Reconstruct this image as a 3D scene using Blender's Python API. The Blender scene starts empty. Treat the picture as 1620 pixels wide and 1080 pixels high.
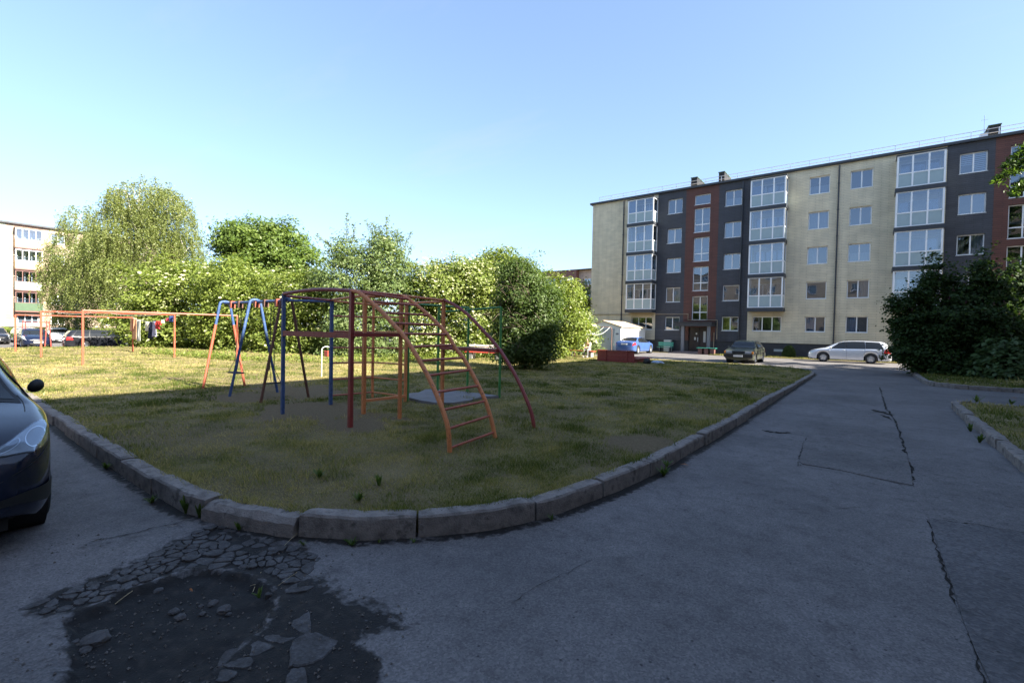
import bpy, bmesh, math, random
import numpy as np
from mathutils import Matrix, Vector, noise as mnoise

random.seed(7)
RNG = np.random.default_rng(11)
SC = bpy.context.scene
COL = SC.collection
PI = math.pi

# ------------------------------------------------------------------ camera, light, exposure
FPX, CAM_H = 735.0, 1.65
YAW, TILT, ROLL = math.radians(37.6), math.atan(16 / 735.0), math.radians(1.15)
CAM_M = Matrix.Rotation(YAW, 3, 'Z') @ Matrix.Rotation(PI / 2 - TILT, 3, 'X') @ Matrix.Rotation(ROLL, 3, 'Z')
cam_data = bpy.data.cameras.new('camera')
cam_data.sensor_width = 36.0
cam_data.lens = FPX / 1620.0 * 36.0
cam_data.clip_start = 0.05
cam_data.clip_end = 3000.0
cam = bpy.data.objects.new('camera', cam_data)
COL.objects.link(cam)
cam.matrix_world = Matrix.Translation((0, 0, CAM_H)) @ CAM_M.to_4x4()
SC.camera = cam

SUN_EL, SUN_AZ = math.radians(34.6), math.radians(4.0)      # azimuth counted from +X towards +Y
world = bpy.data.worlds.new('World')
SC.world = world
world.use_nodes = True
wn = world.node_tree
for n in list(wn.nodes):
    wn.nodes.remove(n)
sky = wn.nodes.new('ShaderNodeTexSky')
sky.sky_type = 'NISHITA'
sky.sun_disc = False
sky.sun_elevation = SUN_EL
sky.sun_rotation = PI / 2 - SUN_AZ
sky.altitude = 20
sky.air_density = 0.8
sky.dust_density = 1.0
sky.ozone_density = 5.0
bgn = wn.nodes.new('ShaderNodeBackground')
bgn.inputs['Strength'].default_value = 0.119
out = wn.nodes.new('ShaderNodeOutputWorld')
gam = wn.nodes.new('ShaderNodeGamma')          # softer tone of the whole sky, the same in every direction
gam.inputs['Gamma'].default_value = 0.70
wn.links.new(sky.outputs[0], gam.inputs['Color'])
wbal = wn.nodes.new('ShaderNodeMix'); wbal.data_type = 'RGBA'; wbal.blend_type = 'MULTIPLY'; wbal.inputs[0].default_value = 1.0
wbal.inputs[7].default_value = (0.985, 1.0, 1.02, 1.0)
wn.links.new(gam.outputs[0], wbal.inputs[6])
# faint high cirrus, all round the sky
wtc = wn.nodes.new('ShaderNodeTexCoord'); wsep = wn.nodes.new('ShaderNodeSeparateXYZ'); wn.links.new(wtc.outputs['Generated'], wsep.inputs[0])
wadd = wn.nodes.new('ShaderNodeMath'); wadd.operation = 'MAXIMUM'; wadd.inputs[1].default_value = 0.06; wn.links.new(wsep.outputs[2], wadd.inputs[0])
wdx = wn.nodes.new('ShaderNodeMath'); wdx.operation = 'DIVIDE'; wn.links.new(wsep.outputs[0], wdx.inputs[0]); wn.links.new(wadd.outputs[0], wdx.inputs[1])
wdy = wn.nodes.new('ShaderNodeMath'); wdy.operation = 'DIVIDE'; wn.links.new(wsep.outputs[1], wdy.inputs[0]); wn.links.new(wadd.outputs[0], wdy.inputs[1])
wcb = wn.nodes.new('ShaderNodeCombineXYZ'); wn.links.new(wdx.outputs[0], wcb.inputs[0]); wn.links.new(wdy.outputs[0], wcb.inputs[1])
wmp = wn.nodes.new('ShaderNodeMapping'); wmp.inputs['Rotation'].default_value = (0, 0, 0.6); wmp.inputs['Scale'].default_value = (0.9, 2.6, 1); wn.links.new(wcb.outputs[0], wmp.inputs[0])
wnz = wn.nodes.new('ShaderNodeTexNoise'); wnz.inputs['Scale'].default_value = 0.55; wnz.inputs['Detail'].default_value = 7; wnz.inputs['Roughness'].default_value = 0.6; wn.links.new(wmp.outputs[0], wnz.inputs['Vector'])
wrp = wn.nodes.new('ShaderNodeMapRange'); wrp.inputs['From Min'].default_value = 0.56; wrp.inputs['From Max'].default_value = 0.80; wrp.inputs['To Max'].default_value = 0.22; wn.links.new(wnz.outputs[0], wrp.inputs['Value'])
wcl = wn.nodes.new('ShaderNodeMix'); wcl.data_type = 'RGBA'; wn.links.new(wrp.outputs[0], wcl.inputs[0]); wn.links.new(wbal.outputs[2], wcl.inputs[6]); wcl.inputs[7].default_value = (1.6, 1.62, 1.65, 1.0)
wn.links.new(wcl.outputs[2], bgn.inputs['Color'])
wn.links.new(bgn.outputs[0], out.inputs['Surface'])

sun_data = bpy.data.lights.new('sun', 'SUN')
sun_data.energy = 5.0
sun_data.angle = math.radians(0.53)
sun_data.color = (1.0, 0.93, 0.80)
sun = bpy.data.objects.new('sun', sun_data)
COL.objects.link(sun)
sd = Vector((math.cos(SUN_EL) * math.cos(SUN_AZ), math.cos(SUN_EL) * math.sin(SUN_AZ), math.sin(SUN_EL)))
sun.rotation_euler = sd.to_track_quat('Z', 'Y').to_euler()
sun.location = (40, 5, 40)

SC.view_settings.view_transform = 'Standard'
SC.view_settings.look = 'None'
SC.view_settings.exposure = 2.22
SC.view_settings.gamma = 1.0
SC.view_settings.use_curve_mapping = False
SC.render.engine = 'CYCLES'
SC.cycles.max_bounces = 7
SC.cycles.transparent_max_bounces = 10
SC.cycles.use_denoising = True
SC.cycles.caustics_reflective = False
SC.cycles.caustics_refractive = False

# ------------------------------------------------------------------ measuring helpers (image pixel -> place in the world)
CW = Vector((0, 0, CAM_H))
def ray(x, y):
    return CAM_M @ Vector(((x - 810) / FPX, -(y - 540) / FPX, -1.0))
def G(x, y, z=0.0):
    d = ray(x, y); t = (z - CAM_H) / d.z
    return CW + d * t
def AT(x, y, Z):
    return CW + ray(x, y) * Z
def ONV(x, y, v):
    d = ray(x, y); return CW + d * (v / d.y)
def sstep(a, b, x):
    t = np.clip((np.asarray(x, float) - a) / (b - a), 0, 1)
    return t * t * (3 - 2 * t)
def lawn_z(u, v):
    z = 0.15 - 0.09 * sstep(9, 25, v)
    z = z - 0.40 * sstep(-37.5, -44.0, -np.abs(u)) * 0 - 0.42 * sstep(38.5, 44.5, -np.asarray(u, float))
    return z
def GL(x, y):
    p = G(x, y, 0.12)
    for _ in range(6):
        p = G(x, y, float(lawn_z(p.x, p.y)))
    return p

# ------------------------------------------------------------------ value noise (numpy)
def vnoise(x, y, seed=0):
    x = np.asarray(x, float); y = np.asarray(y, float)
    xi = np.floor(x).astype(np.int64); yi = np.floor(y).astype(np.int64)
    fx = x - xi; fy = y - yi
    fx = fx * fx * (3 - 2 * fx); fy = fy * fy * (3 - 2 * fy)
    def h(a, b):
        n = (a * 374761393 + b * 668265263 + seed * 974634777) & 0x7fffffff
        n = ((n ^ (n >> 13)) * 1274126177) & 0x7fffffff
        n = n ^ (n >> 16)
        return (n & 0xffff) / 65535.0
    return (h(xi, yi) * (1 - fx) + h(xi + 1, yi) * fx) * (1 - fy) + (h(xi, yi + 1) * (1 - fx) + h(xi + 1, yi + 1) * fx) * fy
def fbm(x, y, seed=0, octv=4):
    s = 0; a = 0.5; t = 0
    for i in range(octv):
        s = s + a * vnoise(np.asarray(x) * 2 ** i, np.asarray(y) * 2 ** i, seed + i * 17); t += a; a *= 0.5
    return s / t

# ------------------------------------------------------------------ materials
MATS = {}
def newmat(name):
    m = bpy.data.materials.new(name); m.use_nodes = True
    nt = m.node_tree
    for n in list(nt.nodes): nt.nodes.remove(n)
    o = nt.nodes.new('ShaderNodeOutputMaterial')
    return m, nt, o
def N(nt, t, **kw):
    n = nt.nodes.new(t)
    for k, v in kw.items():
        if k.startswith('i_'):
            n.inputs[k[2:].replace('_', ' ')].default_value = v
        else:
            setattr(n, k, v)
    return n
def L(nt, a, b): nt.links.new(a, b)
def c4(c): return (c[0], c[1], c[2], 1.0)
def ramp(nt, fac, stops):
    r = nt.nodes.new('ShaderNodeValToRGB')
    els = r.color_ramp.elements
    while len(els) < len(stops): els.new(0.5)
    for e, (p, c) in zip(els, stops):
        e.position = p; e.color = c4(c) if len(c) == 3 else c
    nt.links.new(fac, r.inputs['Fac'])
    return r
def mixc(nt, fac, a, b, mode='MIX'):
    m = nt.nodes.new('ShaderNodeMix'); m.data_type = 'RGBA'; m.blend_type = mode
    if hasattr(fac, 'is_linked') or hasattr(fac, 'links'): nt.links.new(fac, m.inputs[0])
    else: m.inputs[0].default_value = fac
    for src, idx in ((a, 6), (b, 7)):
        if isinstance(src, (tuple, list)): m.inputs[idx].default_value = c4(src)
        else: nt.links.new(src, m.inputs[idx])
    return m.outputs[2]
def simple(name, c, rough=0.6, var=0.12, scale=6.0, bump=0.0, bscale=60.0, metal=0.0, coat=0.0, c2=None, spec=0.5):
    """painted / plain surface with noise wear and fine relief"""
    m, nt, o = newmat(name)
    b = N(nt, 'ShaderNodeBsdfPrincipled'); L(nt, b.outputs[0], o.inputs[0])
    tc = N(nt, 'ShaderNodeTexCoord')
    nz = N(nt, 'ShaderNodeTexNoise'); nz.inputs['Scale'].default_value = scale; nz.inputs['Detail'].default_value = 6
    nz.inputs['Roughness'].default_value = 0.6
    L(nt, tc.outputs['Object'], nz.inputs['Vector'])
    lo = tuple(x * (1 - var) for x in c); hi = tuple(min(1, x * (1 + var)) for x in c)
    if c2 is None:
        r = ramp(nt, nz.outputs[0], [(0.3, lo), (0.7, hi)])
    else:
        r = ramp(nt, nz.outputs[0], [(0.25, lo), (0.56, hi), (0.66, c2), (0.9, c2)])
    L(nt, r.outputs[0], b.inputs['Base Color'])
    b.inputs['Roughness'].default_value = rough
    b.inputs['Metallic'].default_value = metal
    b.inputs['Coat Weight'].default_value = coat
    b.inputs['Coat Roughness'].default_value = 0.03
    b.inputs['Specular IOR Level'].default_value = spec
    if bump > 0:
        n2 = N(nt, 'ShaderNodeTexNoise'); n2.inputs['Scale'].default_value = bscale; n2.inputs['Detail'].default_value = 4
        L(nt, tc.outputs['Object'], n2.inputs['Vector'])
        bp = N(nt, 'ShaderNodeBump'); bp.inputs['Strength'].default_value = bump; bp.inputs['Distance'].default_value = 0.01
        L(nt, n2.outputs[0], bp.inputs['Height']); L(nt, bp.outputs[0], b.inputs['Normal'])
    MATS[name] = m
    return m
def cladding(name, c, joint, bw=0.55, bh=0.19, var=0.14):
    """facade tiles in thin horizontal courses"""
    m, nt, o = newmat(name)
    b = N(nt, 'ShaderNodeBsdfPrincipled'); L(nt, b.outputs[0], o.inputs[0])
    g = N(nt, 'ShaderNodeNewGeometry')
    sp = N(nt, 'ShaderNodeSeparateXYZ'); L(nt, g.outputs['Position'], sp.inputs[0])
    ad = N(nt, 'ShaderNodeMath', operation='ADD'); L(nt, sp.outputs[0], ad.inputs[0]); L(nt, sp.outputs[1], ad.inputs[1])
    cb = N(nt, 'ShaderNodeCombineXYZ'); L(nt, ad.outputs[0], cb.inputs[0]); L(nt, sp.outputs[2], cb.inputs[1])
    br = N(nt, 'ShaderNodeTexBrick')
    br.inputs['Scale'].default_value = 1.0
    br.inputs['Brick Width'].default_value = bw; br.inputs['Row Height'].default_value = bh
    br.inputs['Mortar Size'].default_value = 0.016; br.inputs['Mortar Smooth'].default_value = 0.3
    br.inputs['Color1'].default_value = c4(tuple(x * (1 + var) for x in c)); br.inputs['Color2'].default_value = c4(tuple(x * (1 - var) for x in c))
    br.inputs['Mortar'].default_value = c4(joint)
    L(nt, cb.outputs[0], br.inputs['Vector'])
    nz = N(nt, 'ShaderNodeTexNoise'); nz.inputs['Scale'].default_value = 1.3; nz.inputs['Detail'].default_value = 8
    L(nt, g.outputs['Position'], nz.inputs['Vector'])
    r = ramp(nt, nz.outputs[0], [(0.3, (0.84, 0.84, 0.84)), (0.7, (1.06, 1.05, 1.04))])
    mp = N(nt, 'ShaderNodeMapping'); mp.inputs['Scale'].default_value = (2.2, 2.2, 0.16); L(nt, g.outputs['Position'], mp.inputs[0])
    ns = N(nt, 'ShaderNodeTexNoise'); ns.inputs['Scale'].default_value = 1.0; ns.inputs['Detail'].default_value = 7; L(nt, mp.outputs[0], ns.inputs['Vector'])
    rs_ = ramp(nt, ns.outputs[0], [(0.30, (0.90, 0.895, 0.885)), (0.55, (1, 1, 1)), (0.8, (1.05, 1.05, 1.05))])      # rain streaks
    cc = mixc(nt, 1.0, br.outputs[0], r.outputs[0], 'MULTIPLY')
    L(nt, mixc(nt, 1.0, cc, rs_.outputs[0], 'MULTIPLY'), b.inputs['Base Color'])
    b.inputs['Roughness'].default_value = 0.62
    bp = N(nt, 'ShaderNodeBump'); bp.inputs['Strength'].default_value = 0.6; bp.inputs['Distance'].default_value = 0.012
    bp.invert = True
    L(nt, br.outputs['Fac'], bp.inputs['Height']); L(nt, bp.outputs[0], b.inputs['Normal'])
    MATS[name] = m
    return m
def glass(name, tint=(0.75, 0.8, 0.82), base=0.16, rough=0.0, top=1.0):
    m, nt, o = newmat(name)
    t = N(nt, 'ShaderNodeBsdfTransparent'); t.inputs[0].default_value = c4(tint)
    gl = N(nt, 'ShaderNodeBsdfGlossy'); gl.inputs['Roughness'].default_value = rough
    gl.inputs['Color'].default_value = (0.80, 0.88, 1, 1)
    # slight waviness of panes
    tc = N(nt, 'ShaderNodeNewGeometry')
    nz = N(nt, 'ShaderNodeTexNoise'); nz.inputs['Scale'].default_value = 0.9; nz.inputs['Detail'].default_value = 1
    L(nt, tc.outputs['Position'], nz.inputs['Vector'])
    bp = N(nt, 'ShaderNodeBump'); bp.inputs['Strength'].default_value = 0.12; bp.inputs['Distance'].default_value = 0.05
    L(nt, nz.outputs[0], bp.inputs['Height']); L(nt, bp.outputs[0], gl.inputs['Normal'])
    lw = N(nt, 'ShaderNodeLayerWeight'); lw.inputs['Blend'].default_value = 0.25
    mr = N(nt, 'ShaderNodeMapRange'); mr.inputs['To Min'].default_value = base; mr.inputs['To Max'].default_value = top
    L(nt, lw.outputs['Fresnel'], mr.inputs['Value'])
    mx = N(nt, 'ShaderNodeMixShader'); L(nt, mr.outputs[0], mx.inputs[0]); L(nt, t.outputs[0], mx.inputs[1]); L(nt, gl.outputs[0], mx.inputs[2])
    L(nt, mx.outputs[0], o.inputs[0])
    MATS[name] = m
    return m
def leafmat(name, cols, trans=0.42, rough=0.45, gloss=0.3):
    """cols: 3 colours looked up with the per-leaf 'tint' value"""
    m, nt, o = newmat(name)
    at = N(nt, 'ShaderNodeAttribute', attribute_name='tint')
    k = len(cols)
    r = ramp(nt, at.outputs['Fac'], [(i / (k - 1), c) for i, c in enumerate(cols)])
    b = N(nt, 'ShaderNodeBsdfPrincipled'); L(nt, r.outputs[0], b.inputs['Base Color'])
    b.inputs['Roughness'].default_value = rough; b.inputs['Specular IOR Level'].default_value = gloss
    tr = N(nt, 'ShaderNodeBsdfTranslucent')
    L(nt, mixc(nt, 1.0, r.outputs[0], (1.25, 1.3, 0.6), 'MULTIPLY'), tr.inputs[0])
    mx = N(nt, 'ShaderNodeMixShader'); mx.inputs[0].default_value = trans
    L(nt, b.outputs[0], mx.inputs[1]); L(nt, tr.outputs[0], mx.inputs[2]); L(nt, mx.outputs[0], o.inputs[0])
    MATS[name] = m
    return m

simple('white_pvc', (0.78, 0.79, 0.80), 0.35, 0.03)
simple('dark_trim', (0.034, 0.038, 0.046), 0.5, 0.15)
simple('plinth_grey', (0.035, 0.036, 0.04), 0.7, 0.2, 3, 0.3, 30)
cladding('clad_cream', (0.68, 0.60, 0.435), (0.49, 0.43, 0.31), 0.9, 0.125, 0.05)
cladding('clad_dark', (0.050, 0.053, 0.066), (0.028, 0.029, 0.035), 0.9, 0.125, 0.12)
cladding('clad_red', (0.120, 0.044, 0.030), (0.06, 0.022, 0.02), 0.9, 0.125, 0.12)
cladding('clad_beige', (0.32, 0.24, 0.175), (0.25, 0.19, 0.14), 0.8, 0.4, 0.06)
cladding('clad_sand', (0.58, 0.46, 0.35), (0.45, 0.36, 0.28), 0.8, 0.4, 0.05)
cladding('clad_pale', (0.44, 0.45, 0.34), (0.36, 0.37, 0.28), 1.2, 0.6, 0.04)
cladding('clad_pink', (0.42, 0.34, 0.31), (0.32, 0.26, 0.24), 1.2, 0.6, 0.05)
simple('brown_panel', (0.14, 0.065, 0.055), 0.6, 0.15)
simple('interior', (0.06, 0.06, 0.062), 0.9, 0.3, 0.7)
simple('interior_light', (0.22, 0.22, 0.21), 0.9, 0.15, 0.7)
simple('roof_felt', (0.06, 0.06, 0.065), 0.8, 0.2)
simple('galv', (0.50, 0.53, 0.57), 0.35, 0.1, 20, metal=0.7)
simple('frosted', (0.30, 0.38, 0.40), 0.25, 0.05, 3)
simple('frosted_wall', (0.30, 0.35, 0.40), 0.3, 0.08, 3)
glass('window_glass', (0.50, 0.56, 0.62), 0.19)
glass('car_glass', (0.22, 0.25, 0.26), 0.12)
glass('lamp_glass', (0.82, 0.84, 0.86), 0.05, 0.0, 0.30)
simple('curtain_white', (0.46, 0.47, 0.48), 0.9, 0.08, 8)
simple('curtain_blue', (0.25, 0.36, 0.55), 0.9, 0.12, 8)
simple('curtain_tan', (0.42, 0.34, 0.24), 0.9, 0.12, 8)
simple('blind', (0.55, 0.56, 0.57), 0.6, 0.05, 8)
simple('pipe_beige', (0.36, 0.29, 0.20), 0.5, 0.1)
simple('door_brown', (0.030, 0.018, 0.013), 0.45, 0.25, 5, 0.2, 40)
simple('concrete', (0.27, 0.26, 0.245), 0.9, 0.25, 7, 0.9, 55)
simple('kerb_concrete', (0.150, 0.132, 0.120), 0.94, 0.55, 6.5, 1.0, 75, c2=(0.095, 0.085, 0.075))
simple('slab_concrete', (0.165, 0.160, 0.165), 0.9, 0.2, 4, 0.8, 60)
simple('paving', (0.20, 0.16, 0.15), 0.9, 0.2, 4, 0.5, 60)
simple('paint_red', (0.27, 0.055, 0.042), 0.5, 0.28, 14, 0.15, 50, c2=(0.22, 0.075, 0.055))
simple('paint_darkred', (0.215, 0.036, 0.034), 0.45, 0.25, 9, 0.15, 50, c2=(0.16, 0.035, 0.03))
simple('paint_orange', (0.52, 0.185, 0.066), 0.55, 0.25, 16, 0.3, 60, c2=(0.30, 0.105, 0.055))
simple('paint_coral', (0.34, 0.082, 0.046), 0.5, 0.2, 11, 0.15, 50, c2=(0.25, 0.068, 0.042))
simple('paint_blue', (0.026, 0.062, 0.165), 0.6, 0.35, 14, 0.3, 60, c2=(0.10, 0.125, 0.165))
simple('paint_brown', (0.11, 0.05, 0.034), 0.5, 0.3, 12, 0.15, 50)
simple('paint_green', (0.045, 0.20, 0.055), 0.42, 0.2, 10, 0.1, 50, c2=(0.04, 0.14, 0.05))
simple('paint_teal', (0.03, 0.24, 0.18), 0.5, 0.2, 8)
simple('paint_white', (0.74, 0.74, 0.71), 0.5, 0.08, 8)
simple('bench_red', (0.52, 0.055, 0.035), 0.5, 0.15, 8)
simple('rust', (0.16, 0.085, 0.06), 0.7, 0.3, 20, 0.3, 60)
simple('chain', (0.07, 0.065, 0.06), 0.5, 0.2, 20, metal=0.5)
simple('rubber', (0.018, 0.018, 0.019), 0.75, 0.2, 8)
simple('black_plastic', (0.008, 0.008, 0.009), 0.6, 0.2, 8, 0.2, 90)
simple('rim', (0.55, 0.57, 0.60), 0.28, 0.05, 8, metal=0.75)
simple('chrome', (0.70, 0.72, 0.74), 0.12, 0.03, metal=1.0)
simple('plate', (0.62, 0.62, 0.60), 0.4, 0.03)
simple('lamp_bowl', (0.20, 0.22, 0.235), 0.3, 0.3, 9, metal=0.2)
simple('lamp_eye', (0.060, 0.068, 0.068), 0.35, 0.2)
simple('column_grey', (0.15, 0.155, 0.17), 0.6, 0.1)
simple('chimney_dark', (0.012, 0.013, 0.015), 0.7, 0.2)
simple('lamp_red', (0.45, 0.02, 0.02), 0.2, 0.1, coat=0.6)
simple('lamp_amber', (0.60, 0.22, 0.04), 0.2, 0.1, coat=0.6)
simple('lamp_clear', (0.34, 0.36, 0.40), 0.25, 0.12, coat=0.8)
simple('car_black', (0.010, 0.011, 0.015), 0.26, 0.1, 4, coat=0.75, spec=0.15)
simple('car_navy', (0.009, 0.013, 0.030), 0.22, 0.06, 4, coat=0.75, spec=0.15)
simple('car_blue', (0.050, 0.100, 0.27), 0.28, 0.06, 4, coat=0.75, spec=0.15)
simple('car_silver', (0.60, 0.63, 0.68), 0.25, 0.03, 4, metal=0.35, coat=1.0)
simple('car_grey', (0.24, 0.26, 0.28), 0.25, 0.05, 4, metal=0.4, coat=1.0)
simple('car_olive', (0.062, 0.070, 0.045), 0.34, 0.14, 4, coat=0.6)
simple('car_midnight', (0.006, 0.010, 0.028), 0.25, 0.05, 4, coat=0.75, spec=0.15)
simple('garage_white', (0.72, 0.73, 0.70), 0.7, 0.05, 3)
simple('garage_door', (0.36, 0.40, 0.40), 0.6, 0.1, 3)
simple('garage_roof', (0.48, 0.38, 0.26), 0.7, 0.15, 3)
simple('cabinet_grey', (0.36, 0.39, 0.38), 0.6, 0.05, 3)
simple('sand', (0.45, 0.37, 0.25), 0.95, 0.15, 20, 0.6, 60)
simple('bark', (0.075, 0.060, 0.045), 0.9, 0.35, 10, 0.8, 40)
simple('deadwood', (0.12, 0.09, 0.066), 0.9, 0.3, 10, 0.5, 40)
simple('skin', (0.48, 0.29, 0.21), 0.55, 0.05)
simple('hair', (0.022, 0.015, 0.011), 0.6, 0.2)
simple('cloth_white', (0.58, 0.56, 0.55), 0.9, 0.1, 10)
simple('cloth_grey', (0.17, 0.17, 0.185), 0.9, 0.12, 10)
simple('cloth_peach', (0.62, 0.36, 0.22), 0.95, 0.08, 10)
simple('cloth_pale', (0.40, 0.42, 0.40), 0.95, 0.1, 10)
simple('cloth_navy', (0.016, 0.022, 0.06), 0.95, 0.15, 10)
simple('cloth_lavender', (0.42, 0.42, 0.58), 0.95, 0.1, 10)
simple('cloth_red', (0.45, 0.035, 0.03), 0.95, 0.12, 10)
simple('cloth_pink', (0.52, 0.06, 0.10), 0.95, 0.12, 10)
simple('cloth_blue', (0.05, 0.09, 0.30), 0.95, 0.12, 10)
simple('cloth_cream', (0.62, 0.62, 0.52), 0.95, 0.08, 10)
simple('cloth_sky', (0.40, 0.48, 0.62), 0.95, 0.15, 10)
simple('wire', (0.55, 0.53, 0.50), 0.5, 0.1)
simple('balc_orange', (0.46, 0.32, 0.20), 0.7, 0.08, 3)
simple('balc_yellow', (0.48, 0.37, 0.20), 0.7, 0.08, 3)
simple('balc_grey', (0.38, 0.41, 0.41), 0.7, 0.08, 3)
simple('balc_green', (0.045, 0.085, 0.042), 0.6, 0.1, 3)
simple('stone', (0.070, 0.066, 0.066), 0.92, 0.4, 22, 0.8, 90)
simple('gravel_stone', (0.13, 0.12, 0.11), 0.95, 0.5, 30)
simple('straw', (0.42, 0.34, 0.20), 0.8, 0.2, 20)
simple('dry_leaf', (0.28, 0.11, 0.04), 0.8, 0.2, 20)
simple('crack_dirt', (0.026, 0.024, 0.022), 0.97, 0.5, 14, 0.5, 90, spec=0.1)

leafmat('leaf_elder', [(0.105, 0.152, 0.031), (0.174, 0.221, 0.045), (0.264, 0.297, 0.083)])
leafmat('leaf_lime', [(0.109, 0.154, 0.028), (0.176, 0.224, 0.042), (0.264, 0.301, 0.080)])
leafmat('leaf_maple', [(0.074, 0.124, 0.023), (0.122, 0.179, 0.036), (0.186, 0.240, 0.057)])
leafmat('leaf_birch', [(0.117, 0.152, 0.041), (0.179, 0.210, 0.061), (0.261, 0.275, 0.109)], 0.4)
leafmat('leaf_willow', [(0.101, 0.155, 0.054), (0.155, 0.208, 0.074), (0.235, 0.276, 0.128)])
leafmat('leaf_dark', [(0.051, 0.087, 0.024), (0.085, 0.130, 0.034), (0.132, 0.178, 0.055)])
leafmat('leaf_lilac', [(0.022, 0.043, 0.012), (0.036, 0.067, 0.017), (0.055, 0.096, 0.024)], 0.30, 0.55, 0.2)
leafmat('leaf_broad', [(0.045, 0.080, 0.026), (0.066, 0.110, 0.036), (0.095, 0.145, 0.052)], 0.25)
leafmat('lilac_flower', [(0.060, 0.022, 0.030), (0.090, 0.032, 0.040), (0.12, 0.05, 0.05)], 0.1)
leafmat('leaf_larch', [(0.049, 0.091, 0.017), (0.077, 0.133, 0.025), (0.105, 0.161, 0.035)], 0.4)
leafmat('blossom', [(0.323, 0.342, 0.162), (0.456, 0.456, 0.257), (0.570, 0.551, 0.361)], 0.25)
leafmat('spike_flower', [(0.20, 0.24, 0.15), (0.30, 0.33, 0.24), (0.38, 0.40, 0.32)], 0.2)
leafmat('grass_blade', [(0.066, 0.092, 0.018), (0.145, 0.165, 0.040), (0.28, 0.250, 0.095), (0.43, 0.350, 0.170)], 0.35, 0.6, 0.15)
leafmat('weed_leaf', [(0.045, 0.085, 0.016), (0.075, 0.125, 0.024), (0.12, 0.16, 0.04)], 0.35)

def birch_bark():
    m, nt, o = newmat('bark_birch')
    b = N(nt, 'ShaderNodeBsdfPrincipled'); L(nt, b.outputs[0], o.inputs[0])
    tc = N(nt, 'ShaderNodeTexCoord'); mp = N(nt, 'ShaderNodeMapping'); mp.inputs['Scale'].default_value = (2, 2, 9)
    L(nt, tc.outputs['Object'], mp.inputs[0])
    nz = N(nt, 'ShaderNodeTexNoise'); nz.inputs['Scale'].default_value = 2.2; nz.inputs['Detail'].default_value = 6
    L(nt, mp.outputs[0], nz.inputs['Vector'])
    r = ramp(nt, nz.outputs[0], [(0.36, (0.05, 0.045, 0.04)), (0.47, (0.50, 0.47, 0.42)), (0.8, (0.62, 0.58, 0.52))])
    L(nt, r.outputs[0], b.inputs['Base Color']); b.inputs['Roughness'].default_value = 0.85
    MATS['bark_birch'] = m
birch_bark()

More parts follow.
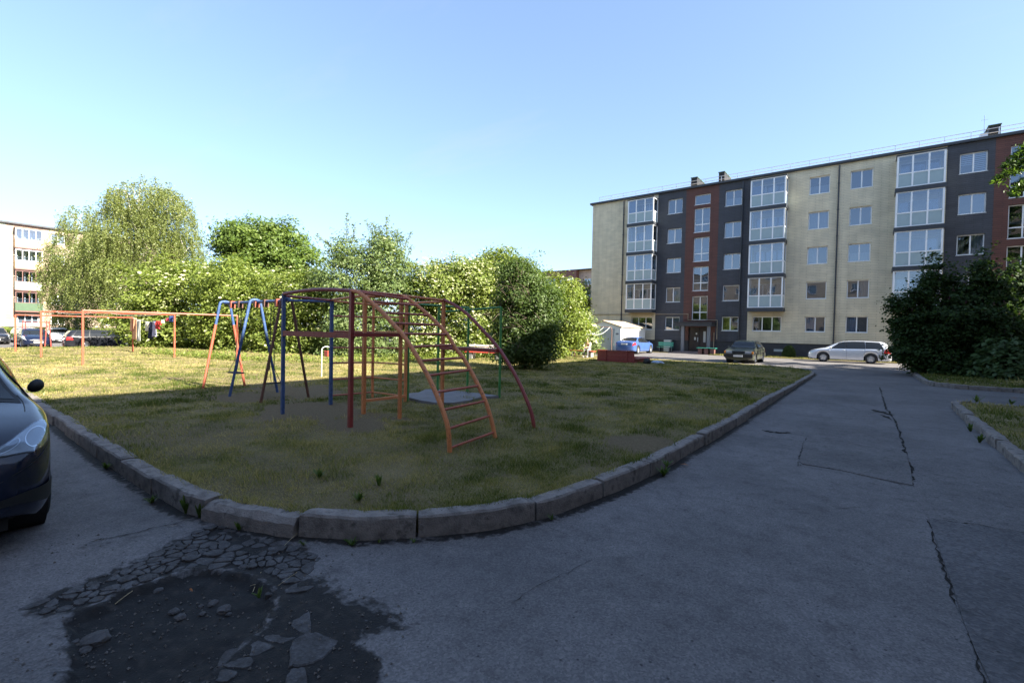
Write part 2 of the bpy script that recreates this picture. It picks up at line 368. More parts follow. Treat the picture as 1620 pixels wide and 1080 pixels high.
def asphalt(name, c, coarse=1.0, dirtattr=True):
    m, nt, o = newmat(name)
    b = N(nt, 'ShaderNodeBsdfPrincipled'); L(nt, b.outputs[0], o.inputs[0])
    g = N(nt, 'ShaderNodeNewGeometry')
    big = N(nt, 'ShaderNodeTexNoise'); big.inputs['Scale'].default_value = 0.55; big.inputs['Detail'].default_value = 9; big.inputs['Roughness'].default_value = 0.62
    med = N(nt, 'ShaderNodeTexNoise'); med.inputs['Scale'].default_value = 5.5; med.inputs['Detail'].default_value = 8; med.inputs['Roughness'].default_value = 0.7
    fin = N(nt, 'ShaderNodeTexVoronoi'); fin.inputs['Scale'].default_value = 95 / coarse
    sp = N(nt, 'ShaderNodeTexNoise'); sp.inputs['Scale'].default_value = 190 / coarse; sp.inputs['Detail'].default_value = 2
    spk = N(nt, 'ShaderNodeTexVoronoi'); spk.inputs['Scale'].default_value = 42
    for n in (big, med, fin, sp, spk): L(nt, g.outputs['Position'], n.inputs['Vector'])
    c0 = ramp(nt, big.outputs[0], [(0.30, tuple(x * 0.66 for x in c)), (0.52, c), (0.72, tuple(x * 1.28 for x in c))])
    c1 = ramp(nt, med.outputs[0], [(0.28, (0.58, 0.57, 0.56)), (0.46, (0.97, 0.97, 0.97)), (0.56, (1.03, 1.03, 1.03)), (0.74, (1.30, 1.28, 1.26))])
    c2 = ramp(nt, fin.outputs['Color'], [(0.0, (0.62, 0.62, 0.62)), (0.5, (1, 1, 1)), (1.0, (1.5, 1.47, 1.43))])
    cc = mixc(nt, 1.0, c0.outputs[0], c1.outputs[0], 'MULTIPLY')
    cc = mixc(nt, 0.85, cc, c2.outputs[0], 'MULTIPLY')
    # a few pale chips of aggregate
    lt = ramp(nt, spk.outputs['Distance'], [(0.0, (1, 1, 1)), (0.11, (1, 1, 1)), (0.16, (0, 0, 0))])
    sel = ramp(nt, spk.outputs['Color'], [(0.0, (0, 0, 0)), (0.80, (0, 0, 0)), (0.86, (0.55, 0.55, 0.55))])
    f = mixc(nt, 1.0, lt.outputs[0], sel.outputs[0], 'MULTIPLY')
    cc = mixc(nt, f, cc, (0.24, 0.23, 0.22))
    pit = N(nt, 'ShaderNodeTexVoronoi'); pit.inputs['Scale'].default_value = 17; L(nt, g.outputs['Position'], pit.inputs['Vector'])
    pl = ramp(nt, pit.outputs['Distance'], [(0.0, (1, 1, 1)), (0.10, (1, 1, 1)), (0.17, (0, 0, 0))])
    ps = ramp(nt, pit.outputs['Color'], [(0.0, (0, 0, 0)), (0.62, (0, 0, 0)), (0.70, (0.8, 0.8, 0.8))])
    cc = mixc(nt, mixc(nt, 1.0, pl.outputs[0], ps.outputs[0], 'MULTIPLY'), cc, (0.022, 0.021, 0.021))
    h = mixc(nt, 0.5, fin.outputs['Distance'], sp.outputs[0])
    if dirtattr:
        at = N(nt, 'ShaderNodeAttribute', attribute_name='dirt')
        dn = N(nt, 'ShaderNodeTexNoise'); dn.inputs['Scale'].default_value = 16; dn.inputs['Detail'].default_value = 8
        L(nt, g.outputs['Position'], dn.inputs['Vector'])
        dc = ramp(nt, dn.outputs[0], [(0.3, (0.005, 0.0042, 0.004)), (0.55, (0.011, 0.0092, 0.008)), (0.75, (0.034, 0.027, 0.022))])
        ad = N(nt, 'ShaderNodeMath', operation='ADD'); L(nt, at.outputs['Fac'], ad.inputs[0])
        sb = N(nt, 'ShaderNodeMath', operation='MULTIPLY_ADD'); L(nt, dn.outputs[0], sb.inputs[0]); sb.inputs[1].default_value = 0.9; sb.inputs[2].default_value = -0.45
        L(nt, sb.outputs[0], ad.inputs[1])
        st = ramp(nt, ad.outputs[0], [(0.40, (0, 0, 0)), (0.60, (1, 1, 1))])
        cc = mixc(nt, st.outputs[0], cc, dc.outputs[0])
    elif name == 'asphalt_piece':
        dn = N(nt, 'ShaderNodeTexNoise'); dn.inputs['Scale'].default_value = 11; dn.inputs['Detail'].default_value = 8; dn.inputs['Roughness'].default_value = 0.7
        L(nt, g.outputs['Position'], dn.inputs['Vector'])
        st = ramp(nt, dn.outputs[0], [(0.38, (0, 0, 0)), (0.60, (0.85, 0.85, 0.85))])
        cc = mixc(nt, st.outputs[0], cc, (0.026, 0.022, 0.020))
    L(nt, cc, b.inputs['Base Color'])
    b.inputs['Roughness'].default_value = 0.80
    b.inputs['Specular IOR Level'].default_value = 0.35
    bp = N(nt, 'ShaderNodeBump'); bp.inputs['Strength'].default_value = 0.75; bp.inputs['Distance'].default_value = 0.006 * coarse
    L(nt, h, bp.inputs['Height']); L(nt, bp.outputs[0], b.inputs['Normal'])
    MATS[name] = m
asphalt('asphalt', (0.128, 0.120, 0.120))
asphalt('asphalt_old', (0.094, 0.090, 0.093), 1.9, False)
asphalt('asphalt_mend', (0.114, 0.107, 0.106), 1.3, False)
asphalt('asphalt_piece', (0.086, 0.083, 0.085), 1.2, False)

def lawnmat():
    m, nt, o = newmat('lawn_soil')
    b = N(nt, 'ShaderNodeBsdfPrincipled'); L(nt, b.outputs[0], o.inputs[0])
    g = N(nt, 'ShaderNodeNewGeometry')
    n1 = N(nt, 'ShaderNodeTexNoise'); n1.inputs['Scale'].default_value = 1.1; n1.inputs['Detail'].default_value = 9; n1.inputs['Roughness'].default_value = 0.7
    n2 = N(nt, 'ShaderNodeTexNoise'); n2.inputs['Scale'].default_value = 38; n2.inputs['Detail'].default_value = 6; n2.inputs['Roughness'].default_value = 0.75
    for n in (n1, n2): L(nt, g.outputs['Position'], n.inputs['Vector'])
    gr = ramp(nt, n1.outputs[0], [(0.30, (0.100, 0.092, 0.036)), (0.5, (0.180, 0.150, 0.070)), (0.72, (0.29, 0.235, 0.125))])
    g2 = ramp(nt, n2.outputs[0], [(0.25, (0.45, 0.45, 0.42)), (0.5, (1, 1, 1)), (0.75, (1.5, 1.45, 1.4))])
    gg = mixc(nt, 1.0, gr.outputs[0], g2.outputs[0], 'MULTIPLY')
    so = ramp(nt, n2.outputs[0], [(0.25, (0.070, 0.050, 0.028)), (0.5, (0.155, 0.118, 0.070)), (0.75, (0.27, 0.21, 0.125))])
    at = N(nt, 'ShaderNodeAttribute', attribute_name='bare')
    ad = N(nt, 'ShaderNodeMath', operation='MULTIPLY_ADD'); L(nt, n2.outputs[0], ad.inputs[0]); ad.inputs[1].default_value = 0.8
    L(nt, at.outputs['Fac'], ad.inputs[2])
    st = ramp(nt, ad.outputs[0], [(0.70, (0, 0, 0)), (1.05, (1, 1, 1))])
    L(nt, mixc(nt, st.outputs[0], gg, so.outputs[0]), b.inputs['Base Color'])
    b.inputs['Roughness'].default_value = 0.95; b.inputs['Specular IOR Level'].default_value = 0.1
    bp = N(nt, 'ShaderNodeBump'); bp.inputs['Strength'].default_value = 0.9; bp.inputs['Distance'].default_value = 0.03
    L(nt, n2.outputs[0], bp.inputs['Height']); L(nt, bp.outputs[0], b.inputs['Normal'])
    MATS['lawn_soil'] = m
lawnmat()

# ------------------------------------------------------------------ mesh helpers
class MB:
    """collects simple shapes; build() links them as ONE mesh object"""
    def __init__(s, M=None):
        s.v = []; s.f = []; s.M = M
    def add(s, vs, fs):
        o = len(s.v); s.v += [tuple(p) for p in vs]; s.f += [tuple(i + o for i in f) for f in fs]; return s
    def box(s, x0, x1, y0, y1, z0, z1, bev=0.0):
        if bev <= 0:
            vs = [(x, y, z) for z in (z0, z1) for y in (y0, y1) for x in (x0, x1)]
            return s.add(vs, [(0, 2, 3, 1), (4, 5, 7, 6), (0, 1, 5, 4), (2, 6, 7, 3), (0, 4, 6, 2), (1, 3, 7, 5)])
        b = bev
        ring = lambda i, z: [(x0 + i, y0 + b, z), (x0 + b, y0 + i, z), (x1 - b, y0 + i, z), (x1 - i, y0 + b, z), (x1 - i, y1 - b, z), (x1 - b, y1 - i, z), (x0 + b, y1 - i, z), (x0 + i, y1 - b, z)]
        vs = ring(b * .7, z0) + ring(0, z0 + b) + ring(0, z1 - b) + ring(b * .7, z1)
        fs = [tuple(range(7, -1, -1)), tuple(range(24, 32))]
        for k in range(3):
            for i in range(8):
                j = (i + 1) % 8; fs.append((k * 8 + i, k * 8 + j, k * 8 + 8 + j, k * 8 + 8 + i))
        return s.add(vs, fs)
    def quad(s, a, b, c, d): return s.add([a, b, c, d], [(0, 1, 2, 3)])
    def prism(s, poly, z0, z1):
        n = len(poly)
        vs = [(p[0], p[1], z0) for p in poly] + [(p[0], p[1], z1) for p in poly]
        fs = [tuple(range(n - 1, -1, -1)), tuple(range(n, 2 * n))] + [(i, (i + 1) % n, n + (i + 1) % n, n + i) for i in range(n)]
        return s.add(vs, fs)
    def tube(s, pts, r, n=8, cap=True, sq=False):
        pts = [Vector(p) for p in pts]
        rs = r if isinstance(r, (list, tuple)) else [r] * len(pts)
        m = len(pts); vs = []
        t0 = (pts[1] - pts[0]).normalized()
        up = Vector((0, 0, 1)) if abs(t0.z) < 0.9 else Vector((1, 0, 0))
        a = t0.cross(up).normalized()
        for i in range(m):
            if i == 0: t = t0
            elif i == m - 1: t = (pts[-1] - pts[-2]).normalized()
            else: t = ((pts[i + 1] - pts[i]).normalized() + (pts[i] - pts[i - 1]).normalized()).normalized()
            a = (a - t * a.dot(t)).normalized(); b = t.cross(a)
            for k in range(n):
                an = 2 * PI * k / n + (PI / 4 if sq else 0)
                vs.append(pts[i] + (a * math.cos(an) + b * math.sin(an)) * rs[i])
        fs = []
        for i in range(m - 1):
            for k in range(n):
                k2 = (k + 1) % n; fs.append((i * n + k, i * n + k2, (i + 1) * n + k2, (i + 1) * n + k))
        if cap:
            fs.append(tuple(range(n - 1, -1, -1))); fs.append(tuple((m - 1) * n + k for k in range(n)))
        return s.add(vs, fs)
    def lathe(s, prof, axis='y', c=(0, 0, 0), n=20):
        """prof: (radius, along-axis)"""
        vs = []; m = len(prof)
        for r, h in prof:
            for k in range(n):
                an = 2 * PI * k / n; p, q = r * math.cos(an), r * math.sin(an)
                vs.append({'y': (c[0] + p, c[1] + h, c[2] + q), 'z': (c[0] + p, c[1] + q, c[2] + h), 'x': (c[0] + h, c[1] + p, c[2] + q)}[axis])
        fs = [(i * n + k, i * n + (k + 1) % n, (i + 1) * n + (k + 1) % n, (i + 1) * n + k) for i in range(m - 1) for k in range(n)]
        return s.add(vs, fs)
    def mesh(s, name, m, smooth=False, origin=None):
        me = bpy.data.meshes.new(name)
        vs = s.v
        if origin is not None:
            vs = [(p[0] - origin[0], p[1] - origin[1], p[2] - origin[2]) for p in vs]
        me.from_pydata(vs, [], s.f)
        me.materials.append(MATS[m] if isinstance(m, str) else m)
        if smooth: me.shade_smooth()
        me.update()
        return me
    def build(s, name, m, parent=None, smooth=False, origin=None, autosm=None):
        me = s.mesh(name, m, smooth, origin)
        if autosm:
            try:
                me.shade_smooth(); me.set_sharp_from_angle(angle=math.radians(autosm))
            except Exception: pass
        return link(name, me, parent)
def link(name, me, parent=None, loc=None):
    o = bpy.data.objects.new(name, me); COL.objects.link(o)
    if parent is not None: o.parent = parent
    if loc is not None: o.location = loc
    return o
def tag(o, label=None, cat=None, group=None, kind=None):
    if label: o['label'] = label
    if cat: o['category'] = cat
    if group: o['group'] = group
    if kind: o['kind'] = kind
    return o
def thing(name, label, cat, loc=(0, 0, 0), rz=0.0, group=None):
    o = bpy.data.objects.new(name, None); COL.objects.link(o)
    o.location = loc; o.rotation_euler = (0, 0, rz); o.empty_display_size = 0.2
    return tag(o, label, cat, group)
def dup(o, parent=None, loc=None, rz=None, label=None):
    c = o.copy(); COL.objects.link(c)
    if parent is not None: c.parent = parent
    if loc is not None: c.location = loc
    if rz is not None: c.rotation_euler = (0, 0, rz)
    if label: c['label'] = label
    for ch in list(o.children): dup(ch, c)
    return c
def npmesh(name, V, F, m, tint=None, smooth=False):
    """V (n,3) F (m,k) numpy"""
    V = np.asarray(V, np.float32); F = np.asarray(F, np.int32)
    me = bpy.data.meshes.new(name)
    k = F.shape[1]
    me.vertices.add(len(V)); me.vertices.foreach_set('co', V.ravel())
    me.loops.add(F.size); me.loops.foreach_set('vertex_index', F.ravel())
    me.polygons.add(len(F)); me.polygons.foreach_set('loop_start', np.arange(0, F.size, k, dtype=np.int32))
    me.polygons.foreach_set('loop_total', np.full(len(F), k, np.int32))
    if tint is not None:
        at = me.attributes.new('tint', 'FLOAT', 'POINT'); at.data.foreach_set('value', np.asarray(tint, np.float32))
    me.materials.append(MATS[m])
    me.update(calc_edges=True)
    if smooth: me.shade_smooth()
    return me
def inpoly(px, py, poly):
    px = np.asarray(px, float); py = np.asarray(py, float)
    ins = np.zeros(px.shape, bool); n = len(poly)
    for i in range(n):
        x1, y1 = poly[i][0], poly[i][1]; x2, y2 = poly[(i + 1) % n][0], poly[(i + 1) % n][1]
        if y1 == y2: continue
        c = ((y1 > py) != (y2 > py)) & (px < (x2 - x1) * (py - y1) / (y2 - y1) + x1)
        ins ^= c
    return ins
def polydist(px, py, poly, closed=True):
    px = np.asarray(px, float); py = np.asarray(py, float)
    d = np.full(px.shape, 1e9); nx = np.zeros(px.shape); ny = np.zeros(px.shape)
    n = len(poly)
    for i in range(n if closed else n - 1):
        ax, ay = poly[i][0], poly[i][1]; bx, by = poly[(i + 1) % n][0], poly[(i + 1) % n][1]
        ex, ey = bx - ax, by - ay; ll = ex * ex + ey * ey + 1e-12
        t = np.clip(((px - ax) * ex + (py - ay) * ey) / ll, 0, 1)
        qx = ax + t * ex; qy = ay + t * ey; dd = np.hypot(px - qx, py - qy)
        m = dd < d
        d = np.where(m, dd, d); nx = np.where(m, qx, nx); ny = np.where(m, qy, ny)
    return d, nx, ny
def resample(path, step):
    pts = [Vector(p) for p in path]; out = [pts[0].copy()]; acc = 0
    for a, b in zip(pts, pts[1:]):
        l = (b - a).length; k = max(1, int(round(l / step)))
        for i in range(1, k + 1): out.append(a.lerp(b, i / k))
    return out
def catmull(path, sub=6):
    P = [Vector(p) for p in path]; out = []
    for i in range(len(P) - 1):
        p0 = P[max(i - 1, 0)]; p1 = P[i]; p2 = P[i + 1]; p3 = P[min(i + 2, len(P) - 1)]
        for k in range(sub):
            t = k / sub
            out.append(0.5 * ((2 * p1) + (p2 - p0) * t + (2 * p0 - 5 * p1 + 4 * p2 - p3) * t * t + (3 * p1 - p0 - 3 * p2 + p3) * t ** 3))
    out.append(P[-1]); return out

# ================================================================== GROUND
def grid_mesh(name, us, vs, zf, mat, keep=None, attrs=None):
    U, Vv = np.meshgrid(us, vs, indexing='ij'); nu, nv = U.shape
    Z = zf(U, Vv)
    V = np.stack([U.ravel(), Vv.ravel(), np.asarray(Z, float).ravel()], 1)
    idx = np.arange(nu * nv).reshape(nu, nv)
    F = np.stack([idx[:-1, :-1].ravel(), idx[1:, :-1].ravel(), idx[1:, 1:].ravel(), idx[:-1, 1:].ravel()], 1)
    if keep is not None:
        cx = V[F].mean(1); F = F[keep(cx[:, 0], cx[:, 1])]
        used = np.unique(F); mp = -np.ones(len(V), int); mp[used] = np.arange(len(used)); V = V[used]; F = mp[F]
    me = npmesh(name, V, F, mat, smooth=True)
    for k, fn in (attrs or {}).items():
        at = me.attributes.new(k, 'FLOAT', 'POINT'); at.data.foreach_set('value', np.asarray(fn(V[:, 0], V[:, 1]), np.float32))
    return me

# ground under everything, out to the horizon
gm = grid_mesh('ground', np.linspace(-900, 900, 37), np.linspace(-900, 900, 37), lambda u, v: 0 * u - 0.55, 'lawn_soil')
tag(link('ground', gm), kind='structure')

P2 = lambda pts, z=0.0: [(p.x, p.y) for p in (G(a, b, z) for a, b in pts)]
HOLE = P2([(105, 985), (118, 965), (165, 952), (205, 930), (250, 918), (300, 902), (350, 900), (392, 906), (425, 925), (432, 950), (415, 985), (385, 1010), (340, 1045), (305, 1085), (280, 1130), (90, 1130), (112, 1060), (112, 1010)])
CRK1 = P2([(312, 838), (345, 828), (420, 852), (480, 864), (506, 882), (482, 908), (462, 938), (430, 945), (425, 922), (392, 904), (345, 897), (295, 899), (246, 915), (200, 928), (160, 950), (112, 966), (60, 976), (34, 962), (90, 934), (170, 905), (235, 876), (280, 852)])
CRK2 = P2([(292, 1110), (330, 1055), (388, 1012), (418, 986), (436, 952), (448, 930), (478, 925), (515, 945), (520, 975), (500, 1000), (560, 1008), (608, 1036), (600, 1110)])
DIRT = P2([(425, 905), (470, 900), (520, 908), (556, 935), (600, 945), (632, 962), (668, 985), (640, 1005), (590, 1015), (560, 1045), (515, 1070), (500, 1120), (280, 1120), (380, 1015), (428, 950)])
DRIFT = P2([(0, 880), (60, 868), (150, 852), (230, 838), (300, 815), (330, 822), (300, 840), (200, 862), (110, 880), (0, 905)])
def soft(u, v, poly, w):
    i = inpoly(u, v, poly); d, _, _ = polydist(u, v, poly)
    return np.clip(np.where(i, d, -d) / w * 0.5 + 0.5, 0, 1)
def road_z(u, v):
    z = (fbm(u * 0.6, v * 0.6, 3) - 0.5) * 0.016
    near = (np.abs(u + 2.6) < 3.4) & (np.abs(v - 1.2) < 2.4)
    h = np.zeros_like(z); c = np.zeros_like(z)
    if near.any():
        un, vn_ = u[near], v[near]
        i = inpoly(un, vn_, HOLE); d, _, _ = polydist(un, vn_, HOLE)
        jag = (fbm(un * 6, vn_ * 6, 9) - 0.5) * 0.20
        dd = np.where(i, d, -d) + jag
        h[near] = sstep(-0.012, 0.035, dd) * (0.045 + 0.025 * sstep(0.05, 0.4, dd)) + (dd > 0.03) * ((fbm(un * 5, vn_ * 5, 5) - 0.5) * 0.035 + (fbm(un * 22, vn_ * 22, 6) - 0.5) * 0.022)
        ic = np.maximum(soft(un, vn_, CRK1, 0.05), 0.8 * soft(un, vn_, CRK2, 0.05))
        c[near] = ic * 0.014 + ic * (fbm(un * 12, vn_ * 12, 4) - 0.5) * 0.012
    # gutter sinks a little beside the playground kerb
    return z - np.maximum(h, c)
def road_dirt(u, v):
    d = np.zeros_like(u, dtype=float)
    near = (np.abs(u + 3.6) < 5.0) & (np.abs(v - 1.0) < 3.0)
    un, vn_ = u[near], v[near]
    dd = np.maximum.reduce([soft(un, vn_, HOLE, 0.08) * 1.2, soft(un, vn_, CRK1, 0.10) * 0.95, soft(un, vn_, CRK1, 0.55) * 0.62, soft(un, vn_, HOLE, 0.5) * 0.8, soft(un, vn_, CRK2, 0.06) * 0.8, soft(un, vn_, DIRT, 0.16) * 0.72, soft(un, vn_, DRIFT, 0.35) * 0.52])
    d[near] = dd
    kd, _, _ = polydist(u, v, KERB, False)
    d = np.maximum(d, 0.85 * (1 - sstep(0.02, 0.22, kd)) * (0.45 + 0.75 * fbm(u * 2, v * 2, 21)))
    # faint long tyre and silt stains
    st = fbm(u * 0.5, v * 0.14, 31)
    d = np.maximum(d, 0.33 * sstep(0.58, 0.75, st))
    return d
KERB = [(-30, 1.40), (-12, 1.40), (-7.05, 1.40), (-5.53, 1.43), (-4.7, 1.47), (-4.2, 1.60), (-3.6, 1.82), (-3.09, 2.13), (-2.72, 2.53), (-2.44, 2.92), (-2.21, 3.47), (-2.04, 4.5), (-1.95, 5.45), (-1.89, 8.8), (-1.88, 16), (-1.88, 24.2), (-2.05, 25.8), (-2.5, 27.2), (-3.3, 28.3), (-4.5, 28.9), (-6, 29.1)]
def lines(a, b, fa, fb, fine, coarse):
    out = list(np.arange(a, fa, coarse)) + list(np.arange(fa, fb, fine)) + list(np.arange(fb, b + 1e-6, coarse)); return np.unique(np.round(out, 4))
um = np.unique(np.concatenate([np.arange(-43, -6.01, 0.7), np.arange(-6, -0.6, 0.032), np.arange(-0.6, 3.0, 0.15), np.arange(3.0, 60.1, 1.5)]))
vm = np.unique(np.concatenate([np.arange(-40, -0.51, 0.8), np.arange(-0.5, 2.8, 0.032), np.arange(2.8, 8, 0.15), np.arange(8, 43.76, 0.55), [43.77]]))
rm = grid_mesh('road', um, vm, road_z, 'asphalt', attrs={'dirt': road_dirt})
road = tag(link('road', rm), kind='structure')
pm = grid_mesh('parking_lot', np.linspace(-95, -41.5, 40), np.linspace(-40, 70, 60), lambda u, v: 0 * u - 0.36 + 0.01 * fbm(u, v), 'asphalt')
tag(link('parking_lot', pm), kind='structure')

# --- kerbs
def kerb(name, path, label=None, step=1.0, width=0.16, zt=None, base=-0.12, seed=1, special=None, rough=0.006):
    rnd = random.Random(seed)
    root = bpy.data.objects.new(name, None); COL.objects.link(root); root['kind'] = 'structure'
    pts = [Vector((p[0], p[1], 0)) for p in path]
    # arc-length table
    Ls = [0]
    for a, b in zip(pts, pts[1:]): Ls.append(Ls[-1] + (b - a).length)
    def at(s):
        s = max(0, min(Ls[-1] - 1e-6, s))
        for i in range(len(pts) - 1):
            if s <= Ls[i + 1]: break
        t = (s - Ls[i]) / max(1e-9, Ls[i + 1] - Ls[i])
        return pts[i].lerp(pts[i + 1], t), (pts[i + 1] - pts[i]).normalized()
    s = 0.0; k = 0
    while s < Ls[-1] - 0.2:
        ln = min(step * rnd.uniform(0.94, 1.06), Ls[-1] - s)
        mid, _ = at(s + ln / 2)
        d = mid.length
        nl = 12 if d < 7 else (6 if d < 14 else 3)
        h = (float(zt(mid.x, mid.y)) if zt else 0.15) + 0.018 + rnd.uniform(-.012, .014)
        jo = rnd.uniform(-.014, .014); tilt = rnd.uniform(-.02, .02)
        am = rough; cham = 0.018
        if special and special(mid): am = 0.02; cham = 0.06; jo = -0.03; h -= 0.015; tilt = .06
        gap = rnd.uniform(0.006, 0.014)
        vs = []
        prof = [(0.0, base), (0.0, h * .35), (0.0, h * .7), (0.0, h - cham), (cham * .8, h), (width * .5, h + .003), (width - .012, h - .002), (width, h - .02), (width, base)]
        sub = nl
        for i in range(sub + 1):
            f = i / sub
            p, t = at(s + gap + (ln - 2 * gap) * f)
            _, t2 = at(s + gap + (ln - 2 * gap) * f + .12); _, t0 = at(s + gap + (ln - 2 * gap) * f - .12)
            t = (t + t2 + t0).normalized()
            nrm = Vector((-t.y, t.x, 0))        # points to the lawn side
            e = 0.012 if i in (0, sub) else 0
            for j, (w, z) in enumerate(prof):
                q = p + nrm * (w + jo + tilt * (z - h * .5)) + Vector((0, 0, z - (e if j in (4, 5, 6) else 0)))
                if d < 14:
                    nv = mnoise.noise_vector(q * 9.0 + Vector((k * 3.1, 0, 0))) * am + mnoise.noise_vector(q * 28.0) * am * .5
                    q = q + nv
                vs.append(q)
        n = len(prof)
        fs = [(i * n + j, (i + 1) * n + j, (i + 1) * n + j + 1, i * n + j + 1) for i in range(sub) for j in range(n - 1)]
        fs += [tuple(range(n)), tuple(sub * n + j for j in range(n - 1, -1, -1))]
        mb = MB(); mb.add(vs, fs)
        o = mb.build('kerb_stone', 'kerb_concrete', root, autosm=35)
        s += ln; k += 1
    return root
kerb('kerb', KERB, zt=lawn_z, special=lambda m: -4.4 < m.x < -3.6 and m.y < 2.2, seed=4)
RL_Z = lambda u, v: 0.13 + 0 * np.asarray(u, float)
kerb('kerb', [(1.9, 16.2), (1.62, 15.7), (1.58, 14), (1.56, 8), (1.56, -6)], zt=RL_Z, seed=6, rough=0.02)
kerb('kerb', [(1.62, 30.0), (1.60, 23.2), (1.75, 22.3), (2.3, 21.75), (9, 21.7), (30, 21.7)], zt=RL_Z, seed=8)

# --- lawns
def inset(path, w): 
    out = []
    for i, p in enumerate(path):
        a = Vector(path[max(i - 1, 0)][:2]); b = Vector(path[min(i + 1, len(path) - 1)][:2]); t = (b - a).normalized()
        out.append((p[0] - t.y * w, p[1] + t.x * w))
    return out
LAWN = inset(KERB, 0.10) + [(-16, 29.15), (-44.5, 29.15), (-45, 1.5)]
LAWN_R = [(1.72, -6), (1.72, 15.6), (2.0, 16.15), (30, 16.3), (30, -6)]
LAWN_H = [(1.75, 30.0), (1.76, 23.3), (1.95, 22.3), (2.4, 21.88), (30, 21.88), (30, 30.1)]
LAWN_B = [(-10.6, 40.6), (30, 40.6), (30, 43.75), (-10.6, 43.75)]
LAWN_G = [(-100, 29.3), (-17.6, 29.3), (-17.6, 37.0), (-21, 43.7), (-21, 75), (-100, 75)]
LAWN_E = [(-21, 41.2), (-14.3, 41.2), (-14.3, 43.75), (-21, 43.75)]
BARE_SPOTS = [(GL(500, 648), 1.2, 1.0), (GL(400, 626), 1.1, .9), (GL(460, 620), 1.5, .9), (GL(555, 672), .9, .8), (GL(580, 660), .7, .6), (GL(632, 664), .35, .8), (GL(745, 705), .6, .45), (GL(1000, 700), .75, .95), (GL(1180, 620), 1.1, .55), (GL(1120, 650), .8, .45), (GL(250, 690), 1.4, .5), (GL(430, 760), 1.0, .45), (GL(600, 770), .9, .45), (GL(700, 740), .8, .4), (GL(650, 632), 1.4, .35), (GL(1225, 604), .9, .6), (GL(400, 600), 1.2, .45)]
def bare_f(u, v):
    u = np.asarray(u, float); v = np.asarray(v, float)
    b = sstep(0.42, 0.68, fbm(u * 0.9, v * 0.9, 41)) * 0.42
    b = np.maximum(b, sstep(0.50, 0.72, fbm(u * 2.9, v * 2.9, 43)) * 0.50)
    n = fbm(u * 1.7, v * 1.7, 57)
    for p, r, s in BARE_SPOTS:
        d = np.hypot(u - p.x, v - p.y) / r
        b = np.maximum(b, s * (1 - sstep(0.35, 1.15, d + (n - .5) * 0.9)))
    return b
def lawn(name, poly, zf, step=0.25, reg=None):
    xs = [p[0] for p in poly]; ys = [p[1] for p in poly]
    us = np.arange(min(xs) - step, max(xs) + step * 1.01, step); vs = np.arange(min(ys) - step, max(ys) + step * 1.01, step)
    U, V = np.meshgrid(us, vs, indexing='ij'); ins = inpoly(U, V, poly)
    cell = ins[:-1, :-1] | ins[1:, :-1] | ins[1:, 1:] | ins[:-1, 1:]
    _, nx, ny = polydist(U.ravel(), V.ravel(), poly)
    nx = nx.reshape(U.shape); ny = ny.reshape(U.shape)
    U2 = np.where(ins, U, nx); V2 = np.where(ins, V, ny)
    Z = zf(U2, V2) + (fbm(U2 * 1.3, V2 * 1.3, 77) - .5) * 0.03 - np.where(ins, 0, 0.03)
    idx = np.arange(U.size).reshape(U.shape)
    F = np.stack([idx[:-1, :-1][cell], idx[1:, :-1][cell], idx[1:, 1:][cell], idx[:-1, 1:][cell]], 1)
    used = np.unique(F); mp = -np.ones(U.size, int); mp[used] = np.arange(len(used))
    Vt = np.stack([U2.ravel(), V2.ravel(), Z.ravel()], 1)[used]
    me = npmesh(name, Vt, mp[F], 'lawn_soil', smooth=True)
    at = me.attributes.new('bare', 'FLOAT', 'POINT'); at.data.foreach_set('value', bare_f(Vt[:, 0], Vt[:, 1]).astype(np.float32))
    o = link(name, me); tag(o, kind='structure')
    # skirt so that the lawn is a solid slab
    mb = MB(); n = len(poly)
    pp = resample([(p[0], p[1], 0) for p in poly] + [(poly[0][0], poly[0][1], 0)], 1.0)
    for a, b in zip(pp, pp[1:]):
        za, zb = float(zf(a.x, a.y)) - .03, float(zf(b.x, b.y)) - .03
        mb.quad((a.x, a.y, -.6), (b.x, b.y, -.6), (b.x, b.y, zb), (a.x, a.y, za))
    mb.build('lawn_edge', 'lawn_soil', o)
    return o
def far_z(u, v): return 0.04 - 0.40 * sstep(38.5, 46, -np.asarray(u, float)) + 0 * np.asarray(v, float)
lawn('lawn', LAWN, lawn_z)
lawn('lawn', LAWN_R, RL_Z, 0.3)
lawn('lawn', LAWN_H, RL_Z, 0.4)
lawn('lawn', LAWN_B, lambda u, v: 0.05 + 0 * np.asarray(u, float), 0.5)
lawn('lawn', LAWN_E, lambda u, v: 0.05 + 0 * np.asarray(u, float), 0.5)
lawn('lawn', LAWN_G, far_z, 1.0)

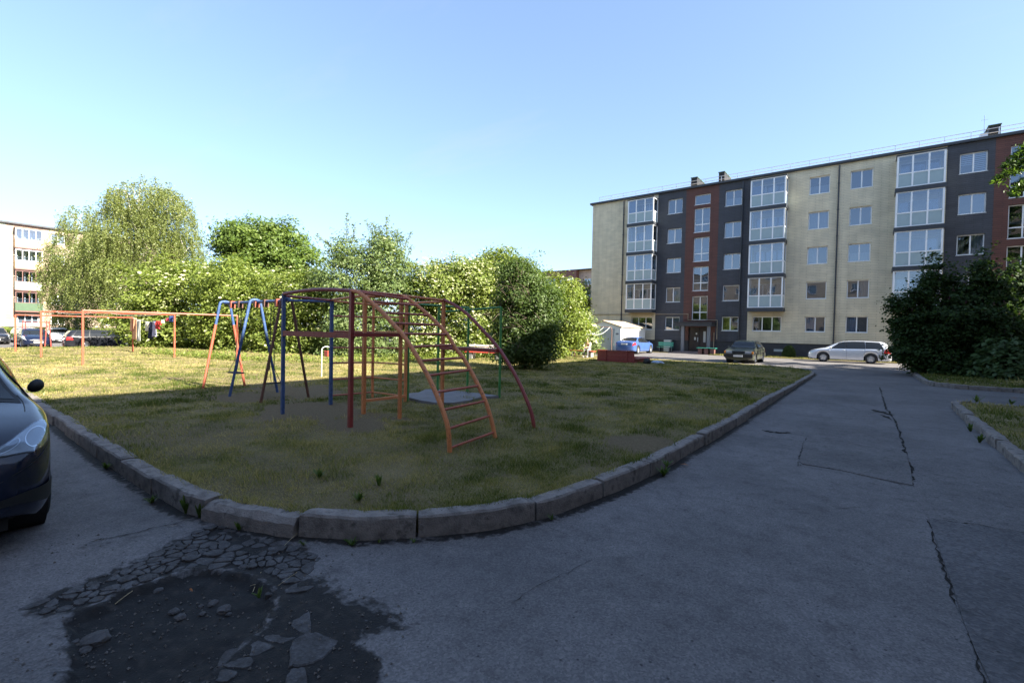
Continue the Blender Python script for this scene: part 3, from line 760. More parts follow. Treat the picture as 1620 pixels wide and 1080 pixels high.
# --- grass blades (one object per lawn)
def blades(name, poly, zf, n, dmin, dmax, hmin, hmax, seed, label, barek=1.0, edge=None, tsh=0.0):
    r = np.random.default_rng(seed)
    # sample by distance from the path where one walks in: log-uniform radius, uniform angle
    a0, a1 = math.radians(45), math.radians(185)
    out_u = []; out_v = []; tot = 0
    while tot < n:
        m = 200000
        d = dmin * (dmax / dmin) ** (r.random(m) ** 0.8)
        a = a0 + (a1 - a0) * r.random(m)
        u = d * np.cos(a); v = d * np.sin(a)
        k = inpoly(u, v, poly)
        u, v = u[k], v[k]
        b = bare_f(u, v) * 1.45 * barek
        k = r.random(len(u)) > b
        u, v = u[k], v[k]
        out_u.append(u); out_v.append(v); tot += len(u)
        if len(u) == 0: break
    u = np.concatenate(out_u)[:n]; v = np.concatenate(out_v)[:n]; n = len(u)
    d = np.hypot(u, v)
    cl = fbm(u * 2.3, v * 2.3, seed + 3)
    h = (hmin + (hmax - hmin) * r.random(n) ** 2.0) * (0.50 + 1.0 * sstep(.3, .75, cl))
    if edge is not None:
        ed, _, _ = polydist(u, v, edge, False)
        h = h * (1 + 0.9 * (1 - sstep(0.0, 0.3, ed)))
    tuft = sstep(.66, .78, fbm(u * 3.7, v * 3.7, seed + 61)); h = h * (1 + .9 * tuft)
    w = 0.0030 * np.maximum(1.0, d / 5.5) * (0.7 + 0.6 * r.random(n))
    an = r.random(n) * 2 * PI
    lean = h * (0.25 + 0.75 * r.random(n)); la = r.random(n) * 2 * PI
    z = zf(u, v) + (fbm(u * 1.3, v * 1.3, 77) - .5) * 0.03
    V = np.zeros((n, 3, 3))
    V[:, 0] = np.stack([u - np.cos(an) * w, v - np.sin(an) * w, z - .005], 1)
    V[:, 1] = np.stack([u + np.cos(an) * w, v + np.sin(an) * w, z - .005], 1)
    V[:, 2] = np.stack([u + np.cos(la) * lean, v + np.sin(la) * lean, z + h], 1)
    dry = fbm(u * 0.45, v * 0.45, 91) * 0.5 + fbm(u * 2.2, v * 2.2, 93) * 0.5
    dry = .43 + (dry - .47) * 1.5
    gt = sstep(.52, .66, fbm(u * 1.9, v * 1.9, seed + 71))
    t = np.clip(0.36 + tsh + (dry - 0.36) * 1.7 - .30 * gt + r.normal(0, 0.24, n), 0, 1)
    if edge is not None: h = h * (.8 + .55 * gt); V[:, 2, 2] = z + h
    me = npmesh(name, V.reshape(-1, 3), np.arange(3 * n).reshape(n, 3), 'grass_blade', np.repeat(t, 3))
    o = link(name, me); tag(o, label, None, None, 'stuff')
    return o
blades('grass', LAWN, lawn_z, 440000, 2.6, 44, 0.016, 0.060, 5, 'short patchy grass, green and straw coloured, on the playground lawn', edge=KERB)
blades('grass', LAWN_R, RL_Z, 45000, 7, 26, 0.03, 0.10, 6, 'green grass on the lawn right of the road', 0.7, tsh=-.16)
blades('grass', LAWN_H, RL_Z, 30000, 20, 33, 0.03, 0.10, 7, 'shaded green grass in front of the dark bushes', 0.5, tsh=-.16)
blades('grass', LAWN_B, lambda u, v: 0.05 + 0 * u, 14000, 39, 46, 0.03, 0.10, 8, 'grass strip along the foot of the tiled apartment block', 0.5)
blades('grass', LAWN_G, far_z, 26000, 30, 70, 0.03, 0.11, 9, 'sunlit grass behind the benches and hedge', 0.5)

# --- broken asphalt: flags between the cracks, built one by one
def voronoi_cells(pts, near=14):
    out = []
    P = np.array(pts)
    for i, p in enumerate(P):
        d = np.hypot(*(P - p).T); nb = np.argsort(d)[1:near + 1]
        poly = [(p[0] - .4, p[1] - .4), (p[0] + .4, p[1] - .4), (p[0] + .4, p[1] + .4), (p[0] - .4, p[1] + .4)]
        for j in nb:
            q = P[j]; mx, my = (p + q) / 2; nx, ny = q - p; new = []
            for k in range(len(poly)):
                a = poly[k]; b = poly[(k + 1) % len(poly)]
                da = (a[0] - mx) * nx + (a[1] - my) * ny; db = (b[0] - mx) * nx + (b[1] - my) * ny
                if da <= 0: new.append(a)
                if (da < 0) != (db < 0):
                    t = da / (da - db); new.append((a[0] + (b[0] - a[0]) * t, a[1] + (b[1] - a[1]) * t))
            poly = new
            if len(poly) < 3: break
        out.append(poly)
    return out
rn = random.Random(31)
def flags(region, sp, drop, seed, shrink=0.012, lift=0.004):
    r = random.Random(seed)
    xs = [p[0] for p in region]; ys = [p[1] for p in region]
    pts = []
    x = min(xs) - .3
    while x < max(xs) + .3:
        y = min(ys) - .3
        while y < max(ys) + .3:
            k = 0.75 + 0.8 * float(fbm(x * 2.2, y * 2.2, seed))
            if r.random() < 0.34 + .66 * sstep(.35, .6, float(fbm(x * 3.1, y * 3.1, seed + 9))): pts.append((x + r.uniform(-.48, .48) * sp, y + r.uniform(-.48, .48) * sp))
            y += sp
        x += sp
    cells = voronoi_cells(pts)
    P = np.array(pts); ins = inpoly(P[:, 0], P[:, 1], region) & ~inpoly(P[:, 0], P[:, 1], HOLE)
    for c, p, ok in zip(cells, pts, ins):
        if not ok or len(c) < 3 or r.random() < drop: continue
        ce = np.array(c).mean(0); hd, _, _ = polydist(ce[0:1], ce[1:2], HOLE)
        a0 = np.array(c); rad = np.hypot(*(a0 - ce).T).mean()
        if rad > .25 or rad < .022: continue
        poly = []
        for k in range(len(c)):
            a = Vector(c[k]); b = Vector(c[(k + 1) % len(c)])
            for f in ((0.10, 0.3, 0.5, 0.7, 0.90) if (b - a).length > .05 else (0.25, 0.75)):
                q = a.lerp(b, f); v = q - Vector(ce); l = v.length
                w_ = 1 - abs(f - .5) * 2
                cut = shrink * r.uniform(.5, 1.5) + max(0, mnoise.noise(Vector((a.x * 31 + f * 5, a.y * 31, seed)))) * .010 + (.006 if w_ < .3 else 0)
                q = Vector(ce) + v * max(.3, (l - cut) / l)
                poly.append((q.x, q.y))
        zt = float(road_z(np.array([ce[0]]), np.array([ce[1]]))[0]) * 0 + lift + r.uniform(-.006, .004) + (-.012 if hd[0] < .06 else 0)
        tx, ty = r.uniform(-.035, .035), r.uniform(-.035, .035)
        n = len(poly); vs = []
        for lev, (zz, kk) in enumerate(((-.06, 1.0), (zt - .006, 1.0), (zt, .95))):
            for q in poly:
                qx = ce[0] + (q[0] - ce[0]) * kk; qy = ce[1] + (q[1] - ce[1]) * kk
                vs.append((qx - ce[0], qy - ce[1], zz + (tx * (qx - ce[0]) + ty * (qy - ce[1]) if lev else 0)))
        fs = [(l * n + k, l * n + (k + 1) % n, (l + 1) * n + (k + 1) % n, (l + 1) * n + k) for l in range(2) for k in range(n)] + [tuple(range(2 * n, 3 * n))]
        mb = MB(); mb.add(vs, fs); o = mb.build('asphalt_piece', 'asphalt_piece', road); o.location = (ce[0], ce[1], 0)
flags(CRK1, 0.068, 0.08, 3, 0.0028, -0.002)
flags(CRK2, 0.115, 0.55, 5, 0.007, -0.006)

# --- cracks and the old patch in the road
def ribbon(pts, w, z=0.006, seed=0, mat='crack_dirt', name='crack'):
    r = random.Random(seed)
    P = catmull([G(a, b) for a, b in pts], 10)
    P = resample(P, 0.07); vs = []; n = len(P)
    for i, p in enumerate(P):
        a = P[max(0, i - 1)]; b = P[min(n - 1, i + 1)]; t = (b - a).normalized(); nn = Vector((-t.y, t.x, 0))
        ww = w * .75 * (0.25 + 1.3 * r.random() ** 1.5) * (1.35 if w > .04 else 1) * float(1 if w > .04 else sstep(-.45, .15, mnoise.noise(p * 1.7) + .12) * .9 + .1) * min(1, i / 4 + .15, (n - 1 - i) / 4 + .15)
        p = p + nn * (mnoise.noise(p * 2.1) * .030 + mnoise.noise(p * 14) * .022 + r.uniform(-.010, .010))
        zz = z + float(road_z(np.array([p.x]), np.array([p.y]))[0])
        vs += [(p.x + nn.x * ww, p.y + nn.y * ww, zz), (p.x - nn.x * ww, p.y - nn.y * ww, zz)]
    mb = MB(); mb.add(vs, [(2 * i, 2 * i + 1, 2 * i + 3, 2 * i + 2) for i in range(n - 1)])
    return mb.build(name, mat, road)
for i, (pts, w) in enumerate([
    ([(1392, 612), (1400, 640), (1415, 665), (1425, 690), (1432, 715), (1440, 740), (1446, 770)], .022),
    ([(1466, 820), (1476, 850), (1490, 890), (1505, 930), (1520, 980), (1540, 1030), (1568, 1090)], .012),
    ([(1466, 820), (1500, 824), (1560, 832), (1650, 848)], .010),
    ([(1275, 690), (1330, 698), (1380, 708), (1436, 716)], .008),
    ([(1268, 735), (1330, 745), (1390, 758), (1446, 770)], .008),
    ([(1275, 690), (1268, 712), (1262, 735), (1268, 735)], .010),
    ([(1165, 672), (1220, 681), (1275, 689)], .010),
    ([(1384, 738), (1405, 742), (1438, 738)], .065),
    ([(1380, 648), (1396, 652), (1412, 656)], .10),
    ([(1395, 656), (1410, 664)], .06),
    ([(1205, 680), (1228, 684), (1250, 684)], .05),
    ([(868, 832), (905, 850), (945, 872), (912, 896), (850, 930), (780, 965)], .003),
    ([(140, 858), (200, 846), (262, 832), (330, 818)], .007),
    ([(1100, 775), (1180, 800), (1290, 806), (1400, 800)], .003),
    ([(1240, 655), (1300, 660), (1395, 664)], .006),
]):
    ribbon(pts, w, seed=i + 3)
pm2 = MB(); q2 = [G(*p) for p in [(1277, 692), (1330, 699), (1380, 709), (1434, 717), (1441, 745), (1444, 768), (1390, 757), (1330, 744), (1270, 734), (1264, 730)]]
pm2.prism([(p.x, p.y) for p in q2], -.02, .009)
tag(pm2.build('asphalt_patch', 'asphalt_mend', road))
patch = MB()
pp = [G(*p) for p in [(1469, 822), (1500, 826), (1560, 834), (1650, 850), (1700, 900), (1720, 1090), (1640, 1150), (1572, 1092), (1543, 1030), (1523, 980), (1508, 930), (1493, 890), (1479, 850)]]
patch.prism([(p.x, p.y) for p in pp], -.02, .010)
tag(patch.build('asphalt_patch', 'asphalt_old', road))

# --- rubble
def rock(rad, seed, flat=0.6):
    r = random.Random(seed); bm = bmesh.new(); bmesh.ops.create_icosphere(bm, subdivisions=2, radius=1)
    for v in bm.verts:
        k = 1 + 0.35 * mnoise.noise(v.co * 1.3 + Vector((seed * 3.7, 0, 0))) + .12 * mnoise.noise(v.co * 3.5 + Vector((0, seed, 0)))
        v.co = Vector((v.co.x * k * rad, v.co.y * k * rad * r.uniform(.98, 1.0), max(-.5, v.co.z * k) * rad * flat))
    me = bpy.data.meshes.new('stone'); bm.to_mesh(me); bm.free(); me.materials.append(MATS['stone']); return me
chunks = [((355, 963), .075), ((385, 905), .05), ((275, 962), .055), ((285, 972), .06), ((337, 952), .055), ((318, 955), .03), ((150, 1018), .12), ((135, 1033), .055), ((118, 1022), .04), ((362, 968), .032), ((232, 928), .07), ((215, 935), .035), ((250, 936), .055), ((320, 967), .035), ((225, 924), .03), ((190, 946), .04)]
CHUNK = ['largest of the small lumps near the middle of the pothole', 'lump at the right of the pothole below the weed', 'lump in the middle of the pothole, left of its twin', 'lump in the middle of the pothole, right of its twin', 'lump just left of the largest small lump', 'tiny lump between the two middle pairs in the pothole',
         'biggest flat slab of asphalt at the left of the pothole', 'lump against the lower side of the biggest flat slab', 'small lump at the left end of the biggest flat slab', 'tiny lump just below the largest small lump', 'flat lump under the upper left rim of the pothole', 'small lump just below the upper left rim of the pothole', 'lump right of the flat one under the rim', 'tiny lump near the centre of the pothole', 'smallest lump under the upper left rim', 'small lump near the left rim above the biggest slab']
for i, ((a, b), r) in enumerate(chunks):
    p = G(a, b, -.05); zz = float(road_z(np.array([p.x]), np.array([p.y]))[0])
    o = link('asphalt_chunk', rock(r * .55, i + 1, .5), None, (p.x, p.y, zz + r * .1)); o.rotation_euler = (0, 0, rn.uniform(0, 6))
    tag(o, CHUNK[i], 'rubble', 'loose asphalt chunks in the pothole')
mb = MB(); 
base = [Vector(v) for v in [(1, 0, 0), (-.5, .8, 0), (-.4, -.9, 0), (.1, 0, .8), (0, .1, -.6)]]
for i in range(900):
    while True:
        a, b = rn.uniform(20, 660), rn.uniform(840, 1080); p = G(a, b)
        w = float(road_dirt(np.array([p.x]), np.array([p.y]))[0])
        if rn.random() < w: break
    zz = float(road_z(np.array([p.x]), np.array([p.y]))[0]); s = rn.choice([.003, .004, .004, .006, .008, .011]); an = rn.uniform(0, 6.28)
    vs = [(p.x + (v.x * math.cos(an) - v.y * math.sin(an)) * s * rn.uniform(.7, 1.2), p.y + (v.x * math.sin(an) + v.y * math.cos(an)) * s, zz + v.z * s + s * .3) for v in base]
    mb.add(vs, [(0, 1, 3), (1, 2, 3), (2, 0, 3), (0, 4, 1), (1, 4, 2), (2, 4, 0)])
tag(mb.build('gravel', 'gravel_stone'), 'loose gravel and grit scattered in and around the pothole', None, None, 'stuff')
for (a, b, c, d, rr) in [(400, 925, 413, 902, .002), (396, 918, 404, 924, .0016), (440, 925, 470, 912, .0012), (450, 862, 470, 850, .0015), (182, 948, 210, 936, .0025), (1083, 737, 1083, 737, 0)]:
    if rr == 0: continue
    p, q = G(a, b), G(c, d); 
    zz = float(road_z(np.array([p.x]), np.array([p.y]))[0])
    m2 = MB(); m2.tube([(p.x, p.y, zz + .01), ((p.x + q.x) / 2, (p.y + q.y) / 2, zz + .03), (q.x, q.y, zz + .045)], rr, 5)
    tag(m2.build('straw', 'straw'), {400: 'longest dry straw stalk standing up by the pothole weed', 396: 'short bent straw crossing the longer stalk by the pothole', 440: 'thin pale straw lying right of the pothole weed', 450: 'straw lying on the cracked asphalt below the kerb joint', 182: 'straw at the left rim of the pothole'}[a], 'straw', 'dry stalks by the pothole')
def flat_leaf(px, py, s, label, z=None):
    p = G(px, py); m2 = MB()
    m2.add([(p.x - s, p.y, .012), (p.x, p.y - s * .45, .03), (p.x + s, p.y + .1 * s, .016), (p.x, p.y + s * .5, .02), (p.x, p.y, .036)], [(0, 1, 4), (1, 2, 4), (2, 3, 4), (3, 0, 4)])
    tag(m2.build('dry_leaf', 'dry_leaf'), label, 'leaf')
flat_leaf(1083, 737, .055, 'curled orange dry leaf on the road beside the kerb')
flat_leaf(1604, 630, .09, 'reddish dry leaf on the side path by the right lawn')
flat_leaf(302, 938, .02, 'small orange dry leaf in the middle of the pothole')

# --- weeds at the foot of the kerb
def weed(p, h, n, seed, label, group=None, spread=1.0):
    r = random.Random(seed); vs = []; fs = []; tint = []
    for i in range(n):
        an = r.uniform(0, 2 * PI); le = h * r.uniform(.5, 1.1); out_ = le * r.uniform(.25, .9) * spread; w = le * r.uniform(.07, .13)
        px, py = -math.sin(an), math.cos(an); k = len(vs)
        bx, by = r.uniform(-.008, .008), r.uniform(-.008, .008)
        for f, ww in ((0, .5), (.45, 1), (.8, .7), (1, .05)):
            x = bx + math.cos(an) * out_ * f; y = by + math.sin(an) * out_ * f; z = le * (f - .38 * f * f * (out_ / le))
            vs += [(x + px * w * ww, y + py * w * ww, z), (x - px * w * ww, y - py * w * ww, z)]
            tint += [r.random()] * 2
        fs += [(k + 2 * j, k + 2 * j + 1, k + 2 * j + 3, k + 2 * j + 2) for j in range(3)]
    me = npmesh('weed', vs, fs, 'weed_leaf', tint); o = link('weed', me, None, (p.x, p.y, p.z))
    return tag(o, label, 'weed', group)
wg = 'green weeds growing at the foot of the kerb'
for i, (a, b, h, n, sp) in enumerate([(295, 812, .17, 26, .5), (316, 818, .13, 20, .5), (240, 795, .09, 22, 1.2), (378, 838, .08, 12, .7), (556, 862, .07, 26, 1.5), (480, 862, .06, 14, 1.2), (655, 858, .05, 14, 1.3), (1050, 752, .13, 26, 1.0), (168, 741, .10, 24, 1.3), (872, 822, .06, 10, 1.0), (600, 858, .04, 8, 1.2)]):
    lab = {0: 'tall upright weed in the kerb joint beside the chipped kerb stone', 7: 'grassy weed tuft at the kerb half way up the road', 8: 'flat weed at the kerb near the black car', 1: 'second upright weed against the end of the chipped kerb stone', 2: 'low spreading weed left of the two upright weeds', 3: 'small weed under the middle of the chipped kerb stone', 4: 'widest flat weed tuft under the long straight kerb stone', 5: 'small weed at the joint right of the chipped kerb stone', 6: 'small weed at the right end of the long kerb stone', 9: 'tiny weed at the kerb joint where the kerb turns up the road', 10: 'tiniest grass tuft under the long straight kerb stone'}.get(i, 'small green weed growing at the foot of the kerb')
    weed(G(a, b), h, n, 100 + i, lab, wg, sp)
weed(G(410, 945, -.03), .06, 16, 140, 'small weed growing inside the pothole edge', None, 1.0)
weed(GL(1055, 738), .10, 20, 141, 'tuft of grass over the kerb top half way up the road', None, 1.0)
for i, (a, b) in enumerate([(1535, 682), (1550, 700)]): weed(G(a, b), .16, 22, 150 + i, ['farther grass tuft between the broken kerb stones on the right', 'nearer grass tuft between the broken kerb stones on the right'][i], 'tufts at the right kerb', .7)
for i, (a, b, h) in enumerate([(600, 768, .12), (505, 755, .1), (568, 792, .09), (1545, 636, .22), (1600, 640, .16)]): weed(GL(a, b), h, 18, 160 + i, ['tallest broad leaved weed in the lawn behind the long kerb stone', 'broad leaved weed in the lawn left of the tallest one', 'broad leaved weed in the lawn nearest the kerb', 'big leafy weed on the corner of the right lawn', 'leafy weed on the right lawn near the picture edge'][i], 'broad leaved weeds in the lawns', .9)

# ================================================================== BUILDINGS
def wall_cells(mb, a0, a1, z0, z1, holes, plane, depth, axis='u', sgn=-1):
    """front face with real openings and their reveals; axis 'u': wall in the u-z plane at v=plane, reveals run to plane-sgn*depth"""
    hs = [(max(a0, h[0]), min(a1, h[1]), max(z0, h[2]), min(z1, h[3])) for h in holes if h[1] > a0 and h[0] < a1 and h[3] > z0 and h[2] < z1]
    As = sorted(set([a0, a1] + [x for h in hs for x in h[:2]])); Zs = sorted(set([z0, z1] + [x for h in hs for x in h[2:]]))
    P = (lambda a, z, d=0: (a, plane - sgn * d, z)) if axis == 'u' else (lambda a, z, d=0: (plane - sgn * d, a, z))
    for a, b in zip(As, As[1:]):
        for c, d in zip(Zs, Zs[1:]):
            m, n = (a + b) / 2, (c + d) / 2
            if any(h[0] < m < h[1] and h[2] < n < h[3] for h in hs): continue
            mb.quad(P(a, c), P(b, c), P(b, d), P(a, d))
    for h in hs:
        x0, x1, y0, y1 = h
        mb.quad(P(x0, y0), P(x0, y1), P(x0, y1, depth), P(x0, y0, depth)); mb.quad(P(x1, y1), P(x1, y0), P(x1, y0, depth), P(x1, y1, depth))
        mb.quad(P(x1, y0), P(x0, y0), P(x0, y0, depth), P(x1, y0, depth)); mb.quad(P(x0, y1), P(x1, y1), P(x1, y1, depth), P(x0, y1, depth))

WIN = {}
def win_meshes(kind, w, h, mull, transom=None, sill=True, fr=0.065, deep=.07):
    """window meshes in a local frame: x across, y into the wall, z up, origin at the lower left of the opening"""
    f = MB()
    f.box(0, w, 0, deep, 0, fr); f.box(0, w, 0, deep, h - fr, h)
    f.box(0, fr, .001, deep - .001, fr, h - fr); f.box(w - fr, w, .001, deep - .001, fr, h - fr)
    xs = [0] + [w * m for m in mull] + [w]
    for m in mull: f.box(w * m - fr * .6, w * m + fr * .6, .002, deep - .002, fr, h - fr)
    zs = [0, h]
    if transom:
        zs = [0, transom, h]; f.box(fr, w - fr, .003, deep - .003, transom - fr * .6, transom + fr * .6)
    panes = []
    for a, b in zip(xs, xs[1:]):
        for c, d in zip(zs, zs[1:]):
            p = MB(); p.quad((a + fr * .5, .035, c + fr * .5), (b - fr * .5, .035, c + fr * .5), (b - fr * .5, .035, d - fr * .5), (a + fr * .5, .035, d - fr * .5)); panes.append(p.mesh('pane', 'window_glass'))
    s = MB(); s.box(-.03, w + .03, -.17, .02, -.03, -.002)
    cur = {}
    def curt(x0, x1, z0, z1, mat, folds=True):
        c = MB(); n = max(4, int((x1 - x0) / .05)); 
        for i in range(n):
            a = x0 + (x1 - x0) * i / n; b = x0 + (x1 - x0) * (i + 1) / n
            ya = .17 + (.025 * math.sin(i * 1.9) if folds else 0); yb = .17 + (.025 * math.sin((i + 1) * 1.9) if folds else 0)
            c.quad((a, ya, z0), (b, yb, z0), (b, yb, z1), (a, ya, z1))
        return c.mesh('curtain', mat)
    cur['white'] = curt(.03, w - .03, .03, h - .03, 'curtain_white')
    cur['left'] = curt(.03, w * .5, .03, h - .03, 'curtain_white')
    cur['right'] = curt(w * .5, w - .03, .03, h - .03, 'curtain_white')
    cur['half'] = curt(.03, w - .03, .03, h * .5, 'curtain_white')
    cur['tan'] = curt(.03, w * .3, .03, h - .03, 'curtain_tan')
    cur['blue'] = curt(.03, w * .52, .03, h - .03, 'curtain_blue')
    def slat(x0, x1, z0):
        c = MB(); z = h - .06
        while z > z0:
            c.quad((x0, .10, z - .085), (x1, .10, z - .085), (x1, .13, z), (x0, .13, z)); z -= .125
        return c.mesh('blind', 'blind')
    cur['blindl'] = slat(.05, w * .5 - .04, h * .45); cur['blindr'] = slat(w * .5 + .04, w - .05, .05); cur['blind'] = slat(.05, w - .05, .05)
    WIN[kind] = (f.mesh('window', 'white_pvc'), panes, s.mesh('sill', 'white_pvc') if sill else None, cur)
win_meshes('std', 1.36, 1.36, [.5])
win_meshes('one', 1.36, 1.36, [])
win_meshes('grd', 1.36, 1.22, [.5])
win_meshes('wide', 2.16, 1.22, [.34, .68])
win_meshes('stair', 1.38, 2.18, [.5], .72)
win_meshes('stairtop', 1.38, .90, [])
win_meshes('balc', 2.2, 1.5, [.33, .66])
win_meshes('far', 1.4, 1.35, [.5], None, True, .09)
win_meshes('far3', 2.0, 1.35, [.36, .68], None, True, .09)
def put_window(parent, kind, loc, rz=0.0, curtains=()):
    f, panes, sill, cur = WIN[kind]
    o = link('window', f, parent, loc); o.rotation_euler = (0, 0, rz)
    for p in panes: link('pane', p, o)
    if sill: link('sill', sill, o)
    for c in curtains: link('blind' if c.startswith('blind') else 'curtain', cur[c], o)
    return o

V0 = 43.77; ROOF = 15.05
bld = thing('apartment_building', 'five storey apartment block clad in cream, charcoal and brick red tiles with glazed balconies', 'apartment building', (0, V0, 0))
OR = (0, V0, 0)
SECT = [(-23.36, -16.40, 'clad_cream'), (-16.40, -13.76, 'clad_dark'), (-13.76, -10.92, 'clad_red'), (-10.92, -8.36, 'clad_dark'), (-8.36, 3.86, 'clad_cream'), (3.86, 6.20, 'clad_dark'), (6.20, 9.05, 'clad_red'), (9.05, 11.55, 'clad_dark'), (11.55, 23.8, 'clad_cream')]
rw = random.Random(5)
TOP = [3.30 + 2.755 * k for k in range(5)]
wins = []   # (kind, u0, z0, w, h, curtains)
CUR = {(-15.46, 4): (), (-15.46, 3): ('left',), (-15.46, 2): ('right',), (-15.46, 1): ('right',), (-15.46, 0): ('blind',),
       (-10.42, 4): ('half',), (-10.42, 3): ('left', ), (-10.42, 2): ('left',), (-10.42, 1): (), (-10.42, 0): (),
       (-4.17, 4): ('half',), (-4.17, 3): ('white',), (-4.17, 2): ('left',), (-4.17, 1): (), (-4.17, 0): ('blue',),
       (-1.52, 4): (), (-1.52, 3): (), (-1.52, 2): ('half',), (-1.52, 1): ('right',), (-1.52, 0): ('blue',),
       (4.50, 4): ('blindl', 'blindr'), (4.50, 3): ('right',), (4.50, 2): ('tan', 'right'), (4.50, 1): ('left',), (4.50, 0): ('white',)}
for u0 in (-15.46, -10.42, -4.17, -1.52, 4.50, 9.6, 16.2, 19.0):
    for k in range(5):
        h = 1.22 if k == 0 else 1.36
        kind = 'grd' if k == 0 else 'std'
        if (u0, k) in ((-4.17, 1), (-10.42, 1)): kind = 'one'
        wins.append((kind, u0, TOP[k] - h, 1.36, h, CUR.get((u0, k), rw.choice([(), ('half',), ('right',)]))))
for u0 in (-13.02, 6.90):
    wins.append(('stairtop', u0, 13.45, 1.38, .90, ()))
    for k, zt in enumerate((5.18, 7.85, 10.50, 13.14)):
        wins.append(('stair', u0, zt - 2.18, 1.38, 2.18, ()))
for u0 in (-18.85, -7.98, 1.35, 12.2): wins.append(('wide', u0, 2.09, 2.16, 1.22, ('tan',)))
BALC = [-18.98, -8.20, 1.16, 12.0]
for bu in BALC:
    for k in range(4): wins.append(('balc', bu + .2, 4.55 + 2.755 * k, 2.2, 1.5, (rw.choice(['half', 'right', 'left', 'blue', 'tan']),)))
holes = [(w[1], w[1] + w[3], w[2], w[2] + w[4]) for w in wins]
DOOR = (-13.25, -11.30, 0.18, 2.36)
holes.append(DOOR)
for a, b, m in SECT:
    mb = MB(); wall_cells(mb, a, b, 1.12, 15.0, holes, V0, .2)
    mb.build('wall_cladding', m, bld, origin=OR)
mb = MB(); wall_cells(mb, -23.3, 23.8, -.2, 1.12, [DOOR], V0 + .06, .2); mb.quad((-23.3, V0, 1.12), (23.8, V0, 1.12), (23.8, V0 + .06, 1.12), (-23.3, V0 + .06, 1.12))
mb.build('plinth', 'plinth_grey', bld, origin=OR)
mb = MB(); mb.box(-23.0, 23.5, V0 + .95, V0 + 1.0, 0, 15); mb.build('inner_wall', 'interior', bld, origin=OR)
mb = MB(); mb.box(-23.36, -23.0, V0 + .001, V0 + 12, 0, 15); mb.box(23.5, 23.8, V0 + .001, V0 + 12, 0, 15); mb.box(-23.0, 23.5, V0 + 11.7, V0 + 12, 0, 15); mb.build('wall', 'clad_cream', bld, origin=OR)
mb = MB()
for z in [2.0 - .35 + 2.755 * k for k in range(5)]: mb.box(-23, 23.5, V0 + .21, V0 + .95, z + 2.1, z + 2.3)
for a, b, m in SECT[:-1]: mb.box(b - .1, b + .1, V0 + .21, V0 + .95, .1, 14.9)
mb.build('floor_slab', 'interior_light', bld, origin=OR)
mb = MB(); mb.box(-23.6, 24.0, V0 - .22, V0 + 12.2, 15.0, 15.17); mb.build('roof', 'dark_trim', bld, origin=OR)
mb = MB(); mb.box(-23.5, 23.9, V0 - .15, V0 + 12.1, 15.172, 15.20); mb.build('roof_edge', 'garage_roof', bld, origin=OR)
for k, (kind, u0, z0, w, h, cu) in enumerate(wins):
    put_window(bld, kind, (u0, .16, z0), 0, cu)
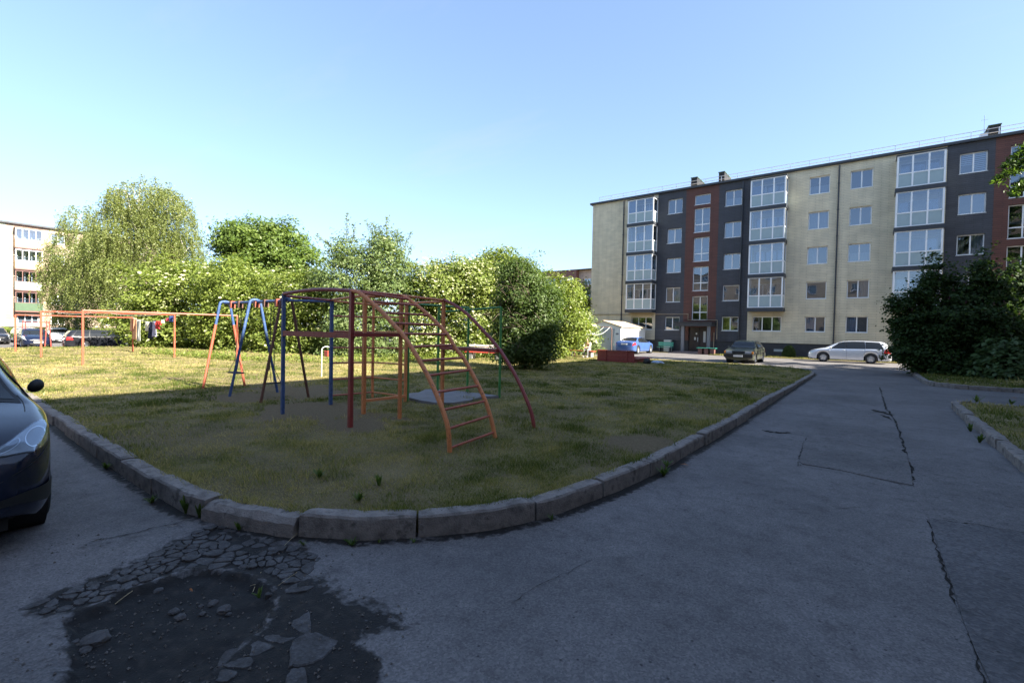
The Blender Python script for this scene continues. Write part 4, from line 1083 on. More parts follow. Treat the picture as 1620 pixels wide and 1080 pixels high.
# balconies
bal_side = MB(); 
for bi, bu in enumerate(BALC):
    w, d = 2.56, 1.10
    for k in range(4):
        z0 = 4.0 + 2.755 * k; z1 = z0 + (2.47 if k < 3 else 2.24)
        sl = MB(); sl.box(bu - .06, bu + w + .06, V0 - d - .07, V0 - .003, z0 - .30, z0 - .002)
        b = sl.build('balcony', 'dark_trim', bld, origin=OR)
        if k == 3:
            cp = MB(); cp.box(bu - .05, bu + w + .05, V0 - d - .05, V0 - .003, z1, z1 + .09); cp.build('balcony_roof', 'dark_trim', b, origin=OR)
        f = MB(); fr = .075; y0, y1 = V0 - d, V0 - d + .06
        xs = [bu, bu + w / 3, bu + 2 * w / 3, bu + w]; zm = z0 + .98
        f.box(bu, bu + w, y0, y1, z0, z0 + fr); f.box(bu, bu + w, y0, y1, z1 - fr, z1); f.box(bu + fr, bu + w - fr, y0 + .001, y1 - .001, zm - fr / 2, zm + fr / 2)
        f.box(bu, bu + fr * 1.4, y0 + .001, y1 - .001, z0 + fr, z1 - fr); f.box(bu + w - fr * 1.4, bu + w, y0 + .001, y1 - .001, z0 + fr, z1 - fr)
        for x in xs[1:3]: f.box(x - fr * .65, x + fr * .65, y0 - .002, y1 - .002, z0 + fr, z1 - fr)
        for sx in (bu, bu + w - .06):
            f.box(sx + .001, sx + .059, y1, V0 - .004, z0, z0 + fr); f.box(sx + .001, sx + .059, y1, V0 - .004, z1 - fr, z1); f.box(sx + .002, sx + .058, y1, V0 - .004, zm - fr / 2, zm + fr / 2)
            f.box(sx + .001, sx + .059, V0 - .08, V0 - .004, z0 + fr, z1 - fr)
        f.build('frame', 'white_pvc', b, origin=OR)
        for a, c in zip(xs, xs[1:]):
            p = MB(); p.quad((a + .03, V0 - d + .03, zm), (c - .03, V0 - d + .03, zm), (c - .03, V0 - d + .03, z1 - .03), (a + .03, V0 - d + .03, z1 - .03)); p.build('pane', 'window_glass', b, origin=OR)
            p = MB(); p.quad((a + .03, V0 - d + .03, z0 + .03), (c - .03, V0 - d + .03, z0 + .03), (c - .03, V0 - d + .03, zm), (a + .03, V0 - d + .03, zm)); p.build('frosted_panel', 'frosted', b, origin=OR)
        for sx in (bu + .03, bu + w - .03):
            p = MB(); p.quad((sx, V0 - d + .05, zm), (sx, V0 - .05, zm), (sx, V0 - .05, z1 - .03), (sx, V0 - d + .05, z1 - .03)); p.build('pane', 'window_glass', b, origin=OR)
            p = MB(); p.quad((sx, V0 - d + .05, z0 + .03), (sx, V0 - .05, z0 + .03), (sx, V0 - .05, zm), (sx, V0 - d + .05, zm)); p.build('frosted_panel', 'frosted', b, origin=OR)
        # things seen behind the glazing
        r = random.Random(bi * 10 + k)
        for j in range(3):
            if r.random() < .42:
                mat = r.choice(['curtain_white', 'curtain_blue', 'curtain_white', 'frosted_wall']); x0 = xs[j] + .05; x1 = xs[j + 1] - .05
                zt = z1 - .1 if r.random() < .6 else zm + (z1 - zm) * r.uniform(.4, .7)
                c = MB(); n = 12
                for q in range(n):
                    a = x0 + (x1 - x0) * q / n; e = x0 + (x1 - x0) * (q + 1) / n
                    c.quad((a, V0 - d + .2 + .02 * math.sin(q * 2.0), zm - .02), (e, V0 - d + .2 + .02 * math.sin((q + 1) * 2.0), zm - .02), (e, V0 - d + .2 + .02 * math.sin((q + 1) * 2.0), zt), (a, V0 - d + .2 + .02 * math.sin(q * 2.0), zt))
                c.build('curtain', mat, b, origin=OR)
# downpipes
for u, z0 in ((-19.86, .25), (-8.98, .25), (-2.24, .25), (10.2, .25)):
    mb = MB(); mb.tube([(u, V0 - .10, z0), (u, V0 - .10, 14.9)], .055, 8)
    for z in np.arange(1.5, 15, 2.0): mb.box(u - .075, u + .075, V0 - .17, V0 - .001, z, z + .03)
    mb.build('downpipe', 'dark_trim', bld, origin=OR)
# roof rail
rail = MB()
for z in (15.45, 15.72): rail.tube([(-22.7, V0 + .15, z), (23.5, V0 + .15, z)], .023, 6)
rail.build('roof_rail', 'galv', bld, origin=OR)
for u in np.arange(-22.7, 23.6, 1.32):
    mb = MB(); mb.tube([(u, V0 + .16, 15.19), (u, V0 + .15, 15.74)], .024, 6); mb.build('rail_post', 'galv', bld, origin=OR)
# chimneys and aerial
for i, (a, b, h) in enumerate(((-13.52, -12.98, 16.1), (-11.12, -10.64, 16.15), (5.90, 6.46, 16.0))):
    mb = MB(); mb.box(a, b, V0 + .45, V0 + 2.7, 15.18, h); c = mb.build('chimney', 'chimney_dark', bld, origin=OR)
    mb = MB(); mb.box(a - .04, b + .04, V0 + .40, V0 + 2.75, h + .001, h + .06); mb.build('chimney_cap', 'balc_green', c, origin=OR)
mb = MB(); mb.box(5.5, 5.88, V0 + .5, V0 + 1.1, 15.18, 15.62); mb.build('roof_vent', 'galv', bld, origin=OR)
mb = MB(); mb.tube([(5.72, V0 + .8, 15.2), (5.72, V0 + .8, 16.9)], .018, 5); mb.tube([(5.55, V0 + .8, 16.6), (5.9, V0 + .8, 16.6)], .01, 4); mb.build('aerial', 'galv', bld, origin=OR)
# entrance
mb = MB(); mb.box(-14.10, -10.90, V0 - 1.35, V0 - .004, 2.44, 2.74); mb.box(-14.16, -10.84, V0 - 1.41, V0 - .004, 2.742, 2.80); mb.build('entrance_canopy', 'plinth_grey', bld, origin=OR)
for u in (-13.55, -11.32):
    mb = MB(); mb.box(u, u + .26, V0 - 1.15, V0 - .9, .02, 2.438); mb.build('canopy_column', 'column_grey', bld, origin=OR)
mb = MB(); mb.box(-13.24, -12.29, V0 + .12, V0 + .17, .2, 2.35); dl = mb.build('door', 'door_brown', bld, origin=OR)
m2 = MB(); m2.box(-12.45, -12.40, V0 + .06, V0 + .12, 1.05, 1.45); m2.build('handle', 'galv', dl, origin=OR)
m2 = MB(); m2.box(-12.75, -12.60, V0 + .10, V0 + .118, 1.2, 1.45); m2.build('notice', 'plate', dl, origin=OR); m2 = MB(); m2.box(-12.62, -12.5, V0 + .10, V0 + .118, 1.7, 1.85); m2.build('notice', 'plate', dl, origin=OR)
mb = MB(); mb.box(-12.27, -11.32, V0 + .12, V0 + .17, .2, 2.35); dr = mb.build('door', 'door_brown', bld, origin=OR)
m2 = MB(); m2.box(-11.95, -11.75, V0 + .10, V0 + .118, 1.0, 2.0); m2.build('glazed_strip', 'plate', dr, origin=OR)
mb = MB(); mb.box(-14.1, -10.9, V0 - 1.6, V0 - .01, -.1, .16); mb.box(-14.3, -10.7, V0 - 2.0, V0 - 1.6, -.1, .08); mb.build('porch_step', 'paving', bld, origin=OR)
pts = [(-23.1, V0 - .06, 3.58), (-13.30, V0 - .06, 3.56), (-13.30, V0 - .06, 3.01), (-10.76, V0 - .06, 3.01), (-10.76, V0 - .06, 1.3)]
mb = MB(); mb.tube(pts, .035, 8); mb.build('gas_pipe', 'pipe_beige', bld, origin=OR)
mb = MB(); mb.tube([(-11.0, V0 - .08, .1), (-11.0, V0 - .08, 1.9)], .03, 6); mb.build('flue_pipe', 'pipe_beige', bld, origin=OR)
for u in (-1.0, 2.3, -6.3):
    mb = MB(); mb.box(u, u + 1.0, V0 + .03, V0 + .058, .42, .62); mb.build('cellar_vent', 'cabinet_grey', bld, origin=OR)

# the block that stands along the road on the right, out of frame, and shades the yard
CU, CV = 9.4, 29.5
cas = thing('apartment_building', 'long beige apartment block beside the road, outside the frame, whose shade covers the yard', 'apartment building', (CU, CV, 0))
OC = (CU, CV, 0)
ch = []
for v in np.arange(-32, 27, 3.4):
    for k in range(5): ch.append((v, v + 1.4, 2.0 + 2.755 * k, 3.35 + 2.755 * k))
mb = MB(); wall_cells(mb, -36, CV, -.2, 15.1, ch, CU, .18, 'v', -1); mb.build('wall', 'clad_beige', cas, origin=OC)
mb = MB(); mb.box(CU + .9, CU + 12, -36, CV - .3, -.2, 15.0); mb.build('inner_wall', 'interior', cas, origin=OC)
chn = [(u, u + 1.4, 2.0 + 2.755 * k, 3.35 + 2.755 * k) for u in (CU + 2, CU + 6, CU + 9) for k in range(5)]
mb = MB(); wall_cells(mb, CU, CU + 12, -.2, 15.1, chn, CV, .18, 'u', 1); mb.build('wall', 'clad_beige', cas, origin=OC)
mb = MB(); mb.box(CU - .15, CU + 12.2, -36, CV + .15, 15.1, 15.3); mb.build('roof', 'roof_felt', cas, origin=OC)
for h in ch: put_window(cas, 'far', (CU + .12 - CU, h[1] - CV, h[2]), -PI / 2, ())
for h in chn: put_window(cas, 'far', (h[1] - CU, -.12, h[2]), PI, ())

# the block behind the camera, mirrored in the lower windows
bb = thing('apartment_building', 'pinkish block behind the camera, mirrored in the lower windows of the tiled block', 'apartment building', (-30, -19, 0)); OBB = (-30, -19, 0)
bh = [(u, u + 1.4, 2.0 + 2.755 * k, 3.35 + 2.755 * k) for u in np.arange(-66, 1, 3.3) for k in range(5)]
mb = MB(); wall_cells(mb, -70, 3, -.2, 15.1, bh, -19, .18, 'u', 1); mb.build('wall', 'clad_sand', bb, origin=OBB)
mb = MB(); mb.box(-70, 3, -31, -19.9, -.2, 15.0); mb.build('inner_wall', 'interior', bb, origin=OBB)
mb = MB(); mb.box(-70.2, 3.2, -31.2, -18.8, 15.1, 15.3); mb.build('roof', 'roof_felt', bb, origin=OBB)
for h in bh: put_window(bb, 'far', (h[1] + 30, -.12, h[2]), PI, ())

# the far left block, seen behind the birches
UL = -88.0
lb = thing('apartment_building', 'pale five storey block far left behind the birches with coloured balcony fronts', 'apartment building', (UL, 8, 0))
OL = (UL, 8, 0)
lh = []
for v0 in (11.75, 16.9, 20.5, 23.5, 2.2, -2.5):
    for k in range(5): lh.append(('far', v0, v0 + 1.4, 1.35 + 2.72 * k, 2.7 + 2.72 * k))
for k in range(5): lh.append(('far3', 8.6, 10.6, 1.35 + 2.72 * k, 2.7 + 2.72 * k))
hh = [h[1:] for h in lh]
for a, b, m in ((-14, 7.6, 'clad_pale'), (7.6, 26.5, 'clad_beige')):
    mb = MB(); wall_cells(mb, a, b, 1.0, 14.2, hh, UL, .16, 'v', 1); mb.build('wall', m, lb, origin=OL)
mb = MB(); mb.box(UL - 12, UL + .05, -14, 26.5, -.6, 1.0); mb.build('plinth', 'plinth_grey', lb, origin=OL)
mb = MB(); mb.box(UL - 12, UL - .8, -14, 26.5, 1.0, 14.1); mb.build('inner_wall', 'interior', lb, origin=OL)
mb = MB(); mb.box(UL - 12.2, UL + .35, -14.2, 26.7, 14.2, 14.4); mb.build('roof', 'roof_felt', lb, origin=OL)
for h in lh: put_window(lb, h[0], (UL - .12 - UL, h[1] - 8, h[3]), PI / 2, random.Random(int(h[1] * 10 + h[3] * 3)).choice([(), ('white',), ('half',), ('left',)]))
BC = ['balc_green', 'balc_grey', 'balc_yellow', 'balc_orange']
BLAB = ['green balcony front', 'grey balcony front', 'yellow balcony front', 'orange balcony front']
for bv in (8.35,):
    for k in range(4):
        z0 = 3.05 + 2.72 * k; d = 1.1; x0, x1 = UL, UL + d; y0, y1 = bv, bv + 2.5
        mb = MB(); mb.box(x0 + .002, x1, y0, y1, z0 - .16, z0); b = mb.build('balcony', 'brown_panel', lb, origin=OL)
        mb = MB(); mb.box(x1 - .05, x1 + .012, y0 - .01, y1 + .01, z0 + .002, z0 + 1.0); mb.box(x0 + .002, x1 - .05, y0 - .01, y0 + .04, z0 + .002, z0 + 1.0); mb.box(x0 + .002, x1 - .05, y1 - .04, y1 + .01, z0 + .002, z0 + 1.0)
        o = mb.build('balcony_front', BC[k if bv < 20 else 3 - k], b, origin=OL); o['label'] = BLAB[k if bv < 20 else 3 - k]
        fr = MB(); zt = z0 + 2.35
        for y in np.linspace(y0, y1 - .07, 5): fr.box(x1 - .06, x1, y, y + .07, z0 + 1.0, zt)
        fr.box(x1 - .06, x1, y0, y1, zt, zt + .08); fr.box(x1 - .065, x1 + .004, y0, y1, z0 + 1.0, z0 + 1.06)
        fr.build('frame', 'brown_panel' if k in (0, 1) else 'white_pvc', b, origin=OL)
        yy = np.linspace(y0, y1, 5)
        for a, c in zip(yy, yy[1:]):
            p = MB(); p.quad((x1 - .03, a + .04, z0 + 1.05), (x1 - .03, c - .04, z0 + 1.05), (x1 - .03, c - .04, zt), (x1 - .03, a + .04, zt)); p.build('pane', 'window_glass', b, origin=OL)
        if k == 3:
            mb = MB(); mb.box(x0 + .002, x1 + .05, y0 - .05, y1 + .05, zt + .08, zt + .2); mb.build('balcony_roof', 'brown_panel', b, origin=OL)

# the pink block between hedge and tiled block, far behind
VB = 88.0
pb = thing('apartment_building', 'pinkish block with dark red top band far behind the hedge, left of the tiled block', 'apartment building', (-52, VB, 0))
OB = (-52, VB, 0)
ph = []
for u0 in (-48.7, -45.0, -41, -61.5, -66, -36, -31):
    for k in range(5): ph.append((u0, u0 + 1.9, 11.86 - 2.75 * k, 13.25 - 2.75 * k))
mb = MB(); wall_cells(mb, -75, -25, -.5, 15, [h for h in ph if h[2] > 0], VB, .2); mb.build('wall', 'clad_pink', pb, origin=OB)
mb = MB(); mb.box(-75, -25, VB + .9, VB + 12, -.5, 14.9); mb.build('inner_wall', 'interior', pb, origin=OB)
mb = MB(); mb.box(-75.2, -24.8, VB - 1.2, VB + 12.2, 15.0, 15.12); mb.build('roof', 'roof_felt', pb, origin=OB)
for h in ph:
    if h[2] > 0:
        put_window(pb, 'far3', (h[0] + 52, .14, h[2]), 0, random.Random(int(-h[0] * 7 + h[2])).choice([('white',), ('half',), ()]))
mb = MB(); mb.box(-58.4, -50.6, VB - 1.0, VB - .01, 13.5, 14.98); mb.build('parapet_band', 'brown_panel', pb, origin=OB)
for u in (-58.6, -54.75, -50.6):
    mb = MB(); mb.box(u, u + .65, VB - 1.15, VB - .005, 0, 14.985); mb.build('pilaster', 'brown_panel', pb, origin=OB)
for u in (-57.9, -54.05):
    for k in range(5):
        z0 = 10.9 - 2.75 * k
        if z0 < 1: continue
        mb = MB(); mb.box(u, u + 3.4, VB - 1.0, VB - .01, z0 - .25, z0); b = mb.build('balcony', 'dark_trim', pb, origin=OB)
        fr = MB()
        for x in np.linspace(u, u + 3.34, 5): fr.box(x, x + .09, VB - 1.0, VB - .93, z0, z0 + 2.45)
        for z in (z0, z0 + 1.0, z0 + 2.4): fr.box(u, u + 3.4, VB - .995, VB - .935, z, z + .08)
        fr.build('frame', 'white_pvc', b, origin=OB)
        xs = np.linspace(u, u + 3.4, 5)
        for a, c in zip(xs, xs[1:]):
            p = MB(); p.quad((a + .05, VB - .96, z0 + 1.0), (c, VB - .96, z0 + 1.0), (c, VB - .96, z0 + 2.42), (a + .05, VB - .96, z0 + 2.42)); p.build('pane', 'window_glass', b, origin=OB)
            p = MB(); p.quad((a + .05, VB - .96, z0), (c, VB - .96, z0), (c, VB - .96, z0 + 1.0), (a + .05, VB - .96, z0 + 1.0)); p.build('frosted_panel', 'frosted', b, origin=OB)

# garage
gu0, gu1, gv0, gv1 = -20.35, -17.0, 37.4, 42.9
gar = thing('garage', 'white rendered garage with low pitched roof beside the blue saloon', 'garage', ((gu0 + gu1) / 2, gv0, 0)); OG = tuple(gar.location)
gm_ = (gu0 + gu1) / 2
mb = MB(); mb.prism([(gu0, gv0), (gu1, gv0), (gu1, gv1), (gu0, gv1)], 0, 2.22)
mb.add([(gu0, gv0, 2.22), (gu1, gv0, 2.22), (gm_, gv0, 2.72), (gu0, gv1, 2.22), (gu1, gv1, 2.22), (gm_, gv1, 2.72)], [(0, 1, 2), (5, 4, 3), (1, 4, 5, 2), (3, 0, 2, 5)])
mb.build('wall', 'garage_white', gar, origin=OG)
mb = MB(); e = .14; t = .06
for s in (-1, 1):
    xe = gm_ + s * ((gu1 - gu0) / 2 + e); ze = 2.22 - e * .3
    a, b = (gm_, 2.735), (xe, ze + .015)
    mb.add([(a[0], gv0 - .15, a[1]), (b[0], gv0 - .15, b[1]), (b[0], gv1 + .1, b[1]), (a[0], gv1 + .1, a[1]), (a[0], gv0 - .15, a[1] + t), (b[0], gv0 - .15, b[1] + t), (b[0], gv1 + .1, b[1] + t), (a[0], gv1 + .1, a[1] + t)], [(0, 1, 2, 3), (4, 7, 6, 5), (0, 4, 5, 1), (2, 6, 7, 3), (1, 5, 6, 2)])
mb.build('roof', 'garage_roof', gar, origin=OG)
mb = MB(); mb.box(gu0 + .55, gm_ - .01, gv0 - .05, gv0 - .005, .05, 2.05); mb.box(gm_ + .01, gu1 - .6, gv0 - .05, gv0 - .005, .05, 2.05); d = mb.build('door', 'garage_door', gar, origin=OG)
mb = MB(); mb.box(gm_ - .4, gm_ - .1, gv0 - .065, gv0 - .052, 1.45, 1.8); mb.build('notice', 'plate', d, origin=OG)
mb = MB(); mb.box(gu1 - .45, gu1 - .2, gv0 - .02, gv0 - .004, 1.55, 1.68); mb.build('number_plate', 'cloth_grey', gar, origin=OG)
# electric cabinet
cabn = thing('electric_cabinet', 'pale grey meter cabinet against the dark plinth left of the entrance', 'cabinet', (-15.02, V0 - .25, 0))
mb = MB(); mb.box(-.34, .34, -.18, .2, .0, 1.16, .015); c = mb.build('housing', 'cabinet_grey', cabn)
mb = MB(); mb.box(-.30, -.005, -.2, -.182, .2, 1.1); mb.box(.005, .30, -.2, -.182, .2, 1.1); c2 = mb.build('door', 'cabinet_grey', cabn)

# ================================================================== PLAY EQUIPMENT
def topz(px, py, base):
    d = ray(px, py); t = math.hypot(base.x, base.y) / math.hypot(d.x, d.y); return CAM_H + d.z * t
def PL(px, py, P, Q):
    n = Vector((-(Q.y - P.y), Q.x - P.x, 0)); d = ray(px, py)
    t = (Vector((P.x, P.y, 0)) - CW).dot(n) / d.dot(n); return CW + d * t
def bar(parent, name, m, a, b, r=.017, n=8, sq=False, O=(0, 0, 0)):
    mb = MB(); mb.tube([a, b], r, 4 if sq else n, sq=sq); return mb.build(name, m, parent, smooth=not sq, origin=O, autosm=40)
pA, pB, pC, pD = GL(447, 655), GL(523, 640), GL(554, 676), GL(575, 655)
pE, pF, pG, pH = GL(632, 662), GL(589, 628), GL(641, 635), GL(699, 649)
pL1, pL2, pL3 = GL(712, 715), GL(785, 692), GL(846, 677)
ZT = topz(447, 465, pA)
cf = thing('climbing_frame', 'red, orange and blue tube climbing frame with curved ladder on the worn lawn', 'climbing frame', (pC.x, pC.y, pC.z))
OF = tuple(cf.location)
up = lambda p, z: Vector((p.x, p.y, z))
def post(p, m, zt=ZT, r=.036, sq=True):
    o = bar(cf, 'post', m, up(p, p.z - .1), up(p, zt), r, sq=sq, O=OF); return o
post(pA, 'paint_blue'); post(pB, 'paint_blue', r=.038); post(pC, 'paint_darkred', r=.042); post(pD, 'paint_orange', r=.040)
post(pE, 'paint_orange', r=.034); post(pF, 'paint_orange', r=.03); post(pG, 'paint_orange', r=.034); post(pH, 'paint_orange', r=.036)
bowed = MB(); a, b = up(pA, ZT), up(pC, ZT); bowed.tube([a.lerp(b, t) + Vector((0, 0, .045 * math.sin(PI * t))) for t in np.linspace(0, 1, 9)], .03, 8); bowed.build('top_bar', 'paint_darkred', cf, origin=OF, autosm=40)
bar(cf, 'top_bar', 'paint_darkred', up(pA, ZT - .03), up(pB, ZT - .03), .022, O=OF)
bar(cf, 'top_bar', 'paint_orange', up(pB, ZT - .02), up(pD, ZT + .02), .025, O=OF)
bar(cf, 'top_bar', 'paint_orange', up(pD, ZT), up(pE, ZT), .024, O=OF)
bar(cf, 'top_bar', 'paint_orange', up(pB, ZT - .04), up(pF, ZT - .04), .022, O=OF)
bar(cf, 'top_bar', 'paint_orange', up(pF, ZT - .03), up(pG, ZT - .03), .022, O=OF)
bar(cf, 'top_bar', 'paint_coral', up(pC, ZT), up(pE, ZT), .026, O=OF)
bar(cf, 'top_bar', 'paint_orange', up(pE, ZT), up(pH, ZT - .01), .024, O=OF)
bar(cf, 'top_bar', 'paint_orange', up(pG, ZT - .02), up(pH, ZT - .03), .022, O=OF)
zd = topz(447, 523, pA)
def board(a, b, h, w, m):
    mb = MB(); d = (b - a).normalized(); nn = Vector((-d.y, d.x, 0)) * w / 2
    mb.add([a - nn + Vector((0, 0, -h)), b - nn + Vector((0, 0, -h)), b + nn + Vector((0, 0, -h)), a + nn + Vector((0, 0, -h)), a - nn, b - nn, b + nn, a + nn], [(3, 2, 1, 0), (4, 5, 6, 7), (0, 1, 5, 4), (1, 2, 6, 5), (2, 3, 7, 6), (3, 0, 4, 7)])
    return mb.build('rail_board', m, cf, origin=OF)
board(up(pA, zd), up(pC, zd), .085, .05, 'paint_darkred')
board(up(pC, zd), up(pE, zd), .06, .16, 'paint_darkred')
zh = topz(697, 547, pH); 
qh = PL(790, 549, pH, pL3)
board(up(pH, zh), up(qh, zh), .06, .18, 'paint_darkred')
for yb, yf, yg in ((499.5, 501.7, 501.7), (524, 525, 525.5), (549.7, 550, 550.8), (574, 573, 576.4), (600, 596.7, 601.4), (625.6, 620, 626.7)):
    zb, zf, zg = topz(523, yb, pB), topz(589, yf, pF), topz(641, yg, pG)
    bar(cf, 'rung', 'paint_coral', up(pB, zb), up(pF, zf), .017, O=OF); bar(cf, 'rung', 'paint_orange', up(pF, zf), up(pG, zg), .017, O=OF)
bar(cf, 'low_beam', 'paint_orange', up(pD, topz(576, 634, pD)), up(pG, topz(641, 626, pG)), .034, sq=True, O=OF)
c4_ = lambda x, y: (540 + x / 3.6, 430 + y / 3.6)
left = [(66, 105), (100, 118), (165, 168), (235, 232), (290, 292), (345, 352), (398, 427), (445, 506), (492, 590), (537, 686), (577, 786), (608, 893), (631, 1028)]
right = [(335, 135), (383, 155), (437, 196), (491, 240), (548, 295), (604, 356), (645, 425), (700, 498), (745, 578), (786, 658), (825, 746), (855, 845), (878, 945)]
LP = [PL(*c4_(*p), pC, pL1) for p in left]; RP = [PL(*c4_(*p), pE, pL2) for p in right]
RP[0] = up(pE, ZT); LP[0] = up(pC, ZT)
def tz(P, foot): P[-1] = Vector((foot.x, foot.y, foot.z - .06)); return P
mb = MB(); mb.tube(catmull(tz(LP, pL1), 4), .030, 8); mb.build('ladder_rail', 'paint_orange', cf, origin=OF, autosm=50)
mb = MB(); mb.tube(catmull(tz(RP, pL2), 4), .030, 8); mb.build('ladder_rail', 'paint_orange', cf, origin=OF, autosm=50)
Lc, Rc = catmull(LP, 8), catmull(RP, 8)
def atz(P, z):
    return min(P, key=lambda q: abs(q.z - z))
for k in range(1, 13):
    a = LP[k] if k < 12 else atz(Lc, LP[-1].z + .12); z = a.z if k < 12 else LP[-1].z + .13
    b = atz(Rc, z)
    if k == 1: b = RP[1]
    bar(cf, 'rung', 'paint_coral', a, b, .0175, O=OF)
arc = [(575, 160), (610, 172), (650, 192), (720, 243), (800, 325), (880, 415), (940, 502), (1000, 605), (1050, 715), (1085, 812), (1101, 893)]
AP = [PL(*c4_(*p), pH, pL3) for p in arc]; AP[0] = up(pH, ZT)
mb = MB(); mb.tube(catmull(tz(AP, pL3), 4), .030, 8); mb.build('arched_rail', 'paint_darkred', cf, origin=OF, autosm=50)

# green horizontal bars
gP2, gP3, gP4 = GL(692, 622), GL(739, 623), GL(790, 629)
zg = topz(789, 486, gP4); 
gb = thing('exercise_bars', 'green steel exercise bars standing behind the climbing frame', 'exercise bars', tuple(gP3)); OG2 = tuple(gP3)
for p in (gP2, gP3, gP4): bar(gb, 'post', 'paint_green', up(p, p.z - .1), up(p, zg), .028, O=OG2)
gP1 = GL(645, 634); bar(gb, 'post', 'paint_green', up(gP1, gP1.z - .1), up(gP1, zg), .024, O=OG2)
bar(gb, 'bar', 'paint_green', up(gP1, zg), up(gP3, zg), .022, O=OG2); bar(gb, 'bar', 'paint_green', up(gP2, zg - .12), up(gP4, zg), .022, O=OG2)

# concrete slab in the lawn
sp_ = [GL(*p) for p in [(643, 626), (662, 624), (674, 619), (688, 618.5), (740, 623), (789, 629.5), (762, 631), (742, 637), (715, 641), (690, 641), (664, 637), (648, 633)]]
mb = MB(); z0 = sp_[0].z
mb.prism([(p.x, p.y) for p in sp_][::-1], z0 - .1, z0 + .055)
tag(mb.build('concrete_slab', 'slab_concrete'), 'flat grey broken concrete slab lying in the grass beside the curved ladder', 'slab')

# swing set
sw = [(GL(320, 615), GL(388, 610)), (GL(362, 627), GL(440, 620)), (GL(411, 637), GL(489, 628))]
swc = (sw[1][0] + sw[1][1]) / 2
sws = thing('swing_set', 'red and blue swing set of three A frames left of the climbing frame', 'swing set', (swc.x, swc.y, swc.z)); OS = tuple(sws.location)
tops = []
for i, (a, b) in enumerate(sw):
    m = (a + b) / 2; zt = [topz(366, 478, m), topz(411, 478, m), topz(472, 474, m)][i]; tops.append((m, zt))
zs_ = sum(t[1] for t in tops) / 3
for i, ((a, b), (m, _)) in enumerate(zip(sw, tops)):
    lo, hi = [('paint_coral', 'paint_blue'), ('paint_blue', 'paint_blue'), ('paint_brown', 'paint_brown')][i]
    for s, p in ((-1, a), (1, b)):
        tp = Vector((m.x, m.y + s * .11, zs_ - .03)); k = .76
        md = up(p, p.z - .08).lerp(tp, k)
        lg = bar(sws, 'leg', lo, up(p, p.z - .08), md, .029, O=OS)
        bar(sws, 'leg_top', hi, md, tp, .0295, O=OS)
    mb = MB(); mb.tube([Vector((m.x, m.y + .11 * math.cos(t), zs_ - .03 + .055 * math.sin(t))) for t in np.linspace(0, PI, 9)], .029, 8); mb.build('arch', 'paint_blue', sws, origin=OS, autosm=50)
x0, x1 = tops[0][0], tops[2][0]
zbm = zs_ - .02
bm_a, bm_b = Vector((x0.x, x0.y, zbm)), Vector((x1.x, x1.y, zbm)); bar(sws, 'top_beam', 'paint_blue', bm_a, bm_b, .032, O=OS)
bar(sws, 'link_bar', 'paint_blue', bm_b, up(pB, ZT - .05), .026, O=OS)
for t, m in ((.14, 'paint_coral'), (.28, 'paint_brown'), (.56, 'paint_coral') , (.70, 'paint_brown'), (.88, 'paint_coral')):
    p = bm_a.lerp(bm_b, t); mb = MB(); mb.box(p.x - .04, p.x + .04, p.y - .05, p.y + .05, p.z - .12, p.z + .045); mb.build('hanger', m, sws, origin=OS)
for t, zz, tl in ((.28, .40, 0), (.80, .30, .10)):
    p = bm_a.lerp(bm_b, t); g0 = float(lawn_z(p.x, p.y)); hw = .22
    mb = MB()
    sx = -.20 if tl == 0 else 0.0
    z = g0 + zz
    seat = MB(); seat.box(-.235, .235, -.10, .10, -.014, .014, .012)
    seat.v = [(p.x + sx + v[0] + tl * .2, p.y + v[1], z + v[2] + tl * v[0]) for v in seat.v]
    so = seat.build('swing_seat', 'rubber', sws, origin=OS)
    for s in (-1, 1):
        top = Vector((p.x + s * .06, p.y, zbm - .1)); ring = Vector((p.x + s * .10 + sx * .7, p.y, z + .32))
        c = MB(); c.tube([top, ring], .009, 5); c.tube([ring, (p.x + sx + s * .21 + tl * .2, p.y - .08, z + tl * s * .2)], .007, 5); c.tube([ring, (p.x + sx + s * .21 + tl * .2, p.y + .08, z + tl * s * .2)], .007, 5)
        c.build('chain', 'chain', so, origin=OS)

# white hoop sign on the lawn
hp = (GL(512, 596) + GL(520, 596)) / 2
hs = thing('hoop', 'white bent tube hoop with small red plate behind the climbing frame', 'hoop', tuple(hp))
mb = MB(); zt = topz(518, 548, hp) - hp.z
mb.tube([(-.09, -.1, -.05), (-.09, -.1, zt - .1)] + [(-.09 * math.cos(t), -.1 + .2 * (1 - math.cos(t)) / 2, zt - .1 + .10 * math.sin(t)) for t in np.linspace(.3, PI - .3, 6)] + [(.09, .1, zt - .1), (.09, .1, -.05)], .013, 8); mb.build('tube', 'paint_white', hs, autosm=50)
mb = MB(); mb.box(-.10, .10, -.02, .015, zt * .68, zt * .86, .006); mb.build('plate', 'bench_red', hs)

